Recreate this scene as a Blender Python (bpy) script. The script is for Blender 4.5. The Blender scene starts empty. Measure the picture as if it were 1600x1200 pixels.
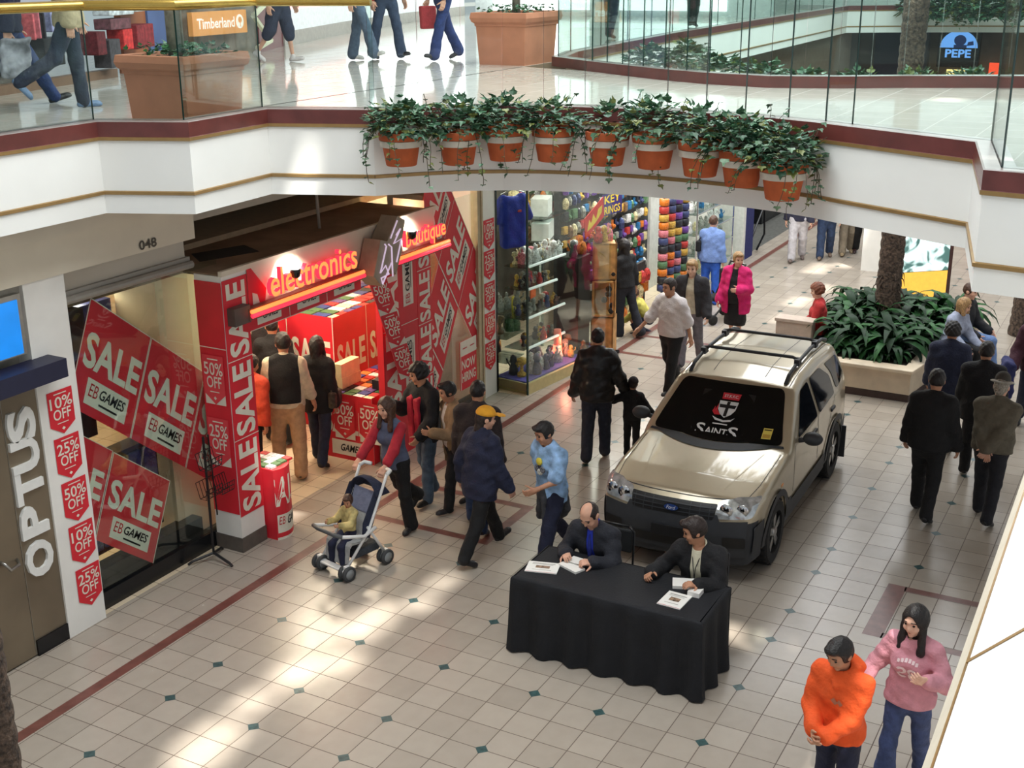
import bpy, bmesh, math, random
import numpy as np
from mathutils import Vector, Matrix
# ------------------------------------------------------------------ camera
T = 0.31                                   # side of one floor tile in metres
CR = ((0.4773523, -0.8786796, -0.0075435), (-0.2836588, -0.1459643, -0.9477511), (0.8316685, 0.4545509, -0.3189216))
CC = (-19.117593, -23.175016, 19.545257)   # in tiles
FPX = 1944.6
SC = bpy.context.scene
COL = SC.collection
cam_data = bpy.data.cameras.new('camera')
cam_data.sensor_width = 36.0
cam_data.lens = FPX / 1600 * 36
cam_data.clip_end = 300
cam = bpy.data.objects.new('camera', cam_data)
COL.objects.link(cam)
cam.matrix_world = Matrix(((CR[0][0], -CR[1][0], -CR[2][0], CC[0] * T), (CR[0][1], -CR[1][1], -CR[2][1], CC[1] * T),
                           (CR[0][2], -CR[1][2], -CR[2][2], CC[2] * T), (0, 0, 0, 1)))
SC.camera = cam
# ------------------------------------------------------------------ light
SC.view_settings.view_transform = 'Standard'
SC.view_settings.look = 'None'
SC.view_settings.gamma = 1
SC.view_settings.exposure = 0.64
SC.cycles.transparent_max_bounces = 24
SC.cycles.max_bounces = 7
SC.cycles.sample_clamp_indirect = 6
wd = bpy.data.worlds.new('daylight')
SC.world = wd
wd.use_nodes = True
wd.node_tree.nodes['Background'].inputs[0].default_value = (0.86, 0.93, 1.0, 1)
wd.node_tree.nodes['Background'].inputs[1].default_value = 0.34

def lamp(name, kind, loc, energy, color=(1, 1, 1), size=1.0, sizey=None, target=None, rad=None):
    d = bpy.data.lights.new(name, kind)
    d.energy = energy
    d.color = color
    if kind == 'AREA':
        d.shape = 'RECTANGLE'
        d.size = size
        d.size_y = sizey or size
    if kind == 'POINT':
        d.shadow_soft_size = size
    if kind == 'SUN':
        d.angle = size
    if kind == 'SPOT':
        d.shadow_soft_size = size
        d.spot_size = rad or 1.0
        d.spot_blend = 0.6
    o = bpy.data.objects.new(name, d)
    COL.objects.link(o)
    o.location = loc
    if target is not None:
        o.rotation_euler = (Vector(target) - Vector(loc)).to_track_quat('-Z', 'Y').to_euler()
    return o

SUN_DIR = Vector((0.30, 0.34, -1.0)).normalized()     # the way the light travels
lamp('sun', 'SUN', (0, 0, 30), 6.5, (1, 0.96, 0.88), 0.028, target=Vector((0, 0, 30)) + SUN_DIR * 10)
lamp('skylight', 'AREA', (4.5, -2.8, 10.6), 900, (0.93, 0.97, 1.0), 14, 5.5, target=(4.5, -2.8, 0))
lamp('skylight_beyond', 'AREA', (15.5, -2.0, 10.6), 700, (0.93, 0.97, 1.0), 9, 6.5, target=(15.5, -2.0, 0))
lamp('far_fill', 'AREA', (26, -2.0, 10.6), 650, (0.93, 0.97, 1.0), 10, 7, target=(26, -2.0, 0))  # area fill added to brighten the view beyond the bridge

# ------------------------------------------------------------------ helpers
def ray(x, y):
    a, b = (x - 800) / FPX, (y - 600) / FPX
    return Vector([CR[0][i] * a + CR[1][i] * b + CR[2][i] for i in range(3)])

CV = Vector(CC)
def atz(x, y, z=0.0):
    d = ray(x, y); return CV + d * ((z - CV.z) / d.z)
def aty(x, y, Y):
    d = ray(x, y); return CV + d * ((Y - CV.y) / d.y)

def lin(c):
    return tuple((v / 12.92 if v <= 0.04045 else ((v + 0.055) / 1.055) ** 2.4) for v in c)

def rgb(h):
    if isinstance(h, str):
        h = h.lstrip('#')
        return tuple(int(h[i:i + 2], 16) / 255 for i in (0, 2, 4))
    return tuple(v / 255 for v in h)

MATS = {}
def mat(name, col, rough=0.6, metal=0.0, var=0.06, scale=12.0, bump=0.0, bscale=None, emit=0.0, spec=0.5, coat=0.0):
    """a procedural surface: noise varies the colour a little and may ruffle it"""
    if name in MATS:
        return MATS[name]
    m = bpy.data.materials.new(name)
    m.use_nodes = True
    nt = m.node_tree
    b = nt.nodes['Principled BSDF']
    c = lin(rgb(col))
    b.inputs['Roughness'].default_value = rough
    b.inputs['Metallic'].default_value = metal
    b.inputs['Specular IOR Level'].default_value = spec
    if coat:
        b.inputs['Coat Weight'].default_value = coat
        b.inputs['Coat Roughness'].default_value = 0.05
    b.inputs['Base Color'].default_value = (*c, 1)
    if var or bump:
        tc = nt.nodes.new('ShaderNodeTexCoord')
        no = nt.nodes.new('ShaderNodeTexNoise')
        no.inputs['Scale'].default_value = scale
        no.inputs['Detail'].default_value = 3
        nt.links.new(tc.outputs['Object'], no.inputs['Vector'])
        if var:
            rp = nt.nodes.new('ShaderNodeValToRGB')
            rp.color_ramp.elements[0].position = 0.3
            rp.color_ramp.elements[1].position = 0.7
            rp.color_ramp.elements[0].color = (*[max(0, v * (1 - var * 1.6)) for v in c], 1)
            rp.color_ramp.elements[1].color = (*[min(1, v * (1 + var * 1.6)) for v in c], 1)
            nt.links.new(no.outputs['Fac'], rp.inputs['Fac'])
            nt.links.new(rp.outputs['Color'], b.inputs['Base Color'])
        if bump:
            n2 = no
            if bscale:
                n2 = nt.nodes.new('ShaderNodeTexNoise')
                n2.inputs['Scale'].default_value = bscale
                nt.links.new(tc.outputs['Object'], n2.inputs['Vector'])
            bp = nt.nodes.new('ShaderNodeBump')
            bp.inputs['Strength'].default_value = bump
            bp.inputs['Distance'].default_value = 0.02
            nt.links.new(n2.outputs['Fac'], bp.inputs['Height'])
            nt.links.new(bp.outputs['Normal'], b.inputs['Normal'])
    if emit:
        b.inputs['Emission Color'].default_value = (*c, 1)
        b.inputs['Emission Strength'].default_value = emit
    MATS[name] = m
    return m

def glass_mat(name, tint=(0.86, 0.95, 0.92), refl=0.12):
    if name in MATS:
        return MATS[name]
    m = bpy.data.materials.new(name)
    m.use_nodes = True
    nt = m.node_tree
    nt.nodes.remove(nt.nodes['Principled BSDF'])
    out = nt.nodes['Material Output']
    tr = nt.nodes.new('ShaderNodeBsdfTransparent')
    tr.inputs[0].default_value = (*tint, 1)
    gl = nt.nodes.new('ShaderNodeBsdfGlossy')
    gl.inputs['Roughness'].default_value = 0.02
    fr = nt.nodes.new('ShaderNodeFresnel')
    fr.inputs[0].default_value = 1.45
    mu = nt.nodes.new('ShaderNodeMath'); mu.operation = 'MULTIPLY'; mu.inputs[1].default_value = refl * 8
    mu.use_clamp = True
    mx = nt.nodes.new('ShaderNodeMixShader')
    nt.links.new(fr.outputs[0], mu.inputs[0])
    nt.links.new(mu.outputs[0], mx.inputs[0])
    nt.links.new(tr.outputs[0], mx.inputs[1])
    nt.links.new(gl.outputs[0], mx.inputs[2])
    nt.links.new(mx.outputs[0], out.inputs['Surface'])
    MATS[name] = m
    return m

class MB:
    """collects pieces of one mesh; s scales the authored unit to metres"""
    def __init__(self, s=1.0):
        self.v, self.f, self.m, self.s = [], [], [], s
    def add(self, vs, fs, m=0):
        n = len(self.v)
        self.v += [tuple(v) for v in vs]
        self.f += [tuple(i + n for i in f) for f in fs]
        self.m += [m] * len(fs) if isinstance(m, int) else list(m)
        return self
    def box(self, a, b, m=0, rz=0.0, c=None, rot=None):
        (x0, y0, z0), (x1, y1, z1) = a, b
        vs = [Vector((x, y, z)) for z in (z0, z1) for x, y in ((x0, y0), (x1, y0), (x1, y1), (x0, y1))]
        if rz or rot:
            c = Vector(c) if c else (Vector(a) + Vector(b)) / 2
            M = rot if rot else Matrix.Rotation(rz, 3, 'Z')
            vs = [M @ (v - c) + c for v in vs]
        return self.add(vs, [(3, 2, 1, 0), (4, 5, 6, 7), (0, 1, 5, 4), (1, 2, 6, 5), (2, 3, 7, 6), (3, 0, 4, 7)], m)
    def prism(self, poly, z0, z1, m=0, mt=None):
        n = len(poly)
        vs = [(x, y, z0) for x, y in poly] + [(x, y, z1) for x, y in poly]
        fs = [tuple(range(n - 1, -1, -1)), tuple(range(n, 2 * n))] + [(i, (i + 1) % n, n + (i + 1) % n, n + i) for i in range(n)]
        return self.add(vs, fs, m if mt is None else [m, mt] + [m] * n)
    def extr(self, poly, M, d, m=0):
        """polygon in the xy plane of M, pushed d along M's z"""
        n = len(poly)
        vs = [M @ Vector((x, y, 0)) for x, y in poly] + [M @ Vector((x, y, d)) for x, y in poly]
        fs = [tuple(range(n - 1, -1, -1)), tuple(range(n, 2 * n))] + [(i, (i + 1) % n, n + (i + 1) % n, n + i) for i in range(n)]
        return self.add(vs, fs, m)
    def tube(self, pts, r, n=8, m=0, caps=True):
        pts = [Vector(p) for p in pts]
        k = len(pts)
        rs = r if isinstance(r, (list, tuple)) else [r] * k
        vs = []
        up = None
        for i, p in enumerate(pts):
            d = (pts[min(i + 1, k - 1)] - pts[max(i - 1, 0)]).normalized()
            if up is None:
                up = d.orthogonal().normalized()
            up = (up - d * up.dot(d))
            up = up.normalized() if up.length > 1e-6 else d.orthogonal().normalized()
            w = d.cross(up)
            for j in range(n):
                a = 2 * math.pi * j / n
                vs.append(p + (up * math.cos(a) + w * math.sin(a)) * rs[i])
        fs = [(i * n + j, i * n + (j + 1) % n, (i + 1) * n + (j + 1) % n, (i + 1) * n + j) for i in range(k - 1) for j in range(n)]
        if caps:
            fs += [tuple(range(n - 1, -1, -1)), tuple(range((k - 1) * n, k * n))]
        return self.add(vs, fs, m)
    def lathe(self, prof, c=(0, 0, 0), n=20, m=0, M=None, caps=True):
        vs = []
        for r, z in prof:
            for j in range(n):
                a = 2 * math.pi * j / n
                v = Vector((r * math.cos(a), r * math.sin(a), z))
                vs.append((M @ v if M else v) + Vector(c))
        k = len(prof)
        fs = [(i * n + j, i * n + (j + 1) % n, (i + 1) * n + (j + 1) % n, (i + 1) * n + j) for i in range(k - 1) for j in range(n)]
        ms = [m] * len(fs) if isinstance(m, int) else [m[i] for i in range(k - 1) for j in range(n)]
        if caps:
            fs += [tuple(range(n - 1, -1, -1)), tuple(range((k - 1) * n, k * n))]
            ms += [ms[0], ms[-1]]
        return self.add(vs, fs, ms)
    def ball(self, c, r, n=12, k=8, m=0, sc=(1, 1, 1)):
        prof = [(max(1e-4, r * math.sin(math.pi * i / k)), -r * math.cos(math.pi * i / k)) for i in range(k + 1)]
        i0 = len(self.v)
        self.lathe(prof, (0, 0, 0), n, m)
        for i in range(i0, len(self.v)):
            v = self.v[i]
            self.v[i] = (v[0] * sc[0] + c[0], v[1] * sc[1] + c[1], v[2] * sc[2] + c[2])
        return self
    def build(self, name, mats, parent=None, smooth=False, origin=None, bevel=0.0, local=False, auto=None):
        """one mesh object; authored in world space unless local, kept relative to the parent or to origin"""
        me = bpy.data.meshes.new(name)
        s = self.s
        off = Vector((0, 0, 0))
        if not local:
            if parent is not None:
                q = parent
                while q is not None:
                    off += q.location; q = q.parent
            elif origin is not None:
                off = Vector(origin)
        me.from_pydata([(x * s - off.x, y * s - off.y, z * s - off.z) for x, y, z in self.v], [], self.f)
        for mm in (mats if isinstance(mats, (list, tuple)) else [mats]):
            me.materials.append(mm)
        me.polygons.foreach_set('material_index', self.m)
        if smooth:
            me.polygons.foreach_set('use_smooth', [True] * len(self.f))
            if auto:
                try:
                    me.set_sharp_from_angle(angle=math.radians(auto))
                except Exception:
                    pass
        me.update()
        o = bpy.data.objects.new(name, me)
        COL.objects.link(o)
        if parent is not None:
            o.parent = parent
        elif origin is not None and not local:
            o.location = origin
        if bevel:
            b = o.modifiers.new('bevel', 'BEVEL'); b.width = bevel; b.segments = 2; b.limit_method = 'ANGLE'
        return o

def tag(o, label, cat, group=None, kind=None):
    o['label'] = label
    o['category'] = cat
    if group: o['group'] = group
    if kind: o['kind'] = kind
    return o
def struct(o):
    o['kind'] = 'structure'
    return o
def empty(name, loc, rz=0.0):
    o = bpy.data.objects.new(name, None)
    COL.objects.link(o)
    o.location = loc
    o.rotation_euler = (0, 0, rz)
    o.empty_display_size = 0.1
    return o
def copy_tree(o, parent=None):
    c = o.copy(); COL.objects.link(c); c.parent = parent
    for ch in list(o.children):
        copy_tree(ch, c)
    return c

# lettering: Blender's own typeface, flattened to a mesh once per string
TXT = {}
def text_geo(s, bold=0.0, shear=0.0):
    key = (s, bold, shear)
    if key not in TXT:
        cu = bpy.data.curves.new('lettering', 'FONT')
        cu.body = s
        cu.offset = bold
        cu.shear = shear
        cu.resolution_u = 3
        o = bpy.data.objects.new('lettering', cu)
        COL.objects.link(o)
        dg = bpy.context.evaluated_depsgraph_get()
        me = o.evaluated_get(dg).to_mesh()
        vs = [(v.co.x, v.co.y) for v in me.vertices]
        fs = [tuple(p.vertices) for p in me.polygons]
        o.evaluated_get(dg).to_mesh_clear()
        bpy.data.objects.remove(o)
        bpy.data.curves.remove(cu)
        xs = [v[0] for v in vs]; ys = [v[1] for v in vs]
        x0, x1, y0, y1 = min(xs), max(xs), min(ys), max(ys)
        vs = [((x - x0) / (x1 - x0), (y - y0) / (y1 - y0)) for x, y in vs]
        TXT[key] = (vs, fs, (x1 - x0) / (y1 - y0))
    return TXT[key]

class Sign:
    """flat printed panel: layers of filled shapes in its own xy plane"""
    def __init__(self):
        self.p = []
    def rect(self, x0, y0, x1, y1, m, L=0):
        self.p.append(([(x0, y0), (x1, y0), (x1, y1), (x0, y1)], [(0, 1, 2, 3)], m, L)); return self
    def poly(self, pts, m, L=0):
        self.p.append((list(pts), [tuple(range(len(pts)))], m, L)); return self
    def text(self, s, x0, y0, x1, y1, m, L=1, bold=0.0, shear=0.0, rot=0):
        vs, fs, a = text_geo(s, bold, shear)
        if rot == 90:
            vs = [(1 - v, u) for u, v in vs]
        self.p.append(([(x0 + u * (x1 - x0), y0 + v * (y1 - y0)) for u, v in vs], fs, m, L)); return self
    def sub(self, other, x0, y0, ex, ey, dL=0):
        for vs, fs, m, L in other.p:
            self.p.append(([(x0 + u * ex[0] + v * ey[0], y0 + u * ex[1] + v * ey[1]) for u, v in vs], fs, m, L + dL))
        return self
    def into(self, mb, o, ex, ey, nrm, gap=0.002, back=None, bm=0):
        o, ex, ey, nrm = Vector(o), Vector(ex), Vector(ey), Vector(nrm).normalized()
        for vs, fs, m, L in self.p:
            mb.add([o + ex * u + ey * v + nrm * gap * (L + 1) for u, v in vs], fs, m)
        if back:        # a sheet with real thickness behind the print
            (x0, y0, x1, y1), d = back
            c = [o + ex * u + ey * v for u, v in ((x0, y0), (x1, y0), (x1, y1), (x0, y1))]
            mb.add(c + [q - nrm * d for q in c], [(0, 1, 2, 3), (7, 6, 5, 4), (0, 4, 5, 1), (1, 5, 6, 2), (2, 6, 7, 3), (3, 7, 4, 0)], bm)
        return mb
# ------------------------------------------------------------------ materials
RED = mat('sale_red', (214, 38, 52), 0.5, var=0.05, scale=3)
OFFW = mat('print_white', (226, 222, 206), 0.55, var=0.02)
INK = mat('print_black', (22, 20, 22), 0.5, var=0)
EBRED = mat('print_red', (190, 30, 40), 0.5, var=0)
WHITE = mat('fascia_white', (233, 234, 230), 0.75, var=0.015, scale=2)
CREAM = mat('column_white', (232, 230, 224), 0.6, var=0.03, scale=3)
BEIGE = mat('bulkhead_beige', (216, 207, 188), 0.7, var=0.03, scale=2)
GREYB = mat('bulkhead_grey', (188, 181, 168), 0.7, var=0.03, scale=2)
GOLD = mat('gold_trim', (152, 122, 76), 0.35, metal=0.4, var=0.05)
BROWN = mat('brown_tile', (98, 50, 46), 0.28, var=0.12, scale=6)
KERBTOP = mat('kerb_top', (128, 118, 114), 0.3, var=0.08, scale=6)
DARK = mat('dark_void', (44, 38, 34), 0.9, var=0.1)
DUST = mat('dusty_board', (140, 116, 94), 0.9, var=0.15, scale=3)
BLACK = mat('black_gloss', (16, 18, 22), 0.25, var=0)
PLINTH = mat('plinth_grey', (92, 84, 78), 0.5, var=0.08)
BRASS = mat('brass_rail', (200, 168, 88), 0.2, metal=0.8, var=0.04)
GLASS = glass_mat('clear_glass', (0.93, 0.98, 0.96), 0.028)
BALU = glass_mat('balustrade_glass', (0.91, 0.97, 0.955), 0.045)
GEDGE = mat('glass_edge', (36, 62, 56), 0.2, var=0)
STEEL = mat('brushed_steel', (170, 168, 162), 0.3, metal=0.9, var=0.05)

def floor_mat(name, c1, c2, grout, rough, size=T, warm=None):
    m = MATS[name] = bpy.data.materials.new(name)
    m.use_nodes = True
    nt = m.node_tree
    b = nt.nodes['Principled BSDF']
    N = nt.nodes.new
    geo = N('ShaderNodeNewGeometry')
    sp = N('ShaderNodeSeparateXYZ')
    nt.links.new(geo.outputs['Position'], sp.inputs[0])
    def M(op, a, bb=None, c=None):
        n = N('ShaderNodeMath'); n.operation = op
        for i, v in enumerate((a, bb, c)):
            if v is None: continue
            if isinstance(v, (int, float)): n.inputs[i].default_value = v
            else: nt.links.new(v, n.inputs[i])
        return n.outputs[0]
    cell, edge = [], []
    for ax in (0, 1):
        t = M('DIVIDE', sp.outputs[ax], size)
        cell.append(M('FLOOR', t))
        fr = M('FRACT', t)
        edge.append(M('MINIMUM', fr, M('SUBTRACT', 1.0, fr)))
    cb = N('ShaderNodeCombineXYZ')
    nt.links.new(cell[0], cb.inputs[0]); nt.links.new(cell[1], cb.inputs[1])
    wn = N('ShaderNodeTexWhiteNoise'); wn.noise_dimensions = '2D'
    nt.links.new(cb.outputs[0], wn.inputs['Vector'])
    no = N('ShaderNodeTexNoise'); no.inputs['Scale'].default_value = 7; no.inputs['Detail'].default_value = 5
    nt.links.new(geo.outputs['Position'], no.inputs['Vector'])
    f = M('ADD', M('MULTIPLY', wn.outputs['Value'], 0.55), M('MULTIPLY', no.outputs['Fac'], 0.5))
    mx = N('ShaderNodeMix'); mx.data_type = 'RGBA'
    mx.inputs[6].default_value = (*lin(rgb(c1)), 1); mx.inputs[7].default_value = (*lin(rgb(c2)), 1)
    nt.links.new(f, mx.inputs[0])
    ln = M('LESS_THAN', M('MINIMUM', edge[0], edge[1]), 0.013)
    m2 = N('ShaderNodeMix'); m2.data_type = 'RGBA'
    m2.inputs[7].default_value = (*lin(rgb(grout)), 1)
    nt.links.new(mx.outputs[2], m2.inputs[6]); nt.links.new(ln, m2.inputs[0])
    nt.links.new(m2.outputs[2], b.inputs['Base Color'])
    rr = M('MULTIPLY_ADD', no.outputs['Fac'], 0.10, rough)
    nt.links.new(M('MULTIPLY_ADD', ln, 0.4, rr), b.inputs['Roughness'])
    return m
FLOORM = floor_mat('floor_tiles', (156, 146, 134), (178, 168, 155), (94, 80, 70), 0.20)
UPFLOOR = floor_mat('upper_floor_tiles', (196, 190, 180), (214, 208, 198), (150, 142, 134), 0.03, size=T * 1.5)
GREEN_IN = mat('slate_green', (58, 84, 84), 0.3, var=0.2, scale=30)
STRIP = mat('brown_strip', (112, 70, 62), 0.3, var=0.12, scale=8)

# ------------------------------------------------------------------ ground floor
mb = MB(T)
mb.box((-30, -60, -1), (150, 45, 0), 0)
US = [0, 3, 5, 8, 11, 14]
VS = {0, 3, 6, 9, 11, 14, 17, 20}
for k in range(-2, 7):
    for u in US:
        for v in sorted(VS):
            uu = u + 16 * k
            if 15 < uu < 20 and (v == 17 or v == 20 or v in (0, 3)): continue
            if -24 < uu < 96:
                a = 0.2
                mb.add([(uu - a, -v, .002), (uu, -v - a, .002), (uu + a, -v, .002), (uu, -v + a, .002)], [(0, 1, 2, 3)], 1)
def strip(x0, y0, x1, y1):
    mb.add([(x0, y0, .003), (x1, y0, .003), (x1, y1, .003), (x0, y1, .003)], [(0, 1, 2, 3)], 2)
strip(-25, 2.07, 110, 2.45)
for u0, u1 in ((15.65, 15.98), (19.02, 19.35)):
    strip(u0, -2.7, u1, 2.07)
    strip(u0, -23, u1, -16.9)
strip(15.65, -3.1, 19.35, -2.7)
strip(15.65, -16.95, 19.35, -16.35)
strip(39.0, -2.4, 39.35, 2.07); strip(42.4, -2.4, 42.75, 2.07); strip(39, -2.75, 42.75, -2.4)
struct(mb.build('floor', [FLOORM, GREEN_IN, STRIP]))

# ------------------------------------------------------------------ upper floor: edges of the void, in tiles
EDGE_L = [(-26, 3.75), (6, 3.55), (7, 1.15), (10.55, 1.3), (11.65, -1.75)]
ARC = [(11.65, -1.75), (12.76, -2.75), (13.6, -3.7), (14.2, -4.7), (14.65, -5.8), (14.93, -7.0), (15.07, -8.3), (15.1, -9.5), (15.0, -10.7),
       (14.82, -11.9), (14.5, -13.2), (14.1, -14.3), (13.68, -15.1)]
EDGE_R = [(13.68, -15.1), (11.95, -18.66), (7.7, -19.5), (7.55, -20.6)]
NEAR = EDGE_L + ARC[1:] + EDGE_R[1:]
ZB, ZU, ZK = 13.0, 15.13, 15.56

def offset(line, d):
    """shift a polyline sideways (to its left when d > 0)"""
    out = []
    for i, p in enumerate(line):
        a = Vector(line[max(i - 1, 0)]); b = Vector(line[min(i + 1, len(line) - 1)]); p = Vector(p)
        n = Vector((0, 0))
        for q, r in ((a, p), (p, b)):
            e = r - q
            if e.length > 1e-6:
                e.normalize(); n += Vector((-e.y, e.x))
        n.normalize()
        e = (p - a) if (p - a).length > 1e-6 else (b - p)
        e.normalize()
        c = max(0.45, n.dot(Vector((-e.y, e.x))))
        out.append(tuple(p + n * d / c))
    return out

def fascia(name, line, d_in, zs=None):
    """profile swept along an edge: white board, gold bead, white board, brown tile kerb with its ledge"""
    prof = [(0.0, ZB, 0), (0.0, 13.52, 1), (-0.05, 13.54, 1), (-0.05, 13.62, 1), (0.0, 13.64, 0), (0.0, 15.02, 1), (-0.06, 15.04, 1), (-0.06, 15.13, 2),
            (-0.04, 15.14, 2), (-0.04, ZK - .02, 3), (0.0, ZK, 3), (0.62, ZK, 2), (0.62, ZU, 0)]
    mb = MB(T)
    lines = [offset(line, d_in * p[0]) for p in prof]
    n = len(line)
    vs = [(x, y, p[1]) for p, l in zip(prof, lines) for x, y in l]
    fs, ms = [], []
    for i in range(len(prof) - 1):
        for j in range(n - 1):
            fs.append((i * n + j, (i + 1) * n + j, (i + 1) * n + j + 1, i * n + j + 1)); ms.append(prof[i][2])
    mb.add(vs, fs, ms)
    return struct(mb.build(name, [WHITE, GOLD, BROWN, KERBTOP]))

fascia('wall_fascia_left', EDGE_L, 1)
fascia('wall_fascia_bridge', ARC, 1)
fascia('wall_fascia_right', EDGE_R + [(7.3, -26)], 1)
# the near edge on the right: its board leans out from the rail above
sl = MB(T)
pA, pB = Vector((7.4, -21.66)), Vector((-24, -22.1))
sec = [(0, 13.0), (0.0, 13.02), (-0.1, 13.25), (-0.14, 13.30), (-0.14, 13.34), (-1.7, 15.5), (-2.6, 15.5), (-2.6, 13.0)]
vs = [(q.x, q.y + o, z) for o, z in sec for q in (pA, pB)]
fs = [(2 * i, 2 * i + 1, 2 * i + 3, 2 * i + 2) for i in range(len(sec) - 1)] + [(14, 15, 1, 0)]
sl.add(vs, fs, [1, 1, 2, 2, 0, 0, 0, 0])
struct(sl.build('wall_fascia_near', [mat('fascia_near_white', (206, 213, 222), 0.7, var=0.02, scale=1.2), mat('fascia_near_edge', (214, 206, 188), 0.6, var=0.03), GOLD]))
def slope_pt(px, py):
    # on the leaning board
    d = ray(px, py); n = Vector((0.0366 * -1.0, 1.0, 0.0)).normalized()
    a = Vector((pA.x, pA.y - 0.14, 13.34)); b = Vector((pB.x, pB.y - 0.14, 13.34)); c = Vector((pA.x, pA.y - 1.7, 15.5))
    nn = (b - a).cross(c - a)
    return CV + d * ((a - CV).dot(nn) / d.dot(nn)), nn.normalized()
p1, nn = slope_pt(1512, 1034); p2, _ = slope_pt(1606, 981)
if nn.z < 0: nn = -nn
sm = MB(T)
e = (p2 - p1).normalized(); w = e.cross(nn) * 0.025
p2 = p2 + e * 0.5
sm.add([p1 - w + nn * .01, p1 + w + nn * .01, p2 + w + nn * .01, p2 - w + nn * .01, p1 - w - nn * .01, p1 + w - nn * .01, p2 + w - nn * .01, p2 - w - nn * .01],
       [(0, 1, 2, 3), (7, 6, 5, 4), (0, 4, 5, 1), (1, 5, 6, 2), (2, 6, 7, 3), (3, 7, 4, 0)], 0)
struct(sm.build('trim_near', [GOLD]))

# far side of the bridge and the walkway beyond it
FARK = [(33.2, -22), (31.3, -16.6), (29.8, -13.1), (28.6, -11.0), (27.9, -8.8), (28.4, -6.3), (29.4, -4.1), (30.9, -1.6), (32.2, 0.4)]
FARL = [(32.2, 0.4), (34.0, 2.9), (37.3, 3.9), (55.7, 5.9), (75.2, 7.0), (108, 8.6)]
FARB = [(108, 8.6), (110, 5.2), (113, -2), (115, -10), (116, -20)]
fascia('wall_bridge_back', FARK, 1)
fascia('wall_walkway_beyond', FARL, 1)
fascia('wall_bridge_beyond', FARB, 1)

uf = MB(T)
def slab(poly):
    n = len(poly)
    uf.prism(poly, ZB + 0.02, ZU, 1, 0)
inner = [(p[0], p[1]) for p in offset(NEAR, 0.6)]
fin = [(p[0], p[1]) for p in offset(FARK + FARL[1:], 0.6)]
left_in = [(p[0], p[1]) for p in offset(FARL, 0.6)]
# bridge between the two edges, left walkway, right walkway, far bridge
iarc = offset(ARC, 0.6); ifk = offset(FARK, 0.6)
slab([(11.9, 4.5)] + [(p[0], p[1]) for p in iarc] + [(12.4, -19.2), (8.3, -20.1), (8.1, -27), (34.5, -27)] + [(p[0], p[1]) for p in ifk] + [(32.7, 4.5)])
slab([(-26, 40), (-26, 4.35), (6.4, 4.15), (7.4, 1.75), (11.0, 1.9), (11.9, 4.4), (32.8, 4.4), (37.2, 4.5), (55.6, 6.5), (75.2, 7.6), (108.5, 9.2), (108, 60)])
slab([(108.6, 9.0), (110.6, 5.5), (113.6, -2), (115.6, -10), (116.6, -20), (117, -40), (150, -40), (150, 60), (108.4, 60)])
struct(uf.build('floor_upper', [UPFLOOR, DUST]))

# ------------------------------------------------------------------ glass balustrades
def balustrade(name, line, joints, label, rail=True, z1=18.5, group=None):
    """panes of glass standing on the kerb, each its own part, with a brass handrail along the top"""
    L = [Vector(p) for p in line]
    cum = [0.0]
    for a, b in zip(L, L[1:]): cum.append(cum[-1] + (b - a).length)
    def at(s):
        for i in range(len(L) - 1):
            if s <= cum[i + 1] + 1e-9:
                return L[i] + (L[i + 1] - L[i]) * ((s - cum[i]) / max(1e-9, cum[i + 1] - cum[i]))
        return L[-1]
    root = empty(name, (L[0].x * T, L[0].y * T, ZK * T))
    tag(root, label, 'balustrade', group)
    for s0, s1 in joints(cum):
        a, b = at(s0), at(s1)
        e = (b - a).normalized(); n = Vector((-e.y, e.x)) * 0.022
        a2, b2 = a + e * .012, b - e * .012
        c = [a2 - n, b2 - n, b2 + n, a2 + n]
        m = MB(T)
        m.add([(q.x, q.y, z) for z in (ZK, z1) for q in c], [(3, 2, 1, 0), (4, 5, 6, 7), (0, 1, 5, 4), (1, 2, 6, 5), (2, 3, 7, 6), (3, 0, 4, 7)], [1, 1, 0, 1, 0, 1])
        m.build('pane', [BALU, GEDGE], root)
    if rail:
        m = MB(T)
        m.tube([(p.x, p.y, z1 + .1) for p in L], 0.14, 10)
        m.build('handrail', [BRASS], root, smooth=True, auto=50)
    return root
def by_corner(step):
    def f(cum):
        out = []
        for a, b in zip(cum, cum[1:]):
            n = max(1, round((b - a) / step))
            out += [(a + (b - a) * i / n, a + (b - a) * (i + 1) / n) for i in range(n)]
        return out
    return f
balustrade('glass_balustrade', offset(EDGE_L, 0.33), by_corner(6), 'glass balustrade with brass handrail along the left gallery above the red sale shop')
balustrade('glass_balustrade', offset(ARC, 0.33), by_corner(1.28), 'curved glass balustrade above the row of hanging ivy pots', z1=18.9)
balustrade('glass_balustrade', offset(EDGE_R + [(7.3, -26)], 0.33), by_corner(4.6), 'glass balustrade on the stepped corner above the seated couple, right edge of the photo', z1=18.9)
balustrade('glass_balustrade', offset(FARK, 0.33), by_corner(1.5), 'curved glass balustrade on the brown kerb at the back of the bridge')
balustrade('glass_balustrade', offset(FARL, 0.33), by_corner(5), 'glass balustrade along the gallery receding beyond the bridge')
balustrade('glass_balustrade', offset(FARB, 0.33), by_corner(4), 'farthest glass balustrade, over the far bridge with ivy')

# ------------------------------------------------------------------ where sun patches should fall, for openings in the added sun-masking roof
PATCH = []
def patch(px, py, w, h, z=0.0, rz=0.0):
    p = atz(px, py, z) * T
    PATCH.append((p.x, p.y, z * T, w, h, rz))
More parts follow.
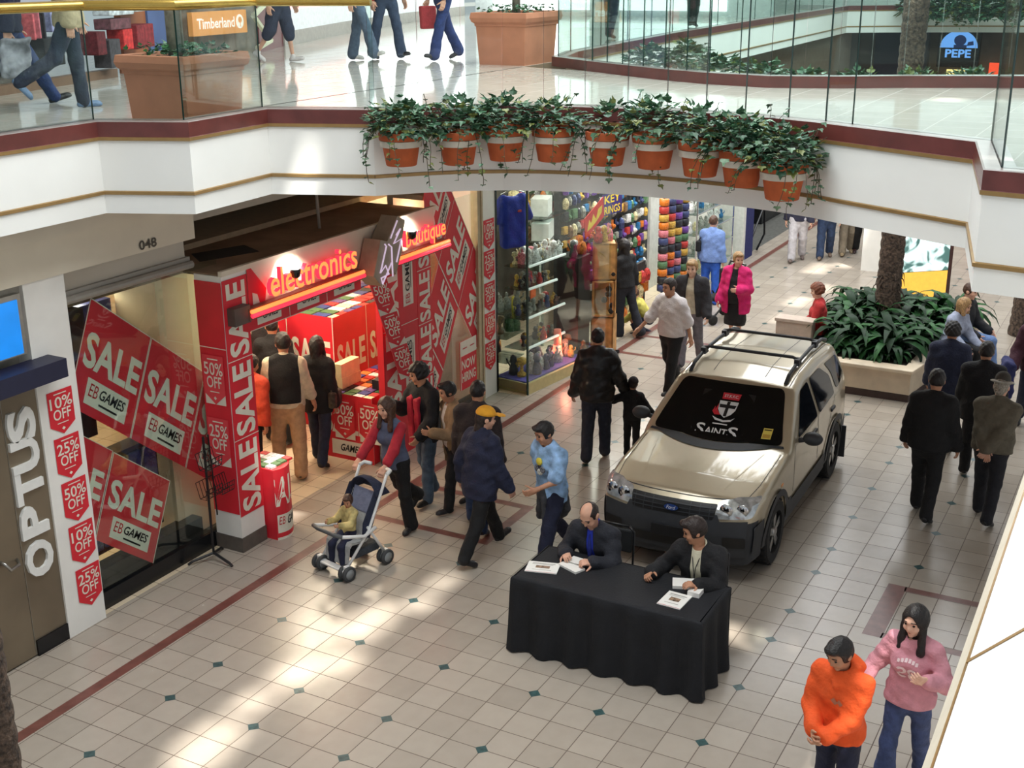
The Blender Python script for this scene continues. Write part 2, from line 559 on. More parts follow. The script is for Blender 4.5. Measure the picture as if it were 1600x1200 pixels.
# ------------------------------------------------------------------ left wall: pillars, bulkheads, shop shells (tiles)
def S(name, boxes, mats, bevel=0.0):
    mb = MB(T)
    for b in boxes:
        mb.box(b[0], b[1], b[2] if len(b) > 2 else 0)
    return struct(mb.build(name, mats, bevel=bevel))
S('column_left', [((4.04, 5.05, 0), (5.52, 6.6, 11.2))], [CREAM])
S('wall_bulkhead_left', [((-26, 5.0, 11.2), (11.0, 6.8, 13.02)), ((-26, 4.75, 12.35), (11.0, 5.0, 13.02))], [BEIGE])
S('wall_bulkhead_shop', [((11.0, 7.4, 11.1), (31.5, 8.0, 13.02)), ((11.0, 7.0, 12.2), (31.5, 7.4, 13.02))], [BEIGE])
S('wall_shop_panel', [((5.52, 5.62, 10.45), (11.1, 5.8, 11.15))], [GREYB])
mb = MB(T)
mb.tube([(5.52, 5.45, 10.25), (11.2, 5.45, 10.25)], 0.13, 10)
mb.box((5.52, 5.5, 10.25), (11.2, 5.75, 10.5))
struct(mb.build('trim_1', [mat('shutter_grey', (150, 146, 138), 0.4, var=0.03)], smooth=False))
# the shop's own box, with a dusty top seen from above and a dark patch painting the shade in its hole
mb = MB(T)
top = 10.0
H = [(12.4, 6.2), (14.6, 5.4), (15.2, 6.6), (13.2, 7.3)]
O = [(11.2, 4.25), (24.3, 4.25), (24.3, 7.9), (5.52, 7.9), (5.52, 5.85), (11.2, 5.85)]
mb.prism(O, 9.9, top, 1)
mb.prism(H, top, top + .012, 2)
mb.box((12.4, 4.2, 8.2), (24.3, 4.42, 10.05), 0)       # beige board over the entrance
mb.box((11.15, 4.15, 9.95), (24.4, 4.3, 10.12), 0)
struct(mb.build('wall_shop_box', [BEIGE, DUST, DARK]))
mb = MB(T)
mb.tube([(18.9, 6.0, 10.0), (18.75, 6.0, 13.0)], 0.06, 8)
tag(mb.build('hanger_rod', [mat('rod_grey', (150, 140, 128), 0.6)], smooth=True, auto=40, origin=(18.9 * T, 6 * T, 10 * T)), 'thin grey rod rising from the dusty top of the sale shop', 'rod')
mb = MB(T)
mb.tube([(12.4, 7.1, 10.0), (12.4, 7.1, 11.5)], 0.035, 6)
tag(mb.build('hanger_wire', [DARK], origin=(12.4 * T, 7.1 * T, 10 * T)), 'thin dark wire hanging above the black hole in the shop roof', 'wire')
# shop number on the bulkhead
sg = Sign().text('048', 0, 0, 1, 1, 0, bold=0.02)
mb = MB(T); sg.into(mb, (8.5, 4.99, 11.28), (0.75, 0, 0), (0, 0, 0.3), (0, -1, 0), 0.01)
tag(mb.build('shop_number', [mat('number_grey', (78, 72, 64), 0.6)], origin=(8.8 * T, 5 * T, 11.3 * T)), 'small dark shop number 048 on the beige bulkhead', 'number')

# interior shell of the sale shop
S('floor_shop', [((5.6, 5.2, 0.0), (31, 24, 0.012))], [floor_mat('shop_floor_tiles', (206, 190, 160), (220, 204, 176), (150, 132, 110), 0.25)])
S('wall_shop_back', [((5, 23, 0), (32, 23.4, 10))], [mat('shop_wall', (206, 190, 160), 0.7)])
S('wall_shop_side', [((5.52, 6.6, 0), (5.8, 23, 10)), ((30.2, 5.2, 0), (30.5, 23, 10))], [MATS['shop_wall']])
S('ceiling_shop', [((5.6, 7.9, 9.9), (31, 24, 10.2))], [mat('shop_ceiling', (188, 170, 140), 0.7)])
S('column_shop', [((10.3, 6.3, 0), (12.3, 8.2, 9.9))], [mat('shop_pillar', (216, 200, 172), 0.6, var=0.02)])
# black window base and the glass of the window
S('baseboard_window', [((5.52, 5.4, 0), (12.4, 5.75, 0.55)), ((5.52, 5.39, 0.55), (12.4, 5.8, 0.62))], [BLACK])
mb = MB(T)
mb.box((5.52, 5.46, 0.62), (12.4, 5.5, 10.2), 0)
o = struct(mb.build('window_1', [GLASS]))

# ---------------- the two fronts of the EB column
mb = MB(T)
mb.box((11.15, 4.2, 0.5), (12.4, 5.35, 9.95), 0)
mb.box((11.12, 4.17, 0.0), (12.43, 5.38, 0.55), 1)
struct(mb.build('column_entrance', [CREAM, PLINTH]))

# ---------------- printed sheets: the SALE unit, the discount tag
def sale_unit(box=True):
    s = Sign()
    s.rect(0, 0, 1, 1, 0, 0)
    s.rect(0, 0, 0.012, 1, 1, 1).rect(0.988, 0, 1, 1, 1, 1).rect(0, .99, 1, 1, 1, 1)
    s.text('SALE', .07, .40, .95, .73, 1, 1, bold=0.03)
    if box:
        s.rect(.2, .09, .86, .33, 1, 1)
        s.text('EB', .24, .17, .38, .29, 3, 2, bold=0.0, shear=0.2)
        s.text('GAMES', .41, .185, .82, .285, 2, 2, bold=0.02, shear=0.3)
        s.rect(.42, .125, .72, .145, 2, 2)
    return s
PM = [RED, OFFW, INK, EBRED]
SALE = sale_unit()
def tag_sign(txt):
    s = Sign()
    s.poly([(0, .22), (.5, 0), (1, .22), (1, 1), (0, 1)], 0, 0)
    s.text(txt, .07, .60, .95, .86, 1, 1, bold=0.012)
    s.text('OFF', .16, .34, .86, .58, 1, 1, bold=0.012)
    s.rect(.26, .91, .76, .935, 1, 1).rect(.28, .25, .72, .27, 1, 1).poly([(.43, .13), (.5, .09), (.57, .13), (.5, .17)], 1, 1)
    return s
def put_sign(name, s, mats, o, ex, ey, nrm, label, cat, group=None, back=None, gap=0.01, parent=None):
    mb = MB(T)
    s.into(mb, o, ex, ey, nrm, gap, back)
    ob = mb.build(name, mats, parent, origin=None if parent else tuple(q * T for q in o))
    if not parent:
        tag(ob, label, cat, group)
    return ob
FR = (0, -1, 0)
def cut_sheet(o, ex, ey, x0, x1, z0):
    """a SALE sheet trimmed at the window's edges"""
    s = Sign(); out = Sign()
    for vs, fs, m, L in SALE.p:
        for f in fs:
            poly = [(o[0] + vs[i][0] * ex.x + vs[i][1] * ey.x, o[1] + vs[i][0] * ex.z + vs[i][1] * ey.z) for i in f]
            for ax, lim, sg in ((0, x0, 1), (0, x1, -1), (1, z0, 1)):
                q = []
                for a, b in zip(poly, poly[1:] + poly[:1]):
                    da, db = sg * (a[ax] - lim), sg * (b[ax] - lim)
                    if da >= 0: q.append(a)
                    if (da >= 0) != (db >= 0):
                        t = da / (da - db); q.append((a[0] + (b[0] - a[0]) * t, a[1] + (b[1] - a[1]) * t))
                poly = q
                if len(poly) < 3: break
            if len(poly) >= 3: out.poly(poly, m, L)
    return out
# big tilted sheets in the window
e1, e2 = Vector((2.31, 0, -1.87)), Vector((1.36, 0, 3.02))
yw = 5.56
for bl, lab in (((5.51, 7.09), 'red SALE sheet nearest the top corner of the tilted window banner'), ((7.82, 5.22), 'second red SALE sheet of the upper tilted row, right of the first'),
                ((10.13, 3.35), 'last red SALE sheet of the upper tilted row, cut off by the entrance column')):
    s = cut_sheet(bl, e1 * .995, e2, 5.56, 12.3, .7)
    put_sign('sale_sheet', s, PM, (0, yw, 0), (1, 0, 0), (0, 0, 1), FR, lab, 'sale banner', 'tilted sale sheets in the shop window')
for bl, lab in (((3.56, 4.37), 'lower red sheet partly behind the white pillar, only LE showing'), ((5.87, 2.47), 'lowest tilted red SALE sheet in the dark window')):
    s = cut_sheet(bl, e1 * .995, e2 * .85, 5.56, 12.3, .4)
    put_sign('sale_sheet', s, PM, (0, yw - .03, 0), (1, 0, 0), (0, 0, 1), FR, lab, 'sale banner', 'tilted sale sheets in the shop window')
# discount tags on the left pillar
tl = [('10%', 7.18, 'topmost red 10% OFF tag on the white pillar beside the door'), ('25%', 5.73, 'upper red 25% OFF tag on the white pillar, under the first 10% tag'),
      ('50%', 4.30, 'only red 50% OFF tag on the white pillar beside the door'), ('10%', 2.85, 'lower red 10% OFF tag on the white pillar, below the 50% tag'),
      ('25%', 1.38, 'lowest red 25% OFF tag on the white pillar, near the floor')]
for i, (t, zc, lab) in enumerate(tl):
    put_sign('discount_tag', tag_sign(t), PM, (4.34 + .05 * i, 5.04, zc - .68), (.94, 0, 0), (0, 0, 1.36), FR, lab, 'discount tag', 'discount tags on the left pillar')
# entrance column: vertical SALE lettering on the front, tags on its side
def vertical_sale(n, w, h, L0=0):
    s = Sign().rect(0, 0, w, h, 0, 0)
    u = h / n
    for i in range(n):
        s.text('SALE', w * .12, i * u + .04 * u, w * .90, (i + 1) * u - .05 * u, 1, 1, bold=0.03, rot=90)
        if i: s.rect(0, i * u - .01, w, i * u + .02, 1, 1)
    return s
put_sign('sale_strip', vertical_sale(3, 1.25, 8.45), PM, (11.15, 4.19, 1.35), (1, 0, 0), (0, 0, 1), FR, 'tall red strip with SALE repeated upwards on the entrance column', 'sale banner', 'red strips on the entrance columns')
s = Sign().rect(0, 0, 1.15, 8.3, 0, 0)
for z in (6.0,): s.rect(0, z, 1.15, z + .03, 1, 1)
side = put_sign('sale_strip', s, PM, (11.14, 5.35, 1.45), (0, -1, 0), (0, 0, 1), (-1, 0, 0), 'plain red sheet with two pale discount tags on the side of the entrance column', 'sale banner', 'red strips on the entrance columns')
PALE_TAG = mat('tag_red', (226, 70, 78), 0.5, var=0.03)
for t, z, lab in (('50%', 5.45, 'red 50% OFF tag on the side of the entrance column'), ('25%', 3.2, 'red 25% OFF tag below the 50% tag on the entrance column')):
    s = Sign().rect(0.02, 0, .98, .25, 1, 0)
    s.sub(tag_sign(t), 0, 0, (1, 0), (0, 1), 1)
    put_sign('discount_tag', s, [PALE_TAG, OFFW], (11.12, 5.28, z), (0, -.92, 0), (0, 0, 1.75), (-1, 0, 0), lab, 'discount tag', 'discount tags on the entrance column')
# banner over the entrance
s = Sign().rect(0, 0, 6.6, .95, 0, 0)
for i in range(3):
    s.rect(.45 + 2.2 * i, .14, 1.75 + 2.2 * i, .72, 1, 1)
    s.text('GAMES', .75 + 2.2 * i, .30, 1.6 + 2.2 * i, .56, 2, 2, bold=.02, shear=.3)
    s.rect(2.2 * i, 0, 2.2 * i + .03, .95, 1, 1)
s.rect(0, 0, 6.6, .03, 1, 1)
put_sign('entrance_banner', s, PM, (12.4, 4.25, 7.75), (1, 0, 0), (0, 0, 1), FR, 'red banner hanging under the neon sign across the shop entrance', 'sale banner', back=((0, 0, 6.6, .95), .04))
# red flap on the beige board by the column
s = Sign().poly([(0, 0), (0, 1.75), (.18, 1.8), (.95, .9), (.75, 0)], 0, 0).poly([(.2, 0), (.2, .9), (.45, .8), (.6, .3), (.5, 0)], 1, 1)
put_sign('torn_banner', s, PM, (12.4, 4.17, 8.2), (1, 0, 0), (0, 0, 1), FR, 'torn triangular red banner end beside the neon sign', 'sale banner')
# right entrance column with two rows of SALE strips and box labels
S('column_shop_right', [((20.4, 4.3, 0), (23.0, 4.6, 9.95))], [RED])
s = Sign().rect(0, 0, 2.55, 8.6, 0, 0)
for i in range(2):
    u = 3.55
    s.text('SALE', .12, .9 + i * u, 1.15, .9 + (i + 1) * u - .25, 1, 1, bold=.03, rot=90)
    s.rect(1.5, 1.5 + i * u, 2.25, 3.7 + i * u, 1, 1)
    s.text('GAMES', 1.68, 2.1 + i * u, 2.0, 3.55 + i * u, 2, 2, bold=.02, rot=90)
    s.text('EB', 1.68, 1.6 + i * u, 2.0, 2.0 + i * u, 3, 2, bold=0.0, rot=90)
    s.rect(2.06, 2.2 + i * u, 2.1, 3.4 + i * u, 2, 2)
    s.rect(0, .75 + (i + 1) * u, 2.55, .78 + (i + 1) * u, 1, 1)
put_sign('sale_strip', s, PM, (20.42, 4.29, 1.3), (1, 0, 0), (0, 0, 1), FR, 'wide red panel with upright SALE and two white game labels right of the entrance', 'sale banner', 'red strips on the entrance columns')
s = vertical_sale(4, 1.1, 9.3)
put_sign('sale_strip', s, PM, (23.05, 4.32, .6), (1, 0.02, 0), (0, 0, 1), FR, 'red strip with SALE running up it, between the wide panel and the tilted window sheets', 'sale banner', 'red strips on the entrance columns', back=((0, 0, 1.1, 9.3), .05))
# right window
S('window_2', [((24.3, 4.62, 0.6), (28.6, 4.66, 10.0))], [GLASS])
S('baseboard_window_right', [((24.3, 4.5, 0), (28.7, 4.9, .6))], [BLACK])
S('trim_2', [((28.35, 4.45, 0), (28.62, 4.8, 10.3)), ((28.62, 4.4, 0), (28.75, 4.8, 10.3))], [mat('frame_beige', (186, 172, 140), 0.5), ])
S('wall_window_back', [((24.3, 6.2, .6), (29.2, 6.5, 12.0)), ((24.3, 4.7, 10.3), (29.2, 6.2, 10.5))], [mat('window_back', (206, 186, 152), 0.7)])
# tilted the other way: rising to the right
f1 = Vector((1.42, 0, 2.55)); f2 = Vector((-1.55, 0, 2.35))
for o, lab in (((26.75, 5.15), 'uppermost tilted SALE sheet in the right window, its corner pointing up'), ((25.33, 2.6), 'tilted SALE sheet in the middle of the right window'),
               ((23.91, .05), 'lowest tilted SALE sheet in the right window, near the NOW HIRING notice'), ((28.3, 2.8), 'tilted SALE sheet cut off by the right window frame, only SAL showing'),
               ((25.2, 7.5), 'upper tilted SALE sheet cut off by the upright red strip')):
    s = cut_sheet(o, f1, f2, 24.2, 28.35, .7)
    if s.p:
        put_sign('sale_sheet', s, PM, (0, 4.6, 0), (1, 0, 0), (0, 0, 1), FR, lab, 'sale banner', 'tilted sale sheets in the right window')
s = Sign().rect(0, 0, 1.45, 1.6, 0, 0).rect(0, 1.6, 1.45, 2.3, 1, 0)
for t, y in (('NOW', .95), ('HIRING', .35)):
    s.text(t, .12, y, 1.33, y + .45, 1, 1, bold=.02)
s.rect(.2, 1.92, .6, 1.97, 3, 1).rect(.85, 1.92, 1.25, 1.97, 3, 1).rect(0, 0, .05, 2.3, 1, 1)
put_sign('notice', s, PM, (26.75, 4.55, 1.2), (1, 0, 0), (0, 0, 1), FR, 'red and white NOW HIRING notice low in the right window', 'notice', back=((0, 0, 1.45, 2.3), .02))
# leaning chain of 50% tags inside the entrance
s = Sign()
for i in range(3):
    s.rect(0, i * 1.5, 1.05, i * 1.5 + 1.5, 1, 0)
    s.sub(tag_sign('50%'), .0, i * 1.5, (1.05, 0), (0, 1.5), 1)
put_sign('tag_chain', s, PM, (21.1, 4.0, 3.5), (.95, -.1, 0), (-.42, 0, 1.0), FR, 'hanging chain of three red 50% OFF tags at the shop entrance', 'discount tag', back=((0, 0, 1.05, 4.5), .02))
# ---------------- white pillar between the two shops, with five tags
S('column_right', [((28.75, 4.75, 0), (30.45, 6.5, 13.0))], [CREAM])
for t, z, lab in (('10%', 7.15, 'topmost 10% OFF tag on the narrow pillar by the gift shop'), ('25%', 5.7, 'upper 25% OFF tag on the narrow pillar by the gift shop'),
                  ('50%', 4.2, 'middle 50% OFF tag on the narrow pillar by the gift shop'), ('10%', 2.75, 'lower 10% OFF tag on the narrow pillar by the gift shop'),
                  ('25%', 1.3, 'lowest 25% OFF tag on the narrow pillar by the gift shop')):
    put_sign('discount_tag', tag_sign(t), PM, (29.35, 4.74, z), (.98, 0, 0), (0, 0, 1.4), FR, lab, 'discount tag', 'discount tags on the pillar by the gift shop')

# ---------------- neon sign
def neon(name, col, e):
    return mat(name, col, 0.4, var=0, emit=e)
NEON_O = neon('neon_orange', (255, 122, 60), 1.25)
NEON_R = neon('neon_red', (255, 52, 76), .8)
NEON_P = neon('neon_pale', (226, 206, 232), .35)
sign = empty('neon_sign', (12.0 * T, 3.8 * T, 8.0 * T))
tag(sign, 'glowing orange neon shop sign with a grey emblem and red bars over the sale entrance', 'sign')
def word(txt, o, ex, h, depth, bold):
    vs, fs, a = text_geo(txt, bold)
    mb = MB(T)
    o = Vector(o); ex = Vector(ex)
    k = len(vs)
    pts = [o + ex * u + Vector((0, 0, h * v)) for u, v in vs]
    mb.add(pts, fs, 0)
    mb.add([p + Vector((0, depth, 0)) for p in pts], [f[::-1] for f in fs], 1)
    ec = {}
    for f in fs:
        for i in range(len(f)):
            e = (f[i], f[(i + 1) % len(f)])
            if (e[1], e[0]) in ec: del ec[(e[1], e[0])]
            else: ec[e] = 1
    both = pts + [p + Vector((0, depth, 0)) for p in pts]
    mb.add(both, [(a2, a1, a1 + k, a2 + k) for a1, a2 in ec], 1)
    return mb
word('electronics', (13.1, 3.75, 8.85), (5.05, 0, 0), .95, .18, .012).build('lettering', [NEON_O, NEON_R], sign)
word('boutique', (21.5, 3.75, 8.72), (3.0, 0, .0), .9, .18, .012).build('lettering', [NEON_O, NEON_R], sign)
for a, b in ((12.0, 18.5), (20.3, 24.7)):
    mb = MB(T); mb.tube([(a, 3.72, 8.62), (b, 3.72, 8.62)], .075, 8); mb.build('neon_tube', [NEON_O], sign, smooth=True)
    mb = MB(T); mb.tube([(a, 3.70, 8.48), (b, 3.70, 8.48)], .085, 8); mb.build('neon_tube', [NEON_R], sign, smooth=True)
    mb = MB(T); mb.box((a, 3.82, 8.3), (b, 4.1, 8.7)); mb.build('back_bar', [mat('sign_bar', (110, 74, 62), 0.5)], sign)
mb = MB(T); mb.box((11.3, 3.85, 8.25), (12.1, 4.19, 8.85)); mb.build('end_box', [mat('sign_box', (84, 72, 66), 0.5)], sign)
# emblem: two stepped letters in a slanted box, outlined in pale tubing
mb = MB(T)
Me = Matrix.Translation((18.6, 3.35, 8.0)) @ Matrix(((1, 0, 0, 0), (0, 0, 1, 0), (0, 1, 0, 0), (0, 0, 0, 1)))
e_poly = [(0, .45), (.55, 1.75), (1.0, 1.6), (1.75, 2.45), (2.3, 2.2), (1.95, 1.35), (2.0, 1.1), (1.5, .2), (1.1, .55), (.5, -.05)]
mb.extr(e_poly, Me, .75)
mb.build('emblem_box', [mat('emblem_grey', (158, 146, 126), 0.5)], sign)
mb = MB(T)
def z2(p): return (18.6 + p[0], 3.30, 8.0 + p[1])
for ln in ([(.75, 1.55), (.85, 1.45), (.38, .5), (.75, .72), (.95, .35), (.42, .3), (.5, .05), (1.15, .75)], [(1.0, 1.5), (1.2, 1.35), (1.2, .2)], [(1.15, 1.7), (1.65, 2.3)], [(1.55, 1.75), (1.85, 1.95), (1.35, 1.45), (1.9, 1.55), (1.5, .7)]):
    mb.tube([z2(p) for p in ln], .032, 6)
mb.build('emblem_tube', [NEON_P], sign)
# two spot lamps washing the board
for i, (x, y, lab) in enumerate(((14.4, 3.7, 'white flood lamp glaring on the beige board above the longer neon word'), (21.7, 3.6, 'white flood lamp glaring beside the neon emblem'))):
    fl = empty('flood_lamp', (x * T, y * T, 9.2 * T))
    tag(fl, lab, 'lamp', 'flood lamps on the shop board')
    mb = MB(T); mb.lathe([(.05, 0), (.16, .08), (.2, .3), (.19, .34)], (x, y, 9.25), 12); mb.build('shade', [BLACK], fl, smooth=True)
    mb = MB(T); mb.lathe([(.02, .32), (.15, .36), (.13, .42), (.02, .46)], (x, y, 9.25), 12); mb.build('bulb', [mat('lamp_white', (255, 250, 236), .4, var=0, emit=30)], fl, smooth=True)
    mb = MB(T); mb.tube([(x, y, 9.3), (x, 4.2, 9.2)], .04, 6); mb.build('arm', [BLACK], fl)
    lamp('flood_light', 'SPOT', (x * T, (y + .05) * T, 9.78 * T), 60, (1, .94, .82), .03, target=((x + .1) * T, 4.3 * T, 9.35 * T), rad=2.2)

# ---------------- neighbouring phone shop: metal door with upright letters
S('wall_phone_shop', [((-26, 5.6, 0), (4.04, 6.0, 11.2)), ((-26, 5.2, 9.6), (4.2, 5.6, 11.2))], [mat('phone_wall', (150, 146, 136), 0.6)])
door = struct(MB(T).box((-2.6, 5.12, 0.06), (4.04, 5.3, 8.45), 0).box((2.8, 5.1, .08), (2.815, 5.13, 8.4), 1).box((2.85, 5.06, 0.0), (4.05, 5.14, .52), 2).build('door_1', [mat('door_bronze', (134, 122, 104), 0.35, metal=0.6, var=0.12, scale=1.5), STEEL, BLACK]))
LET = mat('raised_letter', (226, 226, 222), 0.4, var=0.02)
vs, fs, a = text_geo('OPTUS', 0.02)
ltr = MB(T)
for ch, zc in zip('OPTUS', (3.05, 4.28, 5.35, 6.32, 7.25)):
    g, f, _ = text_geo(ch, 0.035)
    h = 1.12 if ch == 'O' else .98
    pts = [(2.86 + .98 * (1 - v), 5.02, zc - h / 2 + h * u) for u, v in g]
    k = len(pts)
    ltr.add(pts, f, 0)
    ec = {}
    for q in f:
        for i in range(len(q)):
            e = (q[i], q[(i + 1) % len(q)])
            if (e[1], e[0]) in ec: del ec[(e[1], e[0])]
            else: ec[e] = 1
    ltr.add(pts + [(x, 5.12, z) for x, _, z in pts], [(b, a, a + k, b + k) for a, b in ec], 0)
ltr.build('lettering', [LET], door)
mb = MB(T); mb.tube([(2.05, 5.12, 3.45), (2.05, 4.95, 3.45), (2.2, 4.9, 3.2), (2.5, 4.9, 3.25), (2.62, 5.12, 3.3)], .05, 8)
mb.build('handle', [STEEL], door, smooth=True)
scr = empty('display_screen', (2 * T, 5 * T, 9.4 * T)); tag(scr, 'glowing blue display panel in a steel frame above the navy ledge', 'screen')
mb = MB(T); mb.box((-2, 4.98, 9.25), (3.86, 5.2, 11.0), 0); mb.build('frame', [STEEL], scr)
mb = MB(T); mb.box((-2, 4.95, 9.3), (3.72, 4.99, 10.85), 0)
bl = mat('screen_blue', (20, 120, 205), 0.25, var=0.35, scale=1.2, emit=0.6)
mb.build('panel', [bl], scr)
mb = MB(T); mb.box((-3, 4.3, 8.45), (4.6, 5.12, 9.0), 0)
tag(mb.build('ledge_box', [mat('navy_box', (30, 32, 56), 0.5, var=0.06)], origin=(2 * T, 4.7 * T, 8.45 * T)), 'dark navy ledge box projecting under the blue panel', 'ledge')

# ---------------- inside the sale shop: counters, game boxes, stand at the door
CASECOL = [mat('case_%s' % n, c, 0.35, var=0.3, scale=60) for n, c in (('red', (176, 40, 44)), ('blue', (44, 60, 130)), ('dark', (34, 34, 40)), ('green', (70, 110, 70)), ('cream', (220, 206, 170)), ('orange', (222, 120, 50)), ('white', (226, 226, 226)), ('violet', (96, 70, 130)))]
def counter(x0, y0, x1, y1, z, label, front, seed, rows, cols, group, left_side=None):
    rnd = random.Random(seed)
    root = empty('display_counter', ((x0 + x1) / 2 * T, (y0 + y1) / 2 * T, 0)); tag(root, label, 'counter')
    mb = MB(T); mb.box((x0, y0, 0), (x1, y1, z), 0); mb.build('body', [RED], root)
    mb = MB(T); front.into(mb, (x0, y0, 0), (1, 0, 0), (0, 0, 1), FR, .012)
    if left_side: left_side.into(mb, (x0, y1, 0), (0, -1, 0), (0, 0, 1), (-1, 0, 0), .012)
    mb.build('front_print', PM, root)
    dx, dy = (x1 - x0) / cols, (y1 - y0) / rows
    base = {}
    for r in range(rows):
        for c in range(cols):
            k = rnd.randrange(8)
            if k not in base:
                mb = MB(T); mb.box((-.2, -.3, 0), (.2, .3, .09)); mb.box((-.21, -.31, .02), (-.19, .31, .07))
                base[k] = mb.build('game_case', [CASECOL[k]], local=True); o = base[k]
            else:
                o = base[k].copy(); COL.objects.link(o)
            o.location = ((x0 + dx * (c + .5)) * T, (y0 + dy * (r + .5)) * T, (z + .002) * T)
            o.rotation_euler = (0, 0, rnd.uniform(-.12, .12)); o.rotation_euler.x = 0
            o.scale = (dx / .46, dy / .7, 1)
            tag(o, 'flat game case lying in rows on the ' + group, 'game case', 'game cases on the ' + group)
    return root
fr = Sign().rect(0, 0, 4.2, 2.9, 0, 0)
for i in range(2):
    fr.text('SALE', .1 + 2.1 * i, 1.15, 1.95 + 2.1 * i, 2.2, 1, 1, bold=.03).rect(.45 + 2.1 * i, .25, 1.8 + 2.1 * i, .85, 1, 1).text('GAMES', .8 + 2.1 * i, .4, 1.7 + 2.1 * i, .7, 2, 2, bold=.02, shear=.3)
    fr.rect(2.1 * i, 0, 2.1 * i + .04, 2.9, 1, 1)
sd = Sign().rect(0, 0, 2.6, 2.9, 0, 0).text('SALE', .1, 1.15, 2.4, 2.2, 1, 1, bold=.03).rect(.5, .2, 2.1, .85, 1, 1).text('GAMES', .95, .38, 2.0, .7, 2, 2, bold=.02, shear=.3)
counter(20.0, 4.75, 24.0, 7.3, 2.75, 'low red sale counter covered in game cases near the entrance', fr, 5, 5, 9, 'low red counter by the entrance', sd)
for i, (y, t) in enumerate(((6.6, '50%'), (5.35, '50%'))):
    put_sign('discount_tag', Sign().rect(.02, 0, .98, .3, 1, 0).sub(tag_sign(t), 0, 0, (1, 0), (0, 1), 1), PM, (19.96, y, .95), (0, -1.05, 0), (0, 0, 1.75), (-1, 0, 0), ['red 50% OFF tag taped to the left of the low counter', 'red 50% OFF tag taped to the low counter, right of the other'][i], 'discount tag', 'discount tags on the low counter')
fr2 = Sign().rect(0, 0, 7, 5.2, 0, 0)
for i in range(3):
    fr2.text('SALE', .15 + 2.5 * i, 2.6, 2.25 + 2.5 * i, 3.9, 1, 1, bold=.03).rect(.45 + 2.5 * i, 1.45, 2.0 + 2.5 * i, 2.2, 1, 1).text('GAMES', .8 + 2.5 * i, 1.65, 1.85 + 2.5 * i, 2.0, 2, 2, bold=.02, shear=.3).rect(2.4 + 2.5 * i, 0, 2.44 + 2.5 * i, 5.2, 1, 1)
sd2 = Sign().rect(0, 0, 5, 5.2, 0, 0)
for i in range(2):
    sd2.text('SALE', .15 + 2.5 * i, 2.7, 2.3 + 2.5 * i, 4.1, 1, 1, bold=.03).rect(.6 + 2.5 * i, 1.4, 2.1 + 2.5 * i, 2.2, 1, 1).text('GAMES', .95 + 2.5 * i, 1.6, 2.0 + 2.5 * i, 2.0, 2, 2, bold=.02, shear=.3).rect(2.44 + 2.5 * i, 0, 2.48 + 2.5 * i, 5.2, 1, 1)
counter(22.6, 8.4, 29.5, 13.4, 4.9, 'tall red sale counter deeper inside the shop, rows of cases on top', fr2, 9, 6, 12, 'tall red counter inside the shop', sd2)
fr3 = Sign().rect(0, 0, 4, 5, 0, 0).text('SALE', .2, 2.3, 3.5, 4.0, 1, 1, bold=.03)
counter(17, 12.5, 21, 15.5, 4.2, 'far red sale counter behind the shoppers in the shop', fr3, 12, 3, 6, 'far red counter in the shop', fr3)
# stacks on the low counter
rnd = random.Random(3)
for k in range(6):
    mb = MB(T); mb.box((22.6, 4.95, 2.86 + .1 * k), (23.7, 5.9, 2.95 + .1 * k), 0, rz=rnd.uniform(-.08, .08))
    tag(mb.build('game_case', [CASECOL[(2, 3, 2, 4, 3, 2)[k]]], origin=(23.1 * T, 5.4 * T, (2.86 + .1 * k) * T)), 'large game case in the stack on the low red counter', 'game case', 'stacked cases on the low red counter')
mb = MB(T); mb.box((20.6, 6.6, 2.85), (21.9, 7.0, 3.9), 0); mb.box((20.58, 6.56, 2.85), (21.92, 6.62, 3.3), 0)
tag(mb.build('brochure_holder', [mat('holder_cream', (222, 206, 160), .4)], origin=(21.2 * T, 6.8 * T, 2.85 * T)), 'cream brochure holder standing on the low red counter', 'holder')
mb = MB(T); mb.box((21.2, 4.8, 2.85), (22.1, 5.5, 3.25), 0)
tag(mb.build('wire_basket', [mat('basket_black', (30, 30, 34), .5)], origin=(21.6 * T, 5.2 * T, 2.85 * T)), 'black basket of red cases on the low counter', 'basket')
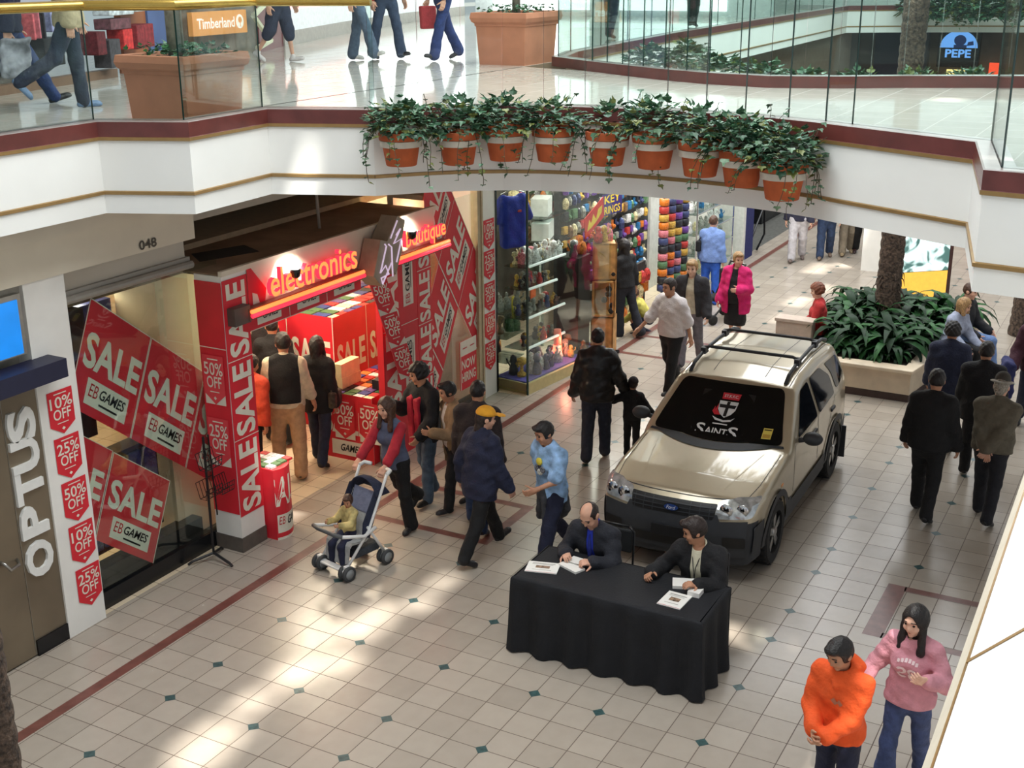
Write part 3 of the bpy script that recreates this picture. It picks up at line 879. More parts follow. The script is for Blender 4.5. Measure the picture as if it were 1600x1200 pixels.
# curved promotion stand at the door
st = empty('promotion_stand', (13.2 * T, 4.3 * T, 0)); tag(st, 'low curved red SALE stand of games just outside the entrance column', 'stand')
mb = MB(T)
arc = [(12.5 + 1.35 * t, 4.15 - .55 * math.sin(math.pi * min(1, .25 + t * .75)) - .0 * t) for t in [i / 10 for i in range(11)]]
pl = [(x, y) for x, y in arc]
mb.prism(pl + [(13.85, 5.3), (12.5, 5.3)], 0.0, 2.7, 0)
mb.build('body', [RED], st)
sg = Sign().rect(0, 0, 1, 1, 0, 0).rect(0, .0, 1, .035, 1, 1).text('SALE', -.22, .48, .97, .9, 1, 1, bold=.03).rect(.02, .1, .96, .36, 1, 1).text('EB', .05, .22, .22, .33, 3, 2, shear=.2).text('GAMES', .3, .2, .9, .32, 2, 2, bold=.02, shear=.3)
mb = MB(T)
for vs, fs, m, L in sg.p:
    pts = []
    for u, v in vs:
        u = max(0, min(1, u)) * 10; i = min(9, int(u)); t = u - i
        x = pl[i][0] + (pl[i + 1][0] - pl[i][0]) * t; y = pl[i][1] + (pl[i + 1][1] - pl[i][1]) * t
        pts.append((x + .0, y - .012 * (L + 1), v * 2.68))
    if m == 0 or len(vs) == 4:      # follow the curve
        (x0, y0), (x1, y1) = vs[0], vs[2]
        for i in range(10):
            a, b = max(x0, i / 10), min(x1, (i + 1) / 10)
            if b <= a: continue
            q = []
            for u, v in ((a, y0), (b, y0), (b, y1), (a, y1)):
                w = u * 10 - i
                q.append((pl[i][0] + (pl[i + 1][0] - pl[i][0]) * w, pl[i][1] + (pl[i + 1][1] - pl[i][1]) * w - .012 * (L + 1), v * 2.68))
            mb.add(q, [(0, 1, 2, 3)], m)
    else:
        mb.add(pts, fs, m)
mb.build('print', PM, st)
rnd = random.Random(8)
for r in range(4):
    for c in range(4):
        mb = MB(T); x = 12.7 + .3 * c; y = 4.0 + .33 * r
        mb.box((x - .13, y - .15, 2.7), (x + .13, y + .15, 2.78), 0, rz=rnd.uniform(-.15, .15))
        tag(mb.build('game_case', [CASECOL[rnd.choice((0, 3, 4, 6, 0, 3))]], origin=(x * T, y * T, 2.7 * T)), 'small game case laid out on the curved promotion stand', 'game case', 'game cases on the promotion stand')
# wire leaflet rack in front of the window
rk = empty('leaflet_rack', (10.3 * T, 4.9 * T, 0)); tag(rk, 'empty black wire leaflet rack on a forked stand before the window', 'rack')
BW = mat('black_wire', (24, 22, 24), .5, var=0)
mb = MB(T)
mb.tube([(10.2, 4.7, 0.25), (10.2, 4.7, 4.6)], .05, 6); mb.tube([(10.55, 4.7, 1.6), (10.45, 4.7, 4.6)], .03, 6)
for a in (0.4, 2.5, 4.6): mb.tube([(10.2, 4.7, .3), (10.2 + .75 * math.cos(a), 4.7 + .75 * math.sin(a), .12), (10.2 + .9 * math.cos(a), 4.7 + .9 * math.sin(a), 0.03)], .05, 6)
mb.build('stand', [BW], rk)
for k, (x0, x1, z) in enumerate(((9.6, 10.4, 2.6), (10.4, 11.0, 2.5), (9.7, 10.5, 3.6))):
    mb = MB(T)
    for i in range(6):
        x = x0 + (x1 - x0) * i / 5
        mb.tube([(x, 4.65, z + .55), (x, 4.5, z), (x, 4.25, z), (x, 4.2, z + .35)], .012, 4)
    for y, zz in ((4.65, z + .55), (4.5, z), (4.25, z), (4.2, z + .35), (4.23, z + .18)): mb.tube([(x0, y, zz), (x1, y, zz)], .015, 4)
    mb.build('basket', [BW], rk)
mb = MB(T); mb.box((5.56, 5.85, 0), (11.0, 6.45, 1.1)); tag(mb.build('window_dark_box', [BLACK], origin=(8 * T, 6.1 * T, 0)), 'long black plinth behind the foot of the sale window', 'plinth')  # black box added to darken the lit floor seen through the window
# ceiling lamps and hanging bits behind the window
for k, (x, y) in enumerate(((9.5, 10), (14, 9), (18, 10), (23, 10), (27, 16), (20, 16))):
    dl = MB(T); dl.lathe([(.3, 9.84), (.3, 9.9)], (x, y, 0), 14)
    tag(dl.build('ceiling_light', [mat('downlight', (255, 244, 220), .4, var=0, emit=12)], origin=(x * T, y * T, 9.84 * T)), 'small round ceiling light inside the sale shop', 'ceiling light', 'downlights in the sale shop')
for x, y, e in ((15, 8.5, 55), (20, 8.5, 75), (25, 10, 70), (18, 14, 60), (9, 9, 20), (25.5, 5.6, 12)):
    lamp('shop_light', 'POINT', (x * T, y * T, 9.3 * T), e, (1, .88, .68), .25)
for k, (x, z, w) in enumerate(((7.9, 9.2, 1.1), (9.2, 9.3, 1.0), (10.3, 9.35, .8))):
    s = Sign().rect(0, 0, w, .75, 0, 0)
    for j in range(3): s.rect(.1 + j * w / 3.4, .15, .1 + j * w / 3.4 + .12, .55, 1, 1)
    put_sign('price_card', s, [mat('card_cream', (226, 214, 172), .6), INK], (x, 8.2, z), (1, 0, 0), (0, 0, 1), FR, 'cream price card hanging behind the top of the window', 'card', 'price cards hanging in the window', back=((0, 0, w, .75), .02))
s = Sign().rect(0, 0, 2.0, 3.4, 0, 0).text('SALE', .2, .3, 1.6, 3.1, 1, 1, bold=.03, rot=90)
put_sign('sale_sheet', s, PM, (10.2, 8.5, 5.6), (.85, 0, -.5), (.5, 0, .85), FR, 'red SALE sheet hanging deeper in the shop behind the window', 'sale banner', back=((0, 0, 2, 3.4), .02))
mb = MB(T); mb.box((6.3, 6.6, 1.2), (9.9, 7.3, 4.4), 0)
for i in range(5): mb.box((6.5 + .68 * i, 6.5, 1.4), (7.05 + .68 * i, 6.62, 4.2), 1)
tag(mb.build('display_rack', [BLACK, CASECOL[1]], origin=(8 * T, 7 * T, 1.2 * T)), 'dark rack of boxed games standing behind the window', 'rack')
mb = MB(T); mb.box((6.2, 7.2, 5.0), (8.0, 8.0, 9.3), 0)
tag(mb.build('game_poster', [mat('poster_dark', (40, 44, 46), .5, var=.4, scale=8)], origin=(7 * T, 7.6 * T, 5 * T)), 'dark poster panel behind the top of the window', 'poster')
mb = MB(T); mb.box((8.6, 8.3, 5.6), (10.2, 8.6, 9.0), 0)
tag(mb.build('game_poster', [mat('poster_blue', (46, 54, 112), .5, var=.3, scale=6)], origin=(9.4 * T, 8.4 * T, 5.6 * T)), 'blue poster panel behind the window banner', 'poster')
# ------------------------------------------------------------------ soft shapes: distance fields meshed with surface nets
def nrm(a): return np.sqrt((a * a).sum(-1))
class Field:
    def __init__(self, lo, hi, h):
        self.lo = np.array(lo, float); self.h = h
        self.n = np.maximum(4, np.ceil((np.array(hi, float) - self.lo) / h).astype(int) + 1)
        self.ax = [self.lo[i] + h * np.arange(self.n[i]) for i in range(3)]
        self.v = np.full(tuple(self.n), 1e3, np.float32)
    def block(self, lo, hi, m):
        s = []
        for i in range(3):
            a = max(0, int(math.floor((lo[i] - m - self.lo[i]) / self.h))); b = min(self.n[i], int(math.ceil((hi[i] + m - self.lo[i]) / self.h)) + 1)
            if b <= a: return None, None
            s.append(slice(a, b))
        X, Y, Z = np.meshgrid(self.ax[0][s[0]], self.ax[1][s[1]], self.ax[2][s[2]], indexing='ij')
        return tuple(s), np.stack([X, Y, Z], -1)
    def add(self, fn, lo, hi, k=0.03):
        s, P = self.block(lo, hi, k + 3 * self.h)
        if s is None: return self
        b = fn(P); a = self.v[s]
        h = np.maximum(k - np.abs(a - b), 0) / max(k, 1e-6)
        self.v[s] = np.minimum(a, b) - h * h * k / 4
        return self
    def sub(self, fn, lo=None, hi=None, k=0.01):
        if lo is None: lo, hi = self.lo, self.lo + self.h * self.n
        s, P = self.block(lo, hi, k + 3 * self.h)
        if s is None: return self
        b = -fn(P); a = self.v[s]
        h = np.maximum(k - np.abs(a - b), 0) / max(k, 1e-6)
        self.v[s] = np.maximum(a, b) + h * h * k / 4
        return self
    def disp(self, fn):
        s, P = self.block(self.lo, self.lo + self.h * self.n, 0)
        self.v[s] += fn(P).astype(np.float32)
        return self
    def mesh(self):
        v = self.v
        v[0], v[-1], v[:, 0], v[:, -1], v[:, :, 0], v[:, :, -1] = [1e2] * 6
        ins = v < 0
        nx, ny, nz = [q - 1 for q in v.shape]
        cnt = np.zeros((nx, ny, nz), np.int8)
        for dx in (0, 1):
            for dy in (0, 1):
                for dz in (0, 1):
                    cnt += ins[dx:dx + nx, dy:dy + ny, dz:dz + nz]
        act = (cnt > 0) & (cnt < 8)
        idx = np.full(act.shape, -1, np.int64)
        I, J, K = np.nonzero(act)
        idx[I, J, K] = np.arange(len(I))
        pos = np.zeros((len(I), 3)); num = np.zeros(len(I))
        base = np.stack([I, J, K], -1).astype(float)
        for ax in range(3):
            o1, o2 = [a for a in range(3) if a != ax]
            for p in (0, 1):
                for q in (0, 1):
                    d = [0, 0, 0]; d[o1] = p; d[o2] = q
                    e = list(d); e[ax] = 1
                    a = v[I + d[0], J + d[1], K + d[2]]; b = v[I + e[0], J + e[1], K + e[2]]
                    c = (a < 0) != (b < 0)
                    t = np.where(c, a / np.where(np.abs(a - b) < 1e-9, 1, a - b), 0)
                    off = np.tile(np.array(d, float), (len(I), 1)); off[:, ax] = t
                    pos += (base + off) * c[:, None]; num += c
        pos = pos / np.maximum(num, 1)[:, None] * self.h + self.lo
        quads = []
        for ax in range(3):
            o1, o2 = (ax + 1) % 3, (ax + 2) % 3
            sa = [slice(None)] * 3; sb = [slice(None)] * 3
            sa[ax] = slice(0, -1); sb[ax] = slice(1, None)
            A, B = ins[tuple(sa)], ins[tuple(sb)]
            for flip, C in ((0, A & ~B), (1, ~A & B)):
                q = np.stack(np.nonzero(C), -1)
                q = q[(q[:, o1] > 0) & (q[:, o2] > 0) & (q[:, o1] < v.shape[o1] - 1) & (q[:, o2] < v.shape[o2] - 1)]
                if not len(q): continue
                def at(d1, d2):
                    r = q.copy(); r[:, o1] -= d1; r[:, o2] -= d2
                    return idx[r[:, 0], r[:, 1], r[:, 2]]
                f = np.stack([at(1, 1), at(0, 1), at(0, 0), at(1, 0)], -1)
                quads.append(f[:, ::-1] if flip else f)
        return pos, (np.concatenate(quads) if quads else np.zeros((0, 4), int))

def net_obj(name, parts, mats, parent=None, loc=None, smooth=True, relax=1):
    """one mesh object out of one or more (verts, quads, material) shells"""
    V, F, MI = [], [], []
    n = 0
    for p in parts:
        v, f = p[0], p[1]
        if relax:
            for _ in range(relax):
                acc = np.zeros_like(v); c = np.zeros(len(v))
                for a in range(4):
                    for b in (1, 3):
                        np.add.at(acc, f[:, a], v[f[:, (a + b) % 4]]); np.add.at(c, f[:, a], 1)
                v = 0.5 * v + 0.5 * acc / np.maximum(c, 1)[:, None]
        V.append(v); F.append(f + n); n += len(v); MI.append(np.broadcast_to(p[2] if len(p) > 2 else 0, len(f)))
    V, F, MI = np.concatenate(V), np.concatenate(F), np.concatenate(MI)
    me = bpy.data.meshes.new(name)
    me.vertices.add(len(V)); me.vertices.foreach_set('co', V.astype(np.float32).ravel())
    me.loops.add(len(F) * 4); me.loops.foreach_set('vertex_index', F.astype(np.int32).ravel())
    me.polygons.add(len(F)); me.polygons.foreach_set('loop_start', (np.arange(len(F)) * 4).astype(np.int32))
    try: me.polygons.foreach_set('loop_total', np.full(len(F), 4, np.int32))
    except Exception: pass
    for m in (mats if isinstance(mats, (list, tuple)) else [mats]): me.materials.append(m)
    me.polygons.foreach_set('material_index', MI.astype(np.int32))
    me.polygons.foreach_set('use_smooth', np.ones(len(F), bool))
    me.update(calc_edges=True); me.validate()
    o = bpy.data.objects.new(name, me)
    COL.objects.link(o)
    if parent is not None: o.parent = parent
    if loc is not None: o.location = loc
    return o

def f_cap(a, b, ra, rb):
    a, b = np.array(a, float), np.array(b, float); ab = b - a; L = max(ab @ ab, 1e-9)
    def fn(P):
        t = np.clip(((P - a) @ ab) / L, 0, 1)
        return nrm(P - a - t[..., None] * ab) - (ra + (rb - ra) * t)
    r = max(ra, rb)
    return fn, np.minimum(a, b) - r, np.maximum(a, b) + r
def f_ell(c, r, M=None):
    c, r = np.array(c, float), np.array(r, float); M = np.eye(3) if M is None else np.array(M, float)   # rows of M: the ellipsoid's axes
    def fn(P):
        q = (P - c) @ M.T
        k0 = nrm(q / r); k1 = nrm(q / (r * r))
        return np.where(k1 < 1e-6, -min(r), k0 * (k0 - 1) / np.maximum(k1, 1e-6))
    m = max(r)
    return fn, c - m, c + m
def f_box(c, hf, rd, M=None):
    c, hf = np.array(c, float), np.array(hf, float) - rd; M = np.eye(3) if M is None else np.array(M, float)
    def fn(P):
        q = np.abs((P - c) @ M.T) - hf
        return nrm(np.maximum(q, 0)) + np.minimum(q.max(-1), 0) - rd
    m = math.sqrt(((hf + rd) ** 2).sum())
    return fn, c - m, c + m
def poly_sd(px, pz, poly):
    """signed distance to a polygon, vectorised"""
    d = np.full(px.shape, 1e9); s = np.ones(px.shape)
    n = len(poly)
    for i in range(n):
        ax, az = poly[i]; bx, bz = poly[i - 1]
        ex, ez = bx - ax, bz - az; wx, wz = px - ax, pz - az
        t = np.clip((wx * ex + wz * ez) / (ex * ex + ez * ez), 0, 1)
        d = np.minimum(d, (wx - ex * t) ** 2 + (wz - ez * t) ** 2)
        c1, c2, c3 = pz >= az, pz < bz, ex * wz > ez * wx
        s = np.where((c1 & c2 & c3) | (~c1 & ~c2 & ~c3), -s, s)
    return s * np.sqrt(d)
def smax(a, b, k):
    h = np.maximum(k - np.abs(a - b), 0) / k
    return np.maximum(a, b) + h * h * k / 4
def round_poly(pts, r, n=4):
    out = []
    k = len(pts)
    for i in range(k):
        p, a, b = Vector(pts[i]), Vector(pts[i - 1]), Vector(pts[(i + 1) % k])
        da, db = a - p, b - p
        q = min(r, da.length * .45, db.length * .45)
        s, e = p + da.normalized() * q, p + db.normalized() * q
        for j in range(n + 1):
            t = j / n
            out.append(tuple(s * (1 - t) ** 2 + p * 2 * t * (1 - t) + e * t * t))
    return out

# ------------------------------------------------------------------ the car
PAINT = mat('champagne_paint', (194, 181, 154), 0.32, metal=0.45, var=0.02, scale=3, coat=1.0)
CLAD = mat('dark_cladding', (46, 48, 52), 0.55, var=0.05)
CGLASS = mat('car_glass', (12, 16, 18), 0.06, var=0, spec=0.35)
RUBBER = mat('tyre_rubber', (26, 26, 27), 0.75, var=0.1)
ALLOY = mat('alloy', (178, 178, 176), 0.3, metal=0.8, var=0.03)
CHROME = mat('chrome', (214, 216, 218), 0.12, metal=1.0, var=0)
SIDE = [(0.05, .27), (0.0, .60), (0.05, .84), (0.16, .955), (0.55, 1.02), (1.05, 1.075), (1.36, 1.11), (1.62, 1.30), (2.06, 1.585), (2.5, 1.655), (3.1, 1.665), (3.8, 1.625), (4.02, 1.58),
        (4.17, 1.30), (4.27, 1.05), (4.32, .80), (4.30, .45), (4.2, .27)]
def car_f(P):
    x, y, z = P[..., 0], P[..., 1], P[..., 2]
    zz = z + 0.05 * np.clip(np.abs(y) / .8, 0, 1.2) ** 2
    xx = x - 0.16 * np.clip(np.abs(y) / .84, 0, 1.2) ** 3 * np.clip(1.6 - x, 0, 1) + 0.05 * np.clip(np.abs(y) / .84, 0, 1.2) ** 3 * np.clip(x - 3.3, 0, 1)
    p = poly_sd(xx, zz, SIDE)
    w = .852 + .012 * np.sin(np.clip((z - .4) / .6, 0, 1) * math.pi)
    w = w - .20 * np.clip((z - 1.06) / .6, 0, 1.2) ** 1.1
    w = w - .10 * np.clip((.75 - x) / .75, 0, 1) ** 2 - .06 * np.clip((x - 3.5) / .8, 0, 1) ** 2
    d = smax(p, (np.abs(y) - w) * .95, .09)
    return d
WH = [(.86, .39), (3.47, .39)]
car = empty('car', (5.03, -3.03, 0), math.radians(1.6))
tag(car, 'champagne gold four-wheel drive car with dark bumpers parked on the mall floor', 'car')
fld = Field((-.1, -1.0, .2), (4.45, 1.0, 1.8), .022)
fld.add(car_f, fld.lo, fld.lo + fld.h * fld.n, 1e-3)
for wx, r in WH:
    fld.sub(lambda P, wx=wx: np.maximum(np.sqrt((P[..., 0] - wx) ** 2 + (P[..., 2] - .36) ** 2) - r, .5 - np.abs(P[..., 1])), k=.02)
v, f = fld.mesh()
cb_ = v[f].mean(1)
dk = (cb_[:, 2] < .36) | ((cb_[:, 0] < .30) & (cb_[:, 2] < .72)) | ((cb_[:, 0] > 4.1) & (cb_[:, 2] < .60))
net_obj('body', [(v, f, dk.astype(int))], [PAINT, CLAD], car, relax=2)

def car_patch(name, poly, axis, sign, off, mats, step=.05, parent=car, m2=None):
    """a panel cut to an outline and laid over the bodywork: poly in the plane across axis"""
    bm = bmesh.new()
    vs = [bm.verts.new((p[0], p[1], 0)) for p in poly]
    bm.faces.new(vs)
    xs = [p[0] for p in poly]; ys = [p[1] for p in poly]
    for a, (lo, hi) in ((0, (min(xs), max(xs))), (1, (min(ys), max(ys)))):
        c = lo + step
        while c < hi:
            co = (c, 0, 0) if a == 0 else (0, c, 0); no = (1, 0, 0) if a == 0 else (0, 1, 0)
            bmesh.ops.bisect_plane(bm, geom=bm.verts[:] + bm.edges[:] + bm.faces[:], plane_co=co, plane_no=no)
            c += step
    bmesh.ops.triangulate(bm, faces=[q for q in bm.faces if len(q.verts) > 4])
    bm.verts.ensure_lookup_table(); bm.verts.index_update()
    q = np.array([v.co[:2] for v in bm.verts])
    fs = [tuple(v.index for v in fc.verts) for fc in bm.faces]
    bm.free()
    P = np.zeros((len(q), 3))
    o = [i for i in range(3) if i != axis]
    P[:, o[0]] = q[:, 0]; P[:, o[1]] = q[:, 1]
    far = {0: (-.4, 4.8), 1: (-1.3, 1.3), 2: (.1, 2.2)}[axis][1 if sign > 0 else 0]
    P[:, axis] = far
    for _ in range(140):
        d = car_f(P) - off
        P[:, axis] -= sign * np.clip(d, -.05, .05) * .8
    good = np.abs(car_f(P) - off) < .02
    fs = [q for q in fs if all(good[i] for i in q)]
    me = MB(); me.add([tuple(p) for p in P], fs, 0)
    ob = me.build(name, mats, parent, smooth=True, local=True)
    # outward facing
    ob.data.update()
    s = sum(pl.normal[axis] * pl.area for pl in ob.data.polygons)
    if s * sign < 0:
        ob.data.flip_normals()
    return ob
def both(fn):
    for s in (-1, 1): fn(s)
# glass
ws = round_poly([(-.745, 1.105), (.745, 1.105), (.585, 1.55), (-.585, 1.55)], .07)
car_patch('windscreen', ws, 0, -1, .006, [CGLASS])
for s in (-1, 1):
    car_patch('side_window', round_poly([(1.72, 1.11), (2.18, 1.50), (2.50, 1.52), (2.56, 1.10)], .05), 1, s, .006, [CGLASS])
    car_patch('side_window', round_poly([(2.66, 1.10), (2.60, 1.52), (3.06, 1.52), (3.36, 1.35), (3.40, 1.12)], .05), 1, s, .006, [CGLASS])
    car_patch('side_window', round_poly([(3.52, 1.14), (3.46, 1.36), (3.30, 1.50), (3.86, 1.47), (4.02, 1.18)], .06), 1, s, .006, [CGLASS])
    car_patch('lower_cladding', [(1.26, .34), (1.33, .55), (1.42, .56), (1.46, .50), (2.9, .50), (2.97, .56), (3.06, .34)], 1, s, .014, [CLAD])
    car_patch('corner_cladding', [(.20, .36), (.20, .66), (.30, .68), (.42, .70), (.45, .36)], 1, s, .014, [CLAD])
    car_patch('corner_cladding', [(3.88, .36), (3.92, .62), (4.16, .64), (4.16, .36)], 1, s, .014, [CLAD])
    for wx, r in WH:     # flared arch
        ring = [(wx + .46 * math.cos(a), .36 + .46 * math.sin(a)) for a in [math.pi * i / 16 for i in range(17)]] + [(wx + .385 * math.cos(a), .36 + .385 * math.sin(a)) for a in [math.pi * (16 - i) / 16 for i in range(17)]]
        car_patch('arch_flare', ring, 1, s, .022, [CLAD], .04)
    for pts in ([(2.60, .56), (2.585, 1.09), (2.60, 1.09), (2.615, .56)], [(1.52, .56), (1.56, 1.08), (1.572, 1.08), (1.532, .56)], [(3.05, .75), (3.42, 1.10), (3.435, 1.10), (3.065, .75)]):
        car_patch('door_seam', pts, 1, s, .002, [CLAD], .08)
    for hx in (2.34, 3.22):
        mb = MB(); mb.box((hx, s * .855 - .02, .93), (hx + .17, s * .855 + .02, .975)); mb.build('door_handle', [CLAD], car, local=True, bevel=.012)
    mb = MB(); mb.ball((0, 0, 0), 1, 14, 10); mb.v = [(1.72 + v[0] * .09, s * (1.0) + v[1] * .11, 1.13 + v[2] * .075) for v in mb.v]
    mb.tube([(1.74, s * .80, 1.07), (1.74, s * .95, 1.11)], .03, 8)
    mb.build('mirror', [CLAD], car, smooth=True, local=True)
    mb = MB(); mb.box((1.02, s * .858 - .008, .80), (1.09, s * .858 + .008, .83)); mb.build('indicator', [mat('amber', (226, 140, 40), .3, var=0)], car, local=True, bevel=.004)
    # headlamp with inner reflectors
    hl = car_patch('headlamp', round_poly([(s * .44, .755), (s * .80, .77), (s * .83, .93), (s * .62, .945), (s * .46, .92)], .04), 0, -1, .012, [mat('lamp_lens', (196, 200, 200), .08, metal=.55, var=.25, scale=14)], .03)
    for yy, r in ((.55, .07), (.70, .065)):
        q = np.array([[-.4, s * yy, .85]])
        for _ in range(120): q[:, 0] += np.clip(car_f(q), -.05, .05) * .8
        mb = MB(); mb.lathe([(.01, -.01), (r * .5, .0), (r, .014), (r * .96, .02)], (0, 0, 0), 16, 0, Matrix.Rotation(math.radians(-90), 3, 'Y'))
        mb.v = [(v[0] + q[0, 0] - .02, v[1] + q[0, 1], v[2] + q[0, 2]) for v in mb.v]
        mb.build('reflector', [CHROME], hl, smooth=True, local=True)
    mb = MB(); mb.box((3.93, s * .80 - .012 - .1, .10), (3.95, s * .80 + .06, .52)); mb.build('mud_flap', [CLAD], car, local=True)
    # roof rail
    pts = [(2.12, 1.575), (2.25, 1.645), (2.6, 1.69), (3.2, 1.70), (3.75, 1.665), (3.98, 1.60)]
    mb = MB(); mb.tube([(x, s * .56, z) for x, z in pts], .022, 8); mb.build('roof_rail', [CLAD], car, smooth=True, local=True)
for bx in (2.62, 3.42):
    mb = MB(); mb.tube([(bx, -.58, 1.71), (bx, -.5, 1.745), (bx, .5, 1.745), (bx, .58, 1.71)], .02, 8)
    for s in (-1, 1): mb.box((bx - .06, s * .56 - .03, 1.66), (bx + .06, s * .56 + .03, 1.735))
    mb.build('roof_bar', [CLAD], car, local=True)
# front: dark bumper, grille, plate, badge
car_patch('front_bumper', [(-.755, .35), (-.765, .745), (-.50, .735), (-.47, .80), (.47, .80), (.50, .735), (.765, .745), (.755, .35)], 0, -1, .02, [CLAD], .05)
car_patch('rear_bumper', [(-.72, .36), (-.72, .66), (.72, .66), (.72, .36)], 0, 1, .02, [CLAD], .06)
car_patch('rear_window', round_poly([(-.62, 1.13), (.62, 1.13), (.52, 1.50), (-.52, 1.50)], .06), 0, 1, .006, [CGLASS])
gr = car_patch('grille', round_poly([(-.43, .745), (.43, .745), (.46, .895), (-.46, .895)], .02), 0, -1, .024, [mat('grille_black', (14, 14, 15), .45, var=0)], .04)
for z in (.78, .82, .86):
    car_patch('grille_bar', [(-.44, z), (.44, z), (.44, z + .012), (-.44, z + .012)], 0, -1, .034, [CLAD], .06, gr)
for i in range(9):
    y = -.40 + .1 * i
    if abs(y) > .1: car_patch('grille_bar', [(y, .75), (y + .01, .75), (y + .01, .89), (y, .89)], 0, -1, .033, [CLAD], .06, gr)
ov = [(.075 * math.cos(a), .82 + .031 * math.sin(a)) for a in [2 * math.pi * i / 24 for i in range(24)]]
bd = car_patch('badge', [(1.14 * y, .82 + 1.16 * (z - .82)) for y, z in ov], 0, -1, .045, [CHROME], .05)
car_patch('badge_face', ov, 0, -1, .05, [mat('badge_blue', (36, 62, 120), .3, var=0)], .05, bd)
vs, fs, a = text_geo('Ford', 0.0, .35)
q = np.array([[-.4, 0, .82]])
for _ in range(120): q[:, 0] += np.clip(car_f(q) - .055, -.05, .05) * .8
mb = MB(); mb.add([(q[0, 0], -(u - .5) * .10 if True else 0, .80 + .04 * v) for u, v in vs], fs, 0)
mb.build('badge_script', [mat('badge_silver', (220, 222, 226), .3, var=0)], bd, local=True)
mb = MB(); mb.box((-.035, -.20, .50), (-.015, .20, .62)); mb.build('plate_holder', [mat('holder_black', (22, 22, 24), .5, var=0)], car, local=True, bevel=.004)
car_patch('lower_intake', round_poly([(-.40, .40), (.40, .40), (.44, .50), (-.44, .50)], .02), 0, -1, .026, [MATS['grille_black']], .06)
for s in (-1, 1):
    car_patch('fog_recess', round_poly([(s * .54, .46), (s * .76, .46), (s * .76, .58), (s * .54, .58)], .02), 0, -1, .026, [MATS['grille_black']], .06)
    # bonnet creases, wiper
    car_patch('bonnet_crease', [(.34, s * .44), (1.22, s * .60), (1.22, s * .608), (.34, s * .45)], 2, 1, .004, [PAINT], .05)
    car_patch('bonnet_gap', [(.20, s * .69), (.6, s * .745), (1.3, s * .765), (1.3, s * .772), (.6, s * .752), (.20, s * .698)], 2, 1, .002, [CLAD], .05)
    for yy in (.30,):
        car_patch('roof_groove', [(2.2, s * yy), (3.9, s * yy), (3.9, s * (yy + .008)), (2.2, s * (yy + .008))], 2, 1, .002, [CLAD], .08)
    car_patch('roof_groove', [(2.1, s * .61), (3.95, s * .60), (3.95, s * .608), (2.1, s * .618)], 2, 1, .003, [CLAD], .08)
car_patch('windscreen_trim', [(-.77, 1.085), (.77, 1.085), (.755, 1.105), (-.755, 1.105)], 0, -1, .008, [CLAD], .06)
car_patch('bonnet_gap', [(-.72, .925), (.72, .925), (.72, .932), (-.72, .932)], 0, -1, .004, [CLAD], .06)
# club poster behind the windscreen, registration label
def on_screen(s, mats, name, yc, z0, wid, hei):
    """prints hug the windscreen's slope; sign units are metres across and up"""
    mb = MB()
    for vs, fs, m, L in s.p:
        P = np.array([[-.2, yc - u * wid, z0 + v * hei] for u, v in vs])
        for _ in range(120): P[:, 0] += np.clip(car_f(P) - (.009 + .002 * L), -.05, .05) * .8
        mb.add([tuple(p) for p in P], fs, m)
    return mb.build(name, mats, car, local=True)
RW = mat('poster_white', (222, 222, 220), .5, var=0); RK = mat('poster_black', (12, 12, 14), .4, var=0); RR = mat('poster_red', (200, 28, 44), .5, var=0)
cr = Sign()
cr.rect(0, 0, 1, 1, 0, 0)
cr.poly([(.40, .84), (.72, .84), (.735, .98), (.385, .98)], 2, 1)
cr.text('ST.K.F.C.', .43, .885, .70, .945, 1, 2, bold=.01)
cr.poly([(.375, .80), (.735, .80), (.72, .62), (.66, .52), (.555, .44), (.45, .52), (.39, .62)], 1, 1)
cr.poly([(.395, .78), (.715, .78), (.70, .63), (.645, .54), (.555, .47), (.465, .54), (.41, .63)], 1, 2)
cr.poly([(.395, .73), (.715, .73), (.70, .66), (.41, .66)], 0, 3)
cr.poly([(.525, .80), (.585, .80), (.585, .48), (.525, .48)], 0, 3)
cr.poly([(.585, .66), (.70, .66), (.645, .54), (.585, .50)], 1, 2)
cr.poly([(.30, .56), (.33, .68), (.35, .60), (.375, .74), (.39, .60), (.47, .50), (.36, .49)], 2, 3)
cr.poly([(.33, .46), (.42, .42), (.56, .39), (.70, .42), (.76, .47), (.70, .38), (.56, .35), (.40, .38)], 1, 3)
cr.rect(.38, .285, .66, .31, 1, 2)
cr.text('S', .10, .02, .27, .27, 1, 2, bold=.012).text('AINT', .28, .05, .70, .20, 1, 2, bold=.015).text('S', .71, .02, .89, .27, 1, 2, bold=.012)
on_screen(cr, [RK, RW, RR], 'club_poster', .30, 1.115, .60, .36)
lb = Sign().rect(0, 0, 1, 1, 0, 0).rect(.1, .1, .9, .45, 1, 1).rect(.1, .8, .9, .9, 2, 1)
on_screen(lb, [mat('label_yellow', (222, 200, 90), .5, var=0), mat('label_ochre', (190, 150, 60), .5, var=0), RK], 'registration_label', -.50, 1.15, .10, .085)
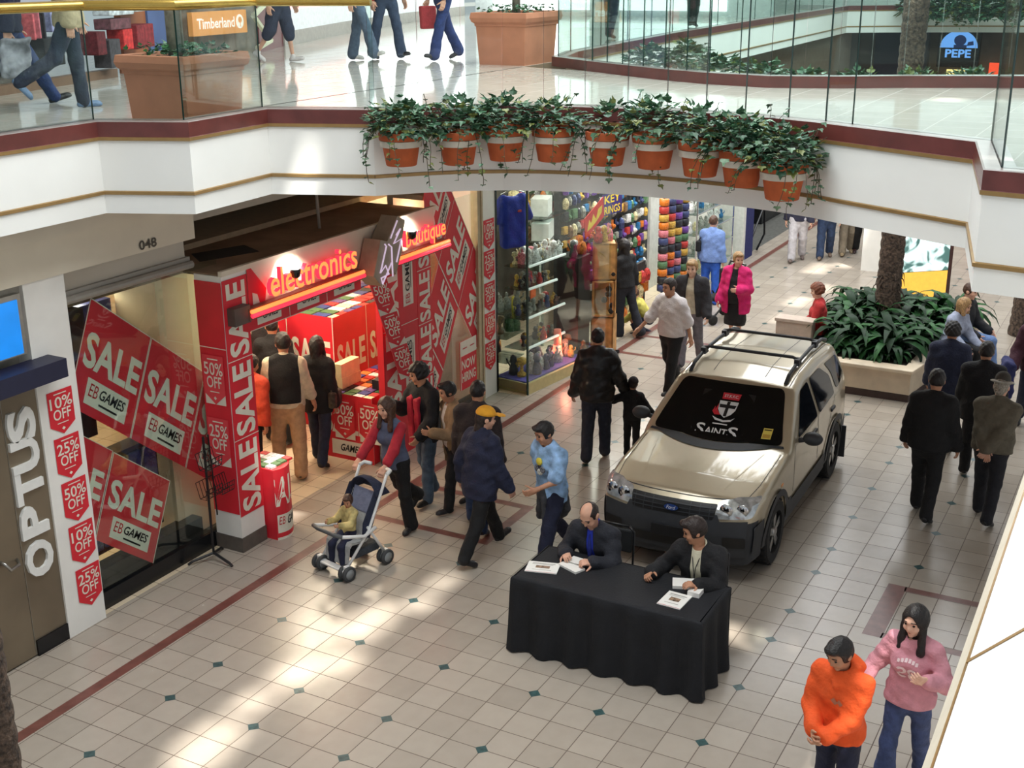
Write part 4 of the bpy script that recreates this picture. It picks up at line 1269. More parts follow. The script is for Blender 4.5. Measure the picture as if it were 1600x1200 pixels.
# wheels
def wheel(px, s):
    w = empty('wheel', (px, s * .775, .356)); w.parent = car
    R = Matrix.Rotation(math.radians(90), 3, 'X')
    mb = MB(); mb.lathe([(.235, -.10), (.33, -.10), (.352, -.07), (.356, 0), (.352, .07), (.33, .10), (.235, .10), (.225, 0)], (0, 0, 0), 32, 0, R, caps=False)
    for i in range(28):
        a = 2 * math.pi * i / 28
        mb.box((.352, -.085, -.012), (.362, .085, .012), 0, rot=None)
        k = len(mb.v) - 8
        for j in range(k, len(mb.v)):
            x, y, z = mb.v[j]; mb.v[j] = (x * math.cos(a) - z * math.sin(a), y, x * math.sin(a) + z * math.cos(a))
    mb.build('tyre', [RUBBER], w, smooth=True, local=True, auto=40)
    mb = MB(); mb.lathe([(.236, .095), (.236, -.09), (.19, -.085), (.19, .06)], (0, 0, 0), 30, 0, R, caps=False)
    for i in range(5):
        a = 2 * math.pi * i / 5 + .3
        for da in (-.13, .13):
            k = len(mb.v)
            mb.box((.03, s * .065 - .015, -.022), (.215, s * .085 + .01, .022))
            for j in range(k, len(mb.v)):
                x, y, z = mb.v[j]; mb.v[j] = (x * math.cos(a + da) - z * math.sin(a + da), y, x * math.sin(a + da) + z * math.cos(a + da))
    mb.lathe([(.005, .10), (.06, .095), (.07, .06), (.07, .0)], (0, 0, 0), 18, 0, Matrix.Rotation(math.radians(-90 * s), 3, 'X'))
    mb.build('rim', [ALLOY], w, smooth=True, local=True, auto=40)
    mb = MB(); mb.lathe([(.005, .0), (.19, .0)], (0, s * .02, 0), 20, 0, R, caps=False); mb.build('hub_back', [BLACK], w, local=True)
    return w
for wx, _ in WH:
    for s in (-1, 1): wheel(wx, s)
mb = MB(); mb.box((.3, -.62, .30), (4.1, .62, .5)); mb.build('underbody', [BLACK], car, local=True)
# ------------------------------------------------------------------ people
SKIN = {k: mat('skin_' + k, c, 0.55, var=0.05, scale=18) for k, c in (('fair', (214, 164, 138)), ('tan', (190, 138, 108)), ('olive', (176, 126, 98)), ('pale', (226, 182, 158)))}
HAIRM = {k: mat('hair_' + k, c, 0.5, var=0.3, scale=50, bump=.4, bscale=90) for k, c in (('black', (24, 20, 20)), ('brown', (74, 48, 34)), ('dark', (42, 30, 26)), ('grey', (150, 142, 130)), ('fair', (156, 122, 80)), ('auburn', (112, 60, 38)))}
EYE = mat('eye_dark', (30, 22, 20), 0.25, var=0)
LIP = mat('lip', (168, 92, 84), 0.5, var=0)
def cloth(name, c, var=0.10, rough=.85):
    return mat('cloth_' + name, c, rough, var=var, scale=16, bump=0.35, bscale=45)
def npv(v): return np.array(v, float)
def unit(v): return v / max(1e-9, np.linalg.norm(v))
def rotv(v, axis, deg):
    a = math.radians(deg); k = unit(axis)
    return v * math.cos(a) + np.cross(k, v) * math.sin(a) + k * (k @ v) * (1 - math.cos(a))
def yaw_to_camera(loc):
    return math.atan2(CC[1] * T - loc[1], CC[0] * T - loc[0])

def person(loc, h, face, label, legs=((8, 4, 3), (-8, 8, 3)), arms=None, lean=2, head=(0, 8), seat=None, girth=1.0, female=False,
           top=None, bottom=None, shoes=(30, 28, 30), hair=('short', 'black'), skin='fair', vox=.013, facew=True, group=None, child=False, extras=None, twist=0, name='person', curl=(35, 35), palm=(None, None)):
    """one figure in a pose; face = degrees away from looking at the camera (positive: towards the picture's right)"""
    s = h / 1.75
    hs = (1.18 if child else 1.0)                       # children have larger heads
    yaw = yaw_to_camera(loc) + math.radians(face)
    P = npv((0, 0, 0)); Y = npv((0, 1, 0)); X = npv((1, 0, 0)); Z = npv((0, 0, 1))
    le = math.radians(lean)
    U = npv((math.sin(le), 0, math.cos(le))); F = npv((math.cos(le), 0, -math.sin(le)))
    SY = rotv(Y, U, twist); SF = rotv(F, U, twist)
    sw = (.158 if female else .175) * (0.9 if child else 1)
    neckb = P + U * .50
    shl = P + U * .455
    hy, hp = head[0], head[1]
    Hf = rotv(rotv(F if abs(lean) < 25 else unit(F + X), Z, hy), rotv(Y, Z, hy), hp)
    Hl = rotv(Y, Z, hy); Hu = np.cross(Hf, Hl)
    Hc = neckb + unit(U + Z * .5) * .10 + Hu * .075 * hs + Hf * .022
    J = {'neck': neckb, 'head': Hc}
    LG = {}
    low = 1e9
    for i, sd in ((0, 1), (1, -1)):
        swg, flx, ab = legs[i]
        a, b = math.radians(swg), math.radians(ab)
        hip = P + Y * sd * .088 - Z * .03
        d = npv((math.sin(a) * math.cos(b), sd * math.sin(b), -math.cos(a) * math.cos(b)))
        knee = hip + d * .435
        a2 = math.radians(swg - flx)
        d2 = unit(npv((math.sin(a2), sd * math.sin(b) * .35, -math.cos(a2))))
        ank = knee + d2 * .405
        fp = math.radians(max(-62, min(14, (swg - flx) * .85)) if abs(swg - flx) > 7 else 0)
        if seat is not None: fp = 0
        fv = npv((math.cos(fp), sd * .14, math.sin(fp))); fv = unit(fv)
        up = unit(npv((-math.sin(fp), 0, math.cos(fp))))
        heel = ank - up * .05 - fv * .035; toe = ank - up * .058 + fv * .165
        LG[i] = (hip, knee, ank, heel, toe, up, fv)
        low = min(low, heel[2] - .032, toe[2] - .026, )
    zoff = -low if seat is None else seat / s + .10
    AR = {}
    arms = arms or ((8, 9, 14, 0), (-8, 9, 14, 0))
    for i, sd in ((0, 1), (1, -1)):
        sh = shl + SY * sd * sw - U * .022
        ar = arms[i]
        if ar[0] == 'ik':
            W = npv(ar[1]) / s; W = W - Z * (zoff if len(ar) < 3 or ar[2] else 0)
            v = W - sh; L = np.linalg.norm(v); l1, l2 = .285, .25
            if L > (l1 + l2) * .995: W = sh + v / L * (l1 + l2) * .995; v = W - sh; L = np.linalg.norm(v)
            ca = (l1 * l1 + L * L - l2 * l2) / (2 * l1 * L)
            ax = unit(v); hint = npv(ar[3]) if len(ar) > 3 else (-Z * .8 + SY * sd * .5 - SF * .4)
            pr = unit(hint - ax * (hint @ ax))
            el = sh + ax * l1 * ca + pr * l1 * math.sqrt(max(0, 1 - ca * ca))
            fd = unit(W - el)
        else:
            p, ab, ef, tw = ar
            p, ab = math.radians(p), math.radians(ab)
            d = SF * math.sin(p) * math.cos(ab) + SY * sd * math.sin(ab) - U * math.cos(p) * math.cos(ab)
            f = SF * math.cos(p) + U * math.sin(p)
            t = math.radians(tw)
            b = f * math.cos(t) - SY * sd * math.sin(t)
            b = unit(b - d * (b @ d))
            el = sh + unit(d) * .285
            e = math.radians(ef)
            fd = unit(d) * math.cos(e) + b * math.sin(e)
            W = el + fd * .25
        AR[i] = (sh, el, W, fd)
    g = girth
    A = np.outer(F, F) / .70 + np.outer(Y, Y) + np.outer(U, U)
    def cap3(a, b, ra, rb):     # oval in plan: flatter front to back
        a, b = npv(a), npv(b); qa = A @ a; qb = A @ b; ab = qb - qa; L = max(ab @ ab, 1e-9)
        def fn(Q):
            q = Q @ A.T
            t = np.clip(((q - qa) @ ab) / L, 0, 1)
            return (nrm(q - qa - t[..., None] * ab) - (ra + (rb - ra) * t)) * .8
        r = max(ra, rb) + .01
        return fn, np.minimum(a, b) - r, np.maximum(a, b) + r
    def trunk(o, hem=None):
        hw, ww, cw = ((.168, .128, .148) if female else (.158, .145, .166))
        if child: hw, ww, cw = .145, .14, .145
        hw, ww, cw = hw * g + o, ww * g + o, cw * (g * .5 + .5) + o
        out = [(*cap3(P - U * .02, P + U * .14, hw, ww), .05), (*cap3(P + U * .14, P + U * .33, ww, cw), .06), (*cap3(P + U * .33, P + U * .43, cw, .10 + o), .06),
               *[(*f_cap(neckb - U * .035, shl + SY * q * sw * .95 - U * .02, .052 + o * .8, .047 + o), .05) for q in (1, -1)], (*f_cap(neckb - U * .06, neckb, .075 + o, .052 + o * .6), .04)]
        if female and not child:
            for sd in (1, -1): out.append((*f_ell(P + U * .30 + F * .085 + Y * sd * .065, (.062 + o, .066 + o, .07 + o), np.stack([F, Y, U])), .04))
        if g > 1.12: out.append((*f_ell(P + U * .12 + F * .05 * g, (.12 * g + o, .14 * g + o, .15), np.stack([F, Y, U])), .06))
        if hem is not None and hem < 0: out.append((*cap3(P, P + U * hem, hw, hw * 1.03), .05))
        return out
    def arm(i, o, frac=1.0, cuff=0.0):
        sh, el, W, fd = AR[i]
        r0, r1, r2 = .050 + o, .045 + o, .034 + o
        out = [(*f_cap(sh, el, r0 * (g * .4 + .6), r1), .04)]
        if frac >= 1: out.append((*f_cap(el, W - fd * .01, r1, r2 + cuff), .03))
        elif frac > .5: out.append((*f_cap(el, el + (W - el) * (frac - .5) * 2, r1, r2 + cuff + .004), .03))
        else: out[0] = (*f_cap(sh, sh + (el - sh) * frac * 2, r0 + .004, r1 + .014), .04)
        return out
    def leg(i, o, flare=0.0, to=1.0):
        hip, knee, ank = LG[i][:3]
        end = ank + (ank - knee) * .05 if to >= 1 else knee + (ank - knee) * (to - .5) * 2
        if to < .5: return [(*f_cap(hip, hip + (knee - hip) * to * 2, .088 * (g * .5 + .5) + o, .07 + o), .04)]
        return [(*f_cap(hip, knee, .088 * (g * .5 + .5) + o, .06 + o), .04), (*f_cap(knee, end, .06 + o, .042 + o + flare), .03)]
    pts = [P, neckb, Hc + Hu * .16, Hc - Hf * .1] + [q for i in (0, 1) for q in LG[i][:5]] + [q for i in (0, 1) for q in AR[i][:3]]
    lo = np.min(pts, 0) - .24; hi = np.max(pts, 0) + .24
    def shell(prims, vx=vox, cuts=(), disp=None, lo=lo, hi=hi):
        l = np.min([p[1] for p in prims], 0) - .03; u = np.max([p[2] for p in prims], 0) + .03
        fl = Field(np.maximum(l, lo), np.minimum(u, hi), vx / s)
        for fn, a, b, k in prims: fl.add(fn, a, b, k)
        if disp: fl.disp(disp)
        for c in cuts: fl.sub(*c) if isinstance(c, tuple) else fl.sub(c)
        v, f = fl.mesh()
        return (v + Z * zoff) * s, f
    rn = random.Random(label)
    ph = [rn.uniform(0, 6) for _ in range(6)]
    def folds(am):
        def fn(Q):
            x, y, z = Q[..., 0], Q[..., 1], Q[..., 2]
            return am * (np.sin(26 * z + 14 * y + 9 * x + ph[0]) * np.sin(17 * x - 11 * y + 6 * z + ph[1]) + .7 * np.sin(45 * z - 22 * x + ph[2]) * np.sin(30 * y + 12 * z + ph[3]))
        return fn
    half = lambda pt, n: (lambda Q: (Q - npv(pt)) @ npv(n))       # negative on the side to cut away
    # ---- body
    vh = min(vox, .008) if facew else vox * .8
    sk = []
    hd = [(*f_ell(Hc + Hu * .025 * hs - Hf * .008, npv((.098, .077, .100)) * hs, np.stack([Hf, Hl, Hu])), .02),
          (*f_ell(Hc - Hu * .05 * hs + Hf * .022, npv((.066, .056, .068)) * hs, np.stack([Hf, Hl, Hu])), .05),
          (*f_cap(Hc + Hf * .085 * hs + Hu * .012, Hc + Hf * .104 * hs - Hu * .026, .009, .0135), .014),
          (*f_ell(Hc + Hf * .082 * hs + Hu * .034, (.016, .052, .010), np.stack([Hf, Hl, Hu])), .02),
          (*f_ell(Hc + Hf * .080 * hs - Hu * .062, (.014, .026, .014), np.stack([Hf, Hl, Hu])), .014),
          (*f_ell(Hc + Hf * .072 * hs - Hu * .102, (.018, .022, .016), np.stack([Hf, Hl, Hu])), .02),
          (*f_cap(neckb - U * .05, Hc - Hu * .055 - Hf * .012, .056 if not female else .048, .050 if not female else .043), .03)]
    for sd in (1, -1):
        hd.append((*f_ell(Hc + Hl * sd * .082 * hs - Hu * .005 - Hf * .012, (.026, .010, .032), np.stack([Hf, Hl, Hu])), .008))
        hd.append((*f_ell(Hc + Hl * sd * .042 * hs + Hf * .068 * hs - Hu * .03, (.024, .022, .022), np.stack([Hf, Hl, Hu])), .02))
    cuts = []
    for sd in (1, -1):
        e = f_ell(Hc + Hl * sd * .034 * hs + Hf * .100 * hs + Hu * .013, (.018, .020, .012), np.stack([Hf, Hl, Hu])); cuts.append((e[0], e[1], e[2], .012))
    sk.append(shell(hd, vh, cuts))
    for i, sd in ((0, 1), (1, -1)):
        sh, el, W, fd = AR[i]
        n = palm[i]
        n = npv(n) if n is not None else -SY * sd
        n = unit(n - fd * (n @ fd)); w = np.cross(n, fd)
        if w @ (F * 1.0 + Z * .3 - SY * sd * .35) < 0: w = -w
        c = curl[i]
        hn = [(*f_box(W + fd * .048, (.046, .040, .014), .012, np.stack([fd, w, n])), .01), (*f_cap(W - fd * .04, W + fd * .02, .029, .028), .02)]
        for q, (off, L) in enumerate(((.029, .068), (.010, .078), (-.010, .073), (-.029, .058))):
            b0 = W + fd * .086 + w * off
            ax = np.cross(fd, n)
            d1 = rotv(fd, ax, c * .55 + q * 2); d1 = unit(d1 + w * off * 1.2); d2 = rotv(d1, ax, c * .95); d3 = rotv(d2, ax, c * .5)
            m1 = b0 + d1 * L * .45; m2 = m1 + d2 * L * .32
            hn += [(*f_cap(b0 - fd * .01, m1, .0098, .0088), .006), (*f_cap(m1, m2, .0088, .008), .004), (*f_cap(m2, m2 + d3 * L * .25, .008, .0068), .004)]
        t0 = W + fd * .025 + w * .034; td = unit(fd * .62 + w * .62 + n * .42); t1 = t0 + td * .045; t2 = t1 + unit(td + fd * .5 + n * (.3 + c / 120)) * .034
        hn += [(*f_cap(W + fd * .02 + w * .015, t0, .018, .014), .012), (*f_cap(t0, t1, .0125, .0105), .008), (*f_cap(t1, t2, .0105, .008), .005)]
        sk.append(shell(hn, max(.0055, vox * .5)))
    arms_sk = []
    for i in (0, 1): arms_sk += [(q[0], q[1], q[2], q[3]) for q in arm(i, -.008)]
    legs_sk = leg(0, -.014) + leg(1, -.014)
    sk.append(shell(trunk(-.012) + arms_sk + legs_sk, max(vox, .015)))
    root = net_obj(name, sk, [SKIN[skin]], None, (loc[0], loc[1], loc[2] if len(loc) > 2 else 0))
    root.rotation_euler = (0, 0, yaw)
    tag(root, label, 'person', group)
    # ---- clothes
    def wear(nm, prims, m, cuts=(), am=.004, vx=vox):
        return net_obj(nm, [shell(prims, vx, cuts, folds(am) if am else None)], [m], root)
    bt = bottom or {}
    kind = bt.get('kind', 'trousers')
    bm_ = bt.get('mat')
    wl = P + U * .10
    if kind in ('trousers', 'shorts'):
        to = 1.0 if kind == 'trousers' else .62
        o = bt.get('fit', .014)
        pr = [(*cap3(P - U * .02, P + U * .12, .156 * g + o, .145 * g + o), .05)] + leg(0, o, bt.get('flare', .012), to) + leg(1, o, bt.get('flare', .012), to)
        if female: pr[0] = (*cap3(P - U * .02, P + U * .12, .168 * g + o, .132 * g + o), .05)
        cuts = [half(wl, -U)]
        wear('trousers' if kind == 'trousers' else 'shorts', pr, bm_, cuts, .004)
    elif kind == 'skirt':
        L = bt.get('len', .55)
        wear('skirt', [(*cap3(P + U * .1, P - Z * L, .145 + .014, .2), .05)] + leg(0, .02, 0, .45) + leg(1, .02, 0, .45), bm_, [half(wl, -U), half(P - Z * L, Z)], .006)
    SM = cloth('shoe_%d_%d_%d' % tuple(shoes), shoes, .05, .5)
    for i in (0, 1):
        hip, knee, ank, heel, toe, up, fv = LG[i]
        lat = np.cross(up, fv)
        pr = [(*f_cap(heel, toe - fv * .03, .037, .042), .02), (*f_cap(heel + fv * .03, toe, .036, .028), .02), (*f_cap(ank, heel + fv * .02, .042, .036), .02)]
        net_obj('shoe', [shell(pr, vox * .8, [half(heel - up * .028, up), ])], [SM], root)
    for gi, gar in enumerate(top or []):
        o = gar.get('fit', .02); hem = gar.get('hem', -.06); frac = gar.get('sleeve', 1.0)
        pr = trunk(o, hem - .04)
        cuts = [half(P + U * hem, U)]
        own = gar.get('sleeve_mat')
        if frac > 0 and not own:
            pr += arm(0, o + .004, frac, .006) + arm(1, o + .004, frac, .006)
        if frac == 0:
            for i, sd in ((0, 1), (1, -1)): cuts.append((half(shl + SY * sd * (sw + .01), -SY * sd), None, None, .02))
        if gar.get('collar'): pr.append((*f_cap(neckb - U * .03, neckb + U * .03, .075 + o * .5, .066 + o * .4), .015))
        nk = f_cap(neckb + U * .005 + F * .02, neckb + U * .12 + F * .03, .055 if not gar.get('collar') else .053, .07)
        cuts.append((nk[0], nk[1], nk[2], .01))
        if gar.get('vee'):
            vd = gar['vee']
            q = f_cap(neckb - U * .02 + F * .12, P + U * (.46 - vd) + F * .2, .05, .012); cuts.append((q[0], q[1], q[2], .01))
        if gar.get('open'):      # unbuttoned front
            w0, w1 = gar['open']
            def wedge(Q, w0=w0, w1=w1):
                x = (Q - P) @ F; y = (Q - P) @ Y; z = (Q - P) @ U
                t = np.clip((.48 - z) / .6, 0, 1)
                return np.maximum(np.abs(y) - (w0 + (w1 - w0) * t), .02 - x)
            cuts.append((wedge, lo, hi, .012))
        if gar.get('hood'):
            pr.append((*f_ell(neckb - F * .095 + U * .01, (.08, .14, .085), np.stack([F, Y, U])), .03))
            [pr.append((*f_cap(neckb + Y * q * .10 + U * .035 - F * .02, neckb + F * .125 - U * .075, .034, .028), .012)) for q in (1, -1)]
        ob = wear(gar['name'], pr, gar['mat'], cuts, gar.get('fold', .005))
        if own:
            for i in (0, 1):
                net_obj('sleeve', [shell(arm(i, o + .006, frac, .006), vox, [], folds(.004))], [own], ob)
    # ---- hair and headgear
    hk, hcol = hair[0], hair[1]
    HM = HAIRM.get(hcol)
    R3 = np.stack([Hf, Hl, Hu])
    hc0 = Hc + Hu * .025 * hs - Hf * .010
    def facecut(line=.058, back=.045):
        q = f_box(Hc + Hf * (.045 + .10) * hs + Hu * (line - .15) * hs, npv((.10, .11, .15)) * hs, .03, R3)
        return (q[0], q[1], q[2], .015)
    below = lambda z: (half(Hc + Hu * z * hs, Hu), lo, hi, .02)
    wob = lambda Q: (.010 if hk == 'curly' else .004) * np.sin(90 * Q[..., 1] + ph[4]) * np.sin(70 * Q[..., 2] + 60 * Q[..., 0])
    if hk in ('short', 'ring', 'curly', 'crop'):
        th = {'short': .016, 'ring': .006, 'curly': .028, 'crop': .010}[hk]
        pr = [(*f_ell(hc0, npv((.098 + th, .077 + th, .100 + th)) * hs, R3), .02)]
        cuts = [facecut(.066 if hk != 'curly' else .06), below(-.06)]
        if hk == 'short': pr.append((*f_ell(Hc + Hf * .07 * hs + Hu * .105 * hs, npv((.04, .06, .025)) * hs, R3), .03))
        if hk == 'ring':
            q = f_ell(Hc + Hu * .13 + Hf * .05, (.13, .066, .10), R3); cuts.append((q[0], q[1], q[2], .01))
        net_obj('hair', [shell(pr, min(vox, .010), cuts, wob)], [HM], root)
    elif hk in ('long', 'bob'):
        dn = .25 if hk == 'long' else .12
        pr = [(*f_ell(hc0, npv((.112, .093, .114)) * hs, R3), .02), (*f_cap(Hc - Hf * .045, Hc - Hf * .06 - Z * dn, .075, .07), .05)]
        for sd in (1, -1): pr.append((*f_cap(Hc + Hl * sd * .074 * hs + Hu * .02, Hc + Hl * sd * .088 - Z * dn * .95 + Hf * .035, .028, .034), .03))
        net_obj('hair', [shell(pr, min(vox, .010), [(*f_ell(Hc + Hf * .115 * hs - Hu * .02 * hs, npv((.10, .062, .112)) * hs, R3), .012)], wob)], [HM], root)
    elif hk in ('cap', 'hat', 'beanie'):
        pr = [(*f_ell(hc0, npv((.106, .086, .104)) * hs, R3), .02)]
        if hair[3]: net_obj('hair', [shell(pr + [(*f_cap(Hc - Hf * .05 - Hu * .02, Hc - Hf * .06 - Hu * hair[3], .06, .05), .04)], min(vox, .010), [facecut(.04)], wob)], [HM], root)
        cm = hair[2]
        if hk == 'cap':
            pr = [(*f_ell(hc0 + Hu * .02, npv((.114, .095, .10)) * hs, R3), .02), (*f_ell(Hc + Hf * .15 * hs + Hu * .05, (.075, .075, .010), R3), .015)]
            net_obj('cap', [shell(pr, min(vox, .010), [below(.040)])], [cm], root)
        elif hk == 'beanie':
            net_obj('cap', [shell([(*f_ell(hc0 + Hu * .01, npv((.116, .096, .11)) * hs, R3), .02)], min(vox, .010), [below(.02)])], [cm], root)
        else:
            pr = [(*f_cap(Hc + Hu * .06, Hc + Hu * .125, .088, .07), .02), (*f_ell(Hc + Hu * .062, (.155, .135, .016), R3), .02)]
            ob = net_obj('hat', [shell(pr, min(vox, .010), [(half(Hc + Hu * .165, -Hu), lo, hi, .03)])], [cm], root)
            net_obj('hat_band', [shell([(*f_cap(Hc + Hu * .078, Hc + Hu * .098, .091, .087), .01)], .008, [])], [cloth('hat_band', (70, 66, 60))], ob)
    if facew:
        for sd in (1, -1):
            e = Hc + Hl * sd * .034 * hs + Hf * .083 * hs + Hu * .012
            mb = MB(); mb.ball((e + Z * zoff) * s, .0108 * s * hs, 8, 6); mb.build('eye', [EYE], root, smooth=True, local=True)
            b0 = Hc + Hl * sd * .016 * hs + Hf * .094 * hs + Hu * .041 * hs; b1 = Hc + Hl * sd * .052 * hs + Hf * .078 * hs + Hu * .036 * hs
            if HM:
                mb = MB(); mb.tube([(b0 + Z * zoff) * s, ((b0 + b1) / 2 + Hu * .004 + Hf * .006 + Z * zoff) * s, (b1 + Z * zoff) * s], .004 * s, 6); mb.build('eyebrow', [HM], root, smooth=True, local=True)
        m0 = Hc + Hf * .092 * hs - Hu * .062 * hs
        mb = MB(); mb.tube([(m0 + Hl * .022 - Hf * .008 + Z * zoff) * s, (m0 + Z * zoff) * s, (m0 - Hl * .022 - Hf * .008 + Z * zoff) * s], [.003, .0065, .003], 6); mb.build('mouth', [LIP], root, smooth=True, local=True)
    if extras:
        extras(dict(root=root, s=s, zoff=zoff, P=P, U=U, F=F, Y=Y, Z=Z, Hc=Hc, Hf=Hf, Hl=Hl, Hu=Hu, neckb=neckb, shl=shl, AR=AR, LG=LG, shell=shell, cap3=cap3, sw=sw, folds=folds, half=half,
                    w=lambda p: Vector((npv(p) + Z * zoff) * s)))
    return root

def decal(ob, sg, mats, name, o, ex, ey, n):
    """print pressed on to a garment"""
    from mathutils.bvhtree import BVHTree
    me = ob.data
    bv = BVHTree.FromPolygons([v.co for v in me.vertices], [p.vertices for p in me.polygons])
    mb = MB()
    for vs, fs, m, L in sg.p:
        pts = []
        for u, v in vs:
            p = o + ex * u + ey * v
            h = bv.ray_cast(p + n * .5, -n)[0]
            pts.append((h if h else p) + n * (.004 + .0015 * L))
        mb.add(pts, fs, m)
    return mb.build(name, mats, ob, local=True)

def fl_at(px, py, z=0.0):
    p = atz(px, py, z) * T
    return (p.x, p.y, z * T)
def walk(a, k=1):
    return ((a, 6, 2), (-a * .8, a * .9 + 6, 2)) if k > 0 else ((-a * .8, a * .9 + 6, 2), (a, 6, 2))
# ------------------------------------------------------------------ who is where
blackc = cloth('black', (22, 22, 25)); jeans = cloth('jeans', (46, 62, 92), .18); darkjeans = cloth('dark_jeans', (36, 42, 62), .15); navy = cloth('navy', (30, 34, 58)); blacktr = cloth('black_trousers', (20, 20, 22))
def jk(name, m, **k): return dict(name=name, mat=m, **k)
TR = lambda m, **k: dict(kind='trousers', mat=m, **k)
# teenagers in the foreground
def chest_print(sg, mats, wd, ht, yo, zc):
    def f(d):
        g = [c for c in d['root'].children if c.name.split('.')[0] in ('hoodie', 'sweatshirt')][0]
        F, Y, U = [Vector(d[k]) for k in 'FYU']
        o = d['w'](d['P'] + d['U'] * zc) + Y * (wd / 2 + yo) - U * (ht / 2)
        decal(g, sg, mats, 'print', o, -Y * wd, U * ht, F)
    return f
G98 = Sign()
for cx0 in (.27, .72):
    for r0, r1, cy0 in ((.21, .1, .52), (.21, .1, .22)):
        n = 12
        for i in range(n):
            a, b = 2 * math.pi * i / n, 2 * math.pi * (i + 1) / n
            if cx0 > .5 and cy0 > .5 and i in (10, 11, 0): continue
            if cx0 > .5 and cy0 < .5 and i in (4, 5, 6): continue
            G98.poly([(cx0 + r0 * math.cos(a), cy0 + r0 * math.sin(a) * .9), (cx0 + r0 * math.cos(b), cy0 + r0 * math.sin(b) * .9), (cx0 + r1 * math.cos(b), cy0 + r1 * math.sin(b) * .9), (cx0 + r1 * math.cos(a), cy0 + r1 * math.sin(a) * .9)], 0, 0)
for i in range(6):
    G98.rect(.1 + .14 * i, .84 + .1 * math.sin((i + .5) * .52), .2 + .14 * i, .98 + .1 * math.sin((i + .5) * .52), 0, 0)
person(fl_at(1298, 1296), 1.62, -22, 'boy in an orange hooded sweatshirt looking down, hands together, nearest the bottom edge', legs=((10, 4, 3), (-6, 6, 3)), lean=3, head=(-18, 24), girth=1.0, vox=.009,
       arms=(('ik', (.25, .0, .93)), ('ik', (.25, -.09, .95))), palm=((0, -1, .3), (0, 1, .2)), curl=(55, 40), skin='tan', hair=('short', 'black'), top=[jk('hoodie', cloth('orange', (232, 88, 32), .05), fit=.026, hem=-.10, hood=True, collar=True, fold=.007)],
       bottom=TR(navy, fit=.012), extras=chest_print(Sign().poly([(0, .3), (.3, .9), (.45, .5), (.7, 1), (1, .6), (.8, .3), (.6, .1), (.4, .35), (.2, 0)], 0, 0), [mat('print_grey_orange', (176, 110, 84), .8)], .09, .06, .02, .30))
person(fl_at(1405, 1240), 1.63, -16, 'girl in a pink printed sweatshirt and flared jeans, long dark hair', legs=walk(12, -1), lean=1, head=(-10, 12), female=True, vox=.009,
       arms=(('ik', (.22, .17, 1.16)), ('ik', (.16, -.34, .90))), palm=((-.3, -.6, .4), (0, .6, .4)), curl=(45, 30), skin='pale', hair=('long', 'black'),
       top=[jk('sweatshirt', cloth('pink', (206, 142, 154), .06), fit=.020, hem=-.08, collar=False, fold=.008)], bottom=TR(cloth('flared_jeans', (58, 72, 112), .15), fit=.006, flare=.05), extras=chest_print(G98, [mat('print_pale_pink', (236, 214, 216), .8)], .19, .17, .0, .27))
# the two men signing at the table
suit = cloth('suit', (34, 36, 44), .05); shirtblue = cloth('blue_shirt', (40, 60, 190), .04)
def tie(m):
    def f(d):
        w = d['w']; F, U, nb = d['F'], d['U'], d['neckb']
        mb = MB(); mb.tube([w(nb + F * .085 - U * .03), w(nb + F * .125 - U * .12), w(nb + F * .15 - U * .26), w(nb + F * .15 - U * .36)], [.010, .02, .026, .008], 6)
        mb.build('tie', [m], d['root'], smooth=True, local=True)
    return f
person((3.98, -2.72, 0), 1.76, -26, 'balding man in a dark suit and blue shirt signing at the black table', seat=.45, legs=((84, 82, 6), (82, 80, 6)), lean=16, head=(-6, 22), vox=.010,
       arms=(('ik', (.42, .13, .80)), ('ik', (.38, -.17, .80))), palm=((0, -.5, -1), (0, .5, -1)), curl=(50, 45), hair=('ring', 'dark'), skin='fair',
       top=[jk('shirt', shirtblue, fit=.008, hem=-.05, collar=True, fold=0), jk('jacket', suit, fit=.028, hem=-.12, open=(.03, .05), fold=.006)], bottom=TR(suit), extras=tie(cloth('tie_blue', (30, 44, 130))))
def badge(d):
    w = d['w']; F, U, nb, Y = d['F'], d['U'], d['neckb'], d['Y']
    mb = MB()
    for sd in (1, -1): mb.tube([w(nb + Y * sd * .05 + F * .06), w(nb + F * .15 - U * .14 + Y * sd * .01), w(nb + F * .165 - U * .26)], .004, 5)
    mb.build('lanyard', [MATS['cloth_black']], d['root'], local=True)
    mb = MB(); c = w(nb + F * .17 - U * .31); mb.box((c.x - .004, c.y - .035, c.z - .05), (c.x + .004, c.y + .035, c.z + .05)); mb.build('pass', [mat('paper_white', (236, 234, 228), .6, var=.01)], d['root'], local=True)
person((3.98, -3.76, 0), 1.76, -20, 'dark-haired man in a black jacket and pale shirt turning his head at the table', seat=.45, legs=((84, 82, 6), (82, 80, 6)), lean=12, head=(-62, 8), vox=.010,
       arms=(('ik', (.40, .10, .81)), ('ik', (.36, -.36, .80))), palm=((0, -.2, -1), (0, .6, -.8)), curl=(35, 60), hair=('short', 'dark'), skin='tan',
       top=[jk('shirt', cloth('cream_shirt', (220, 214, 188), .03), fit=.008, hem=-.05, collar=True, fold=0), jk('jacket', cloth('black_jacket', (24, 24, 27)), fit=.028, hem=-.12, open=(.045, .06), fold=.006)], bottom=TR(blacktr), extras=badge)
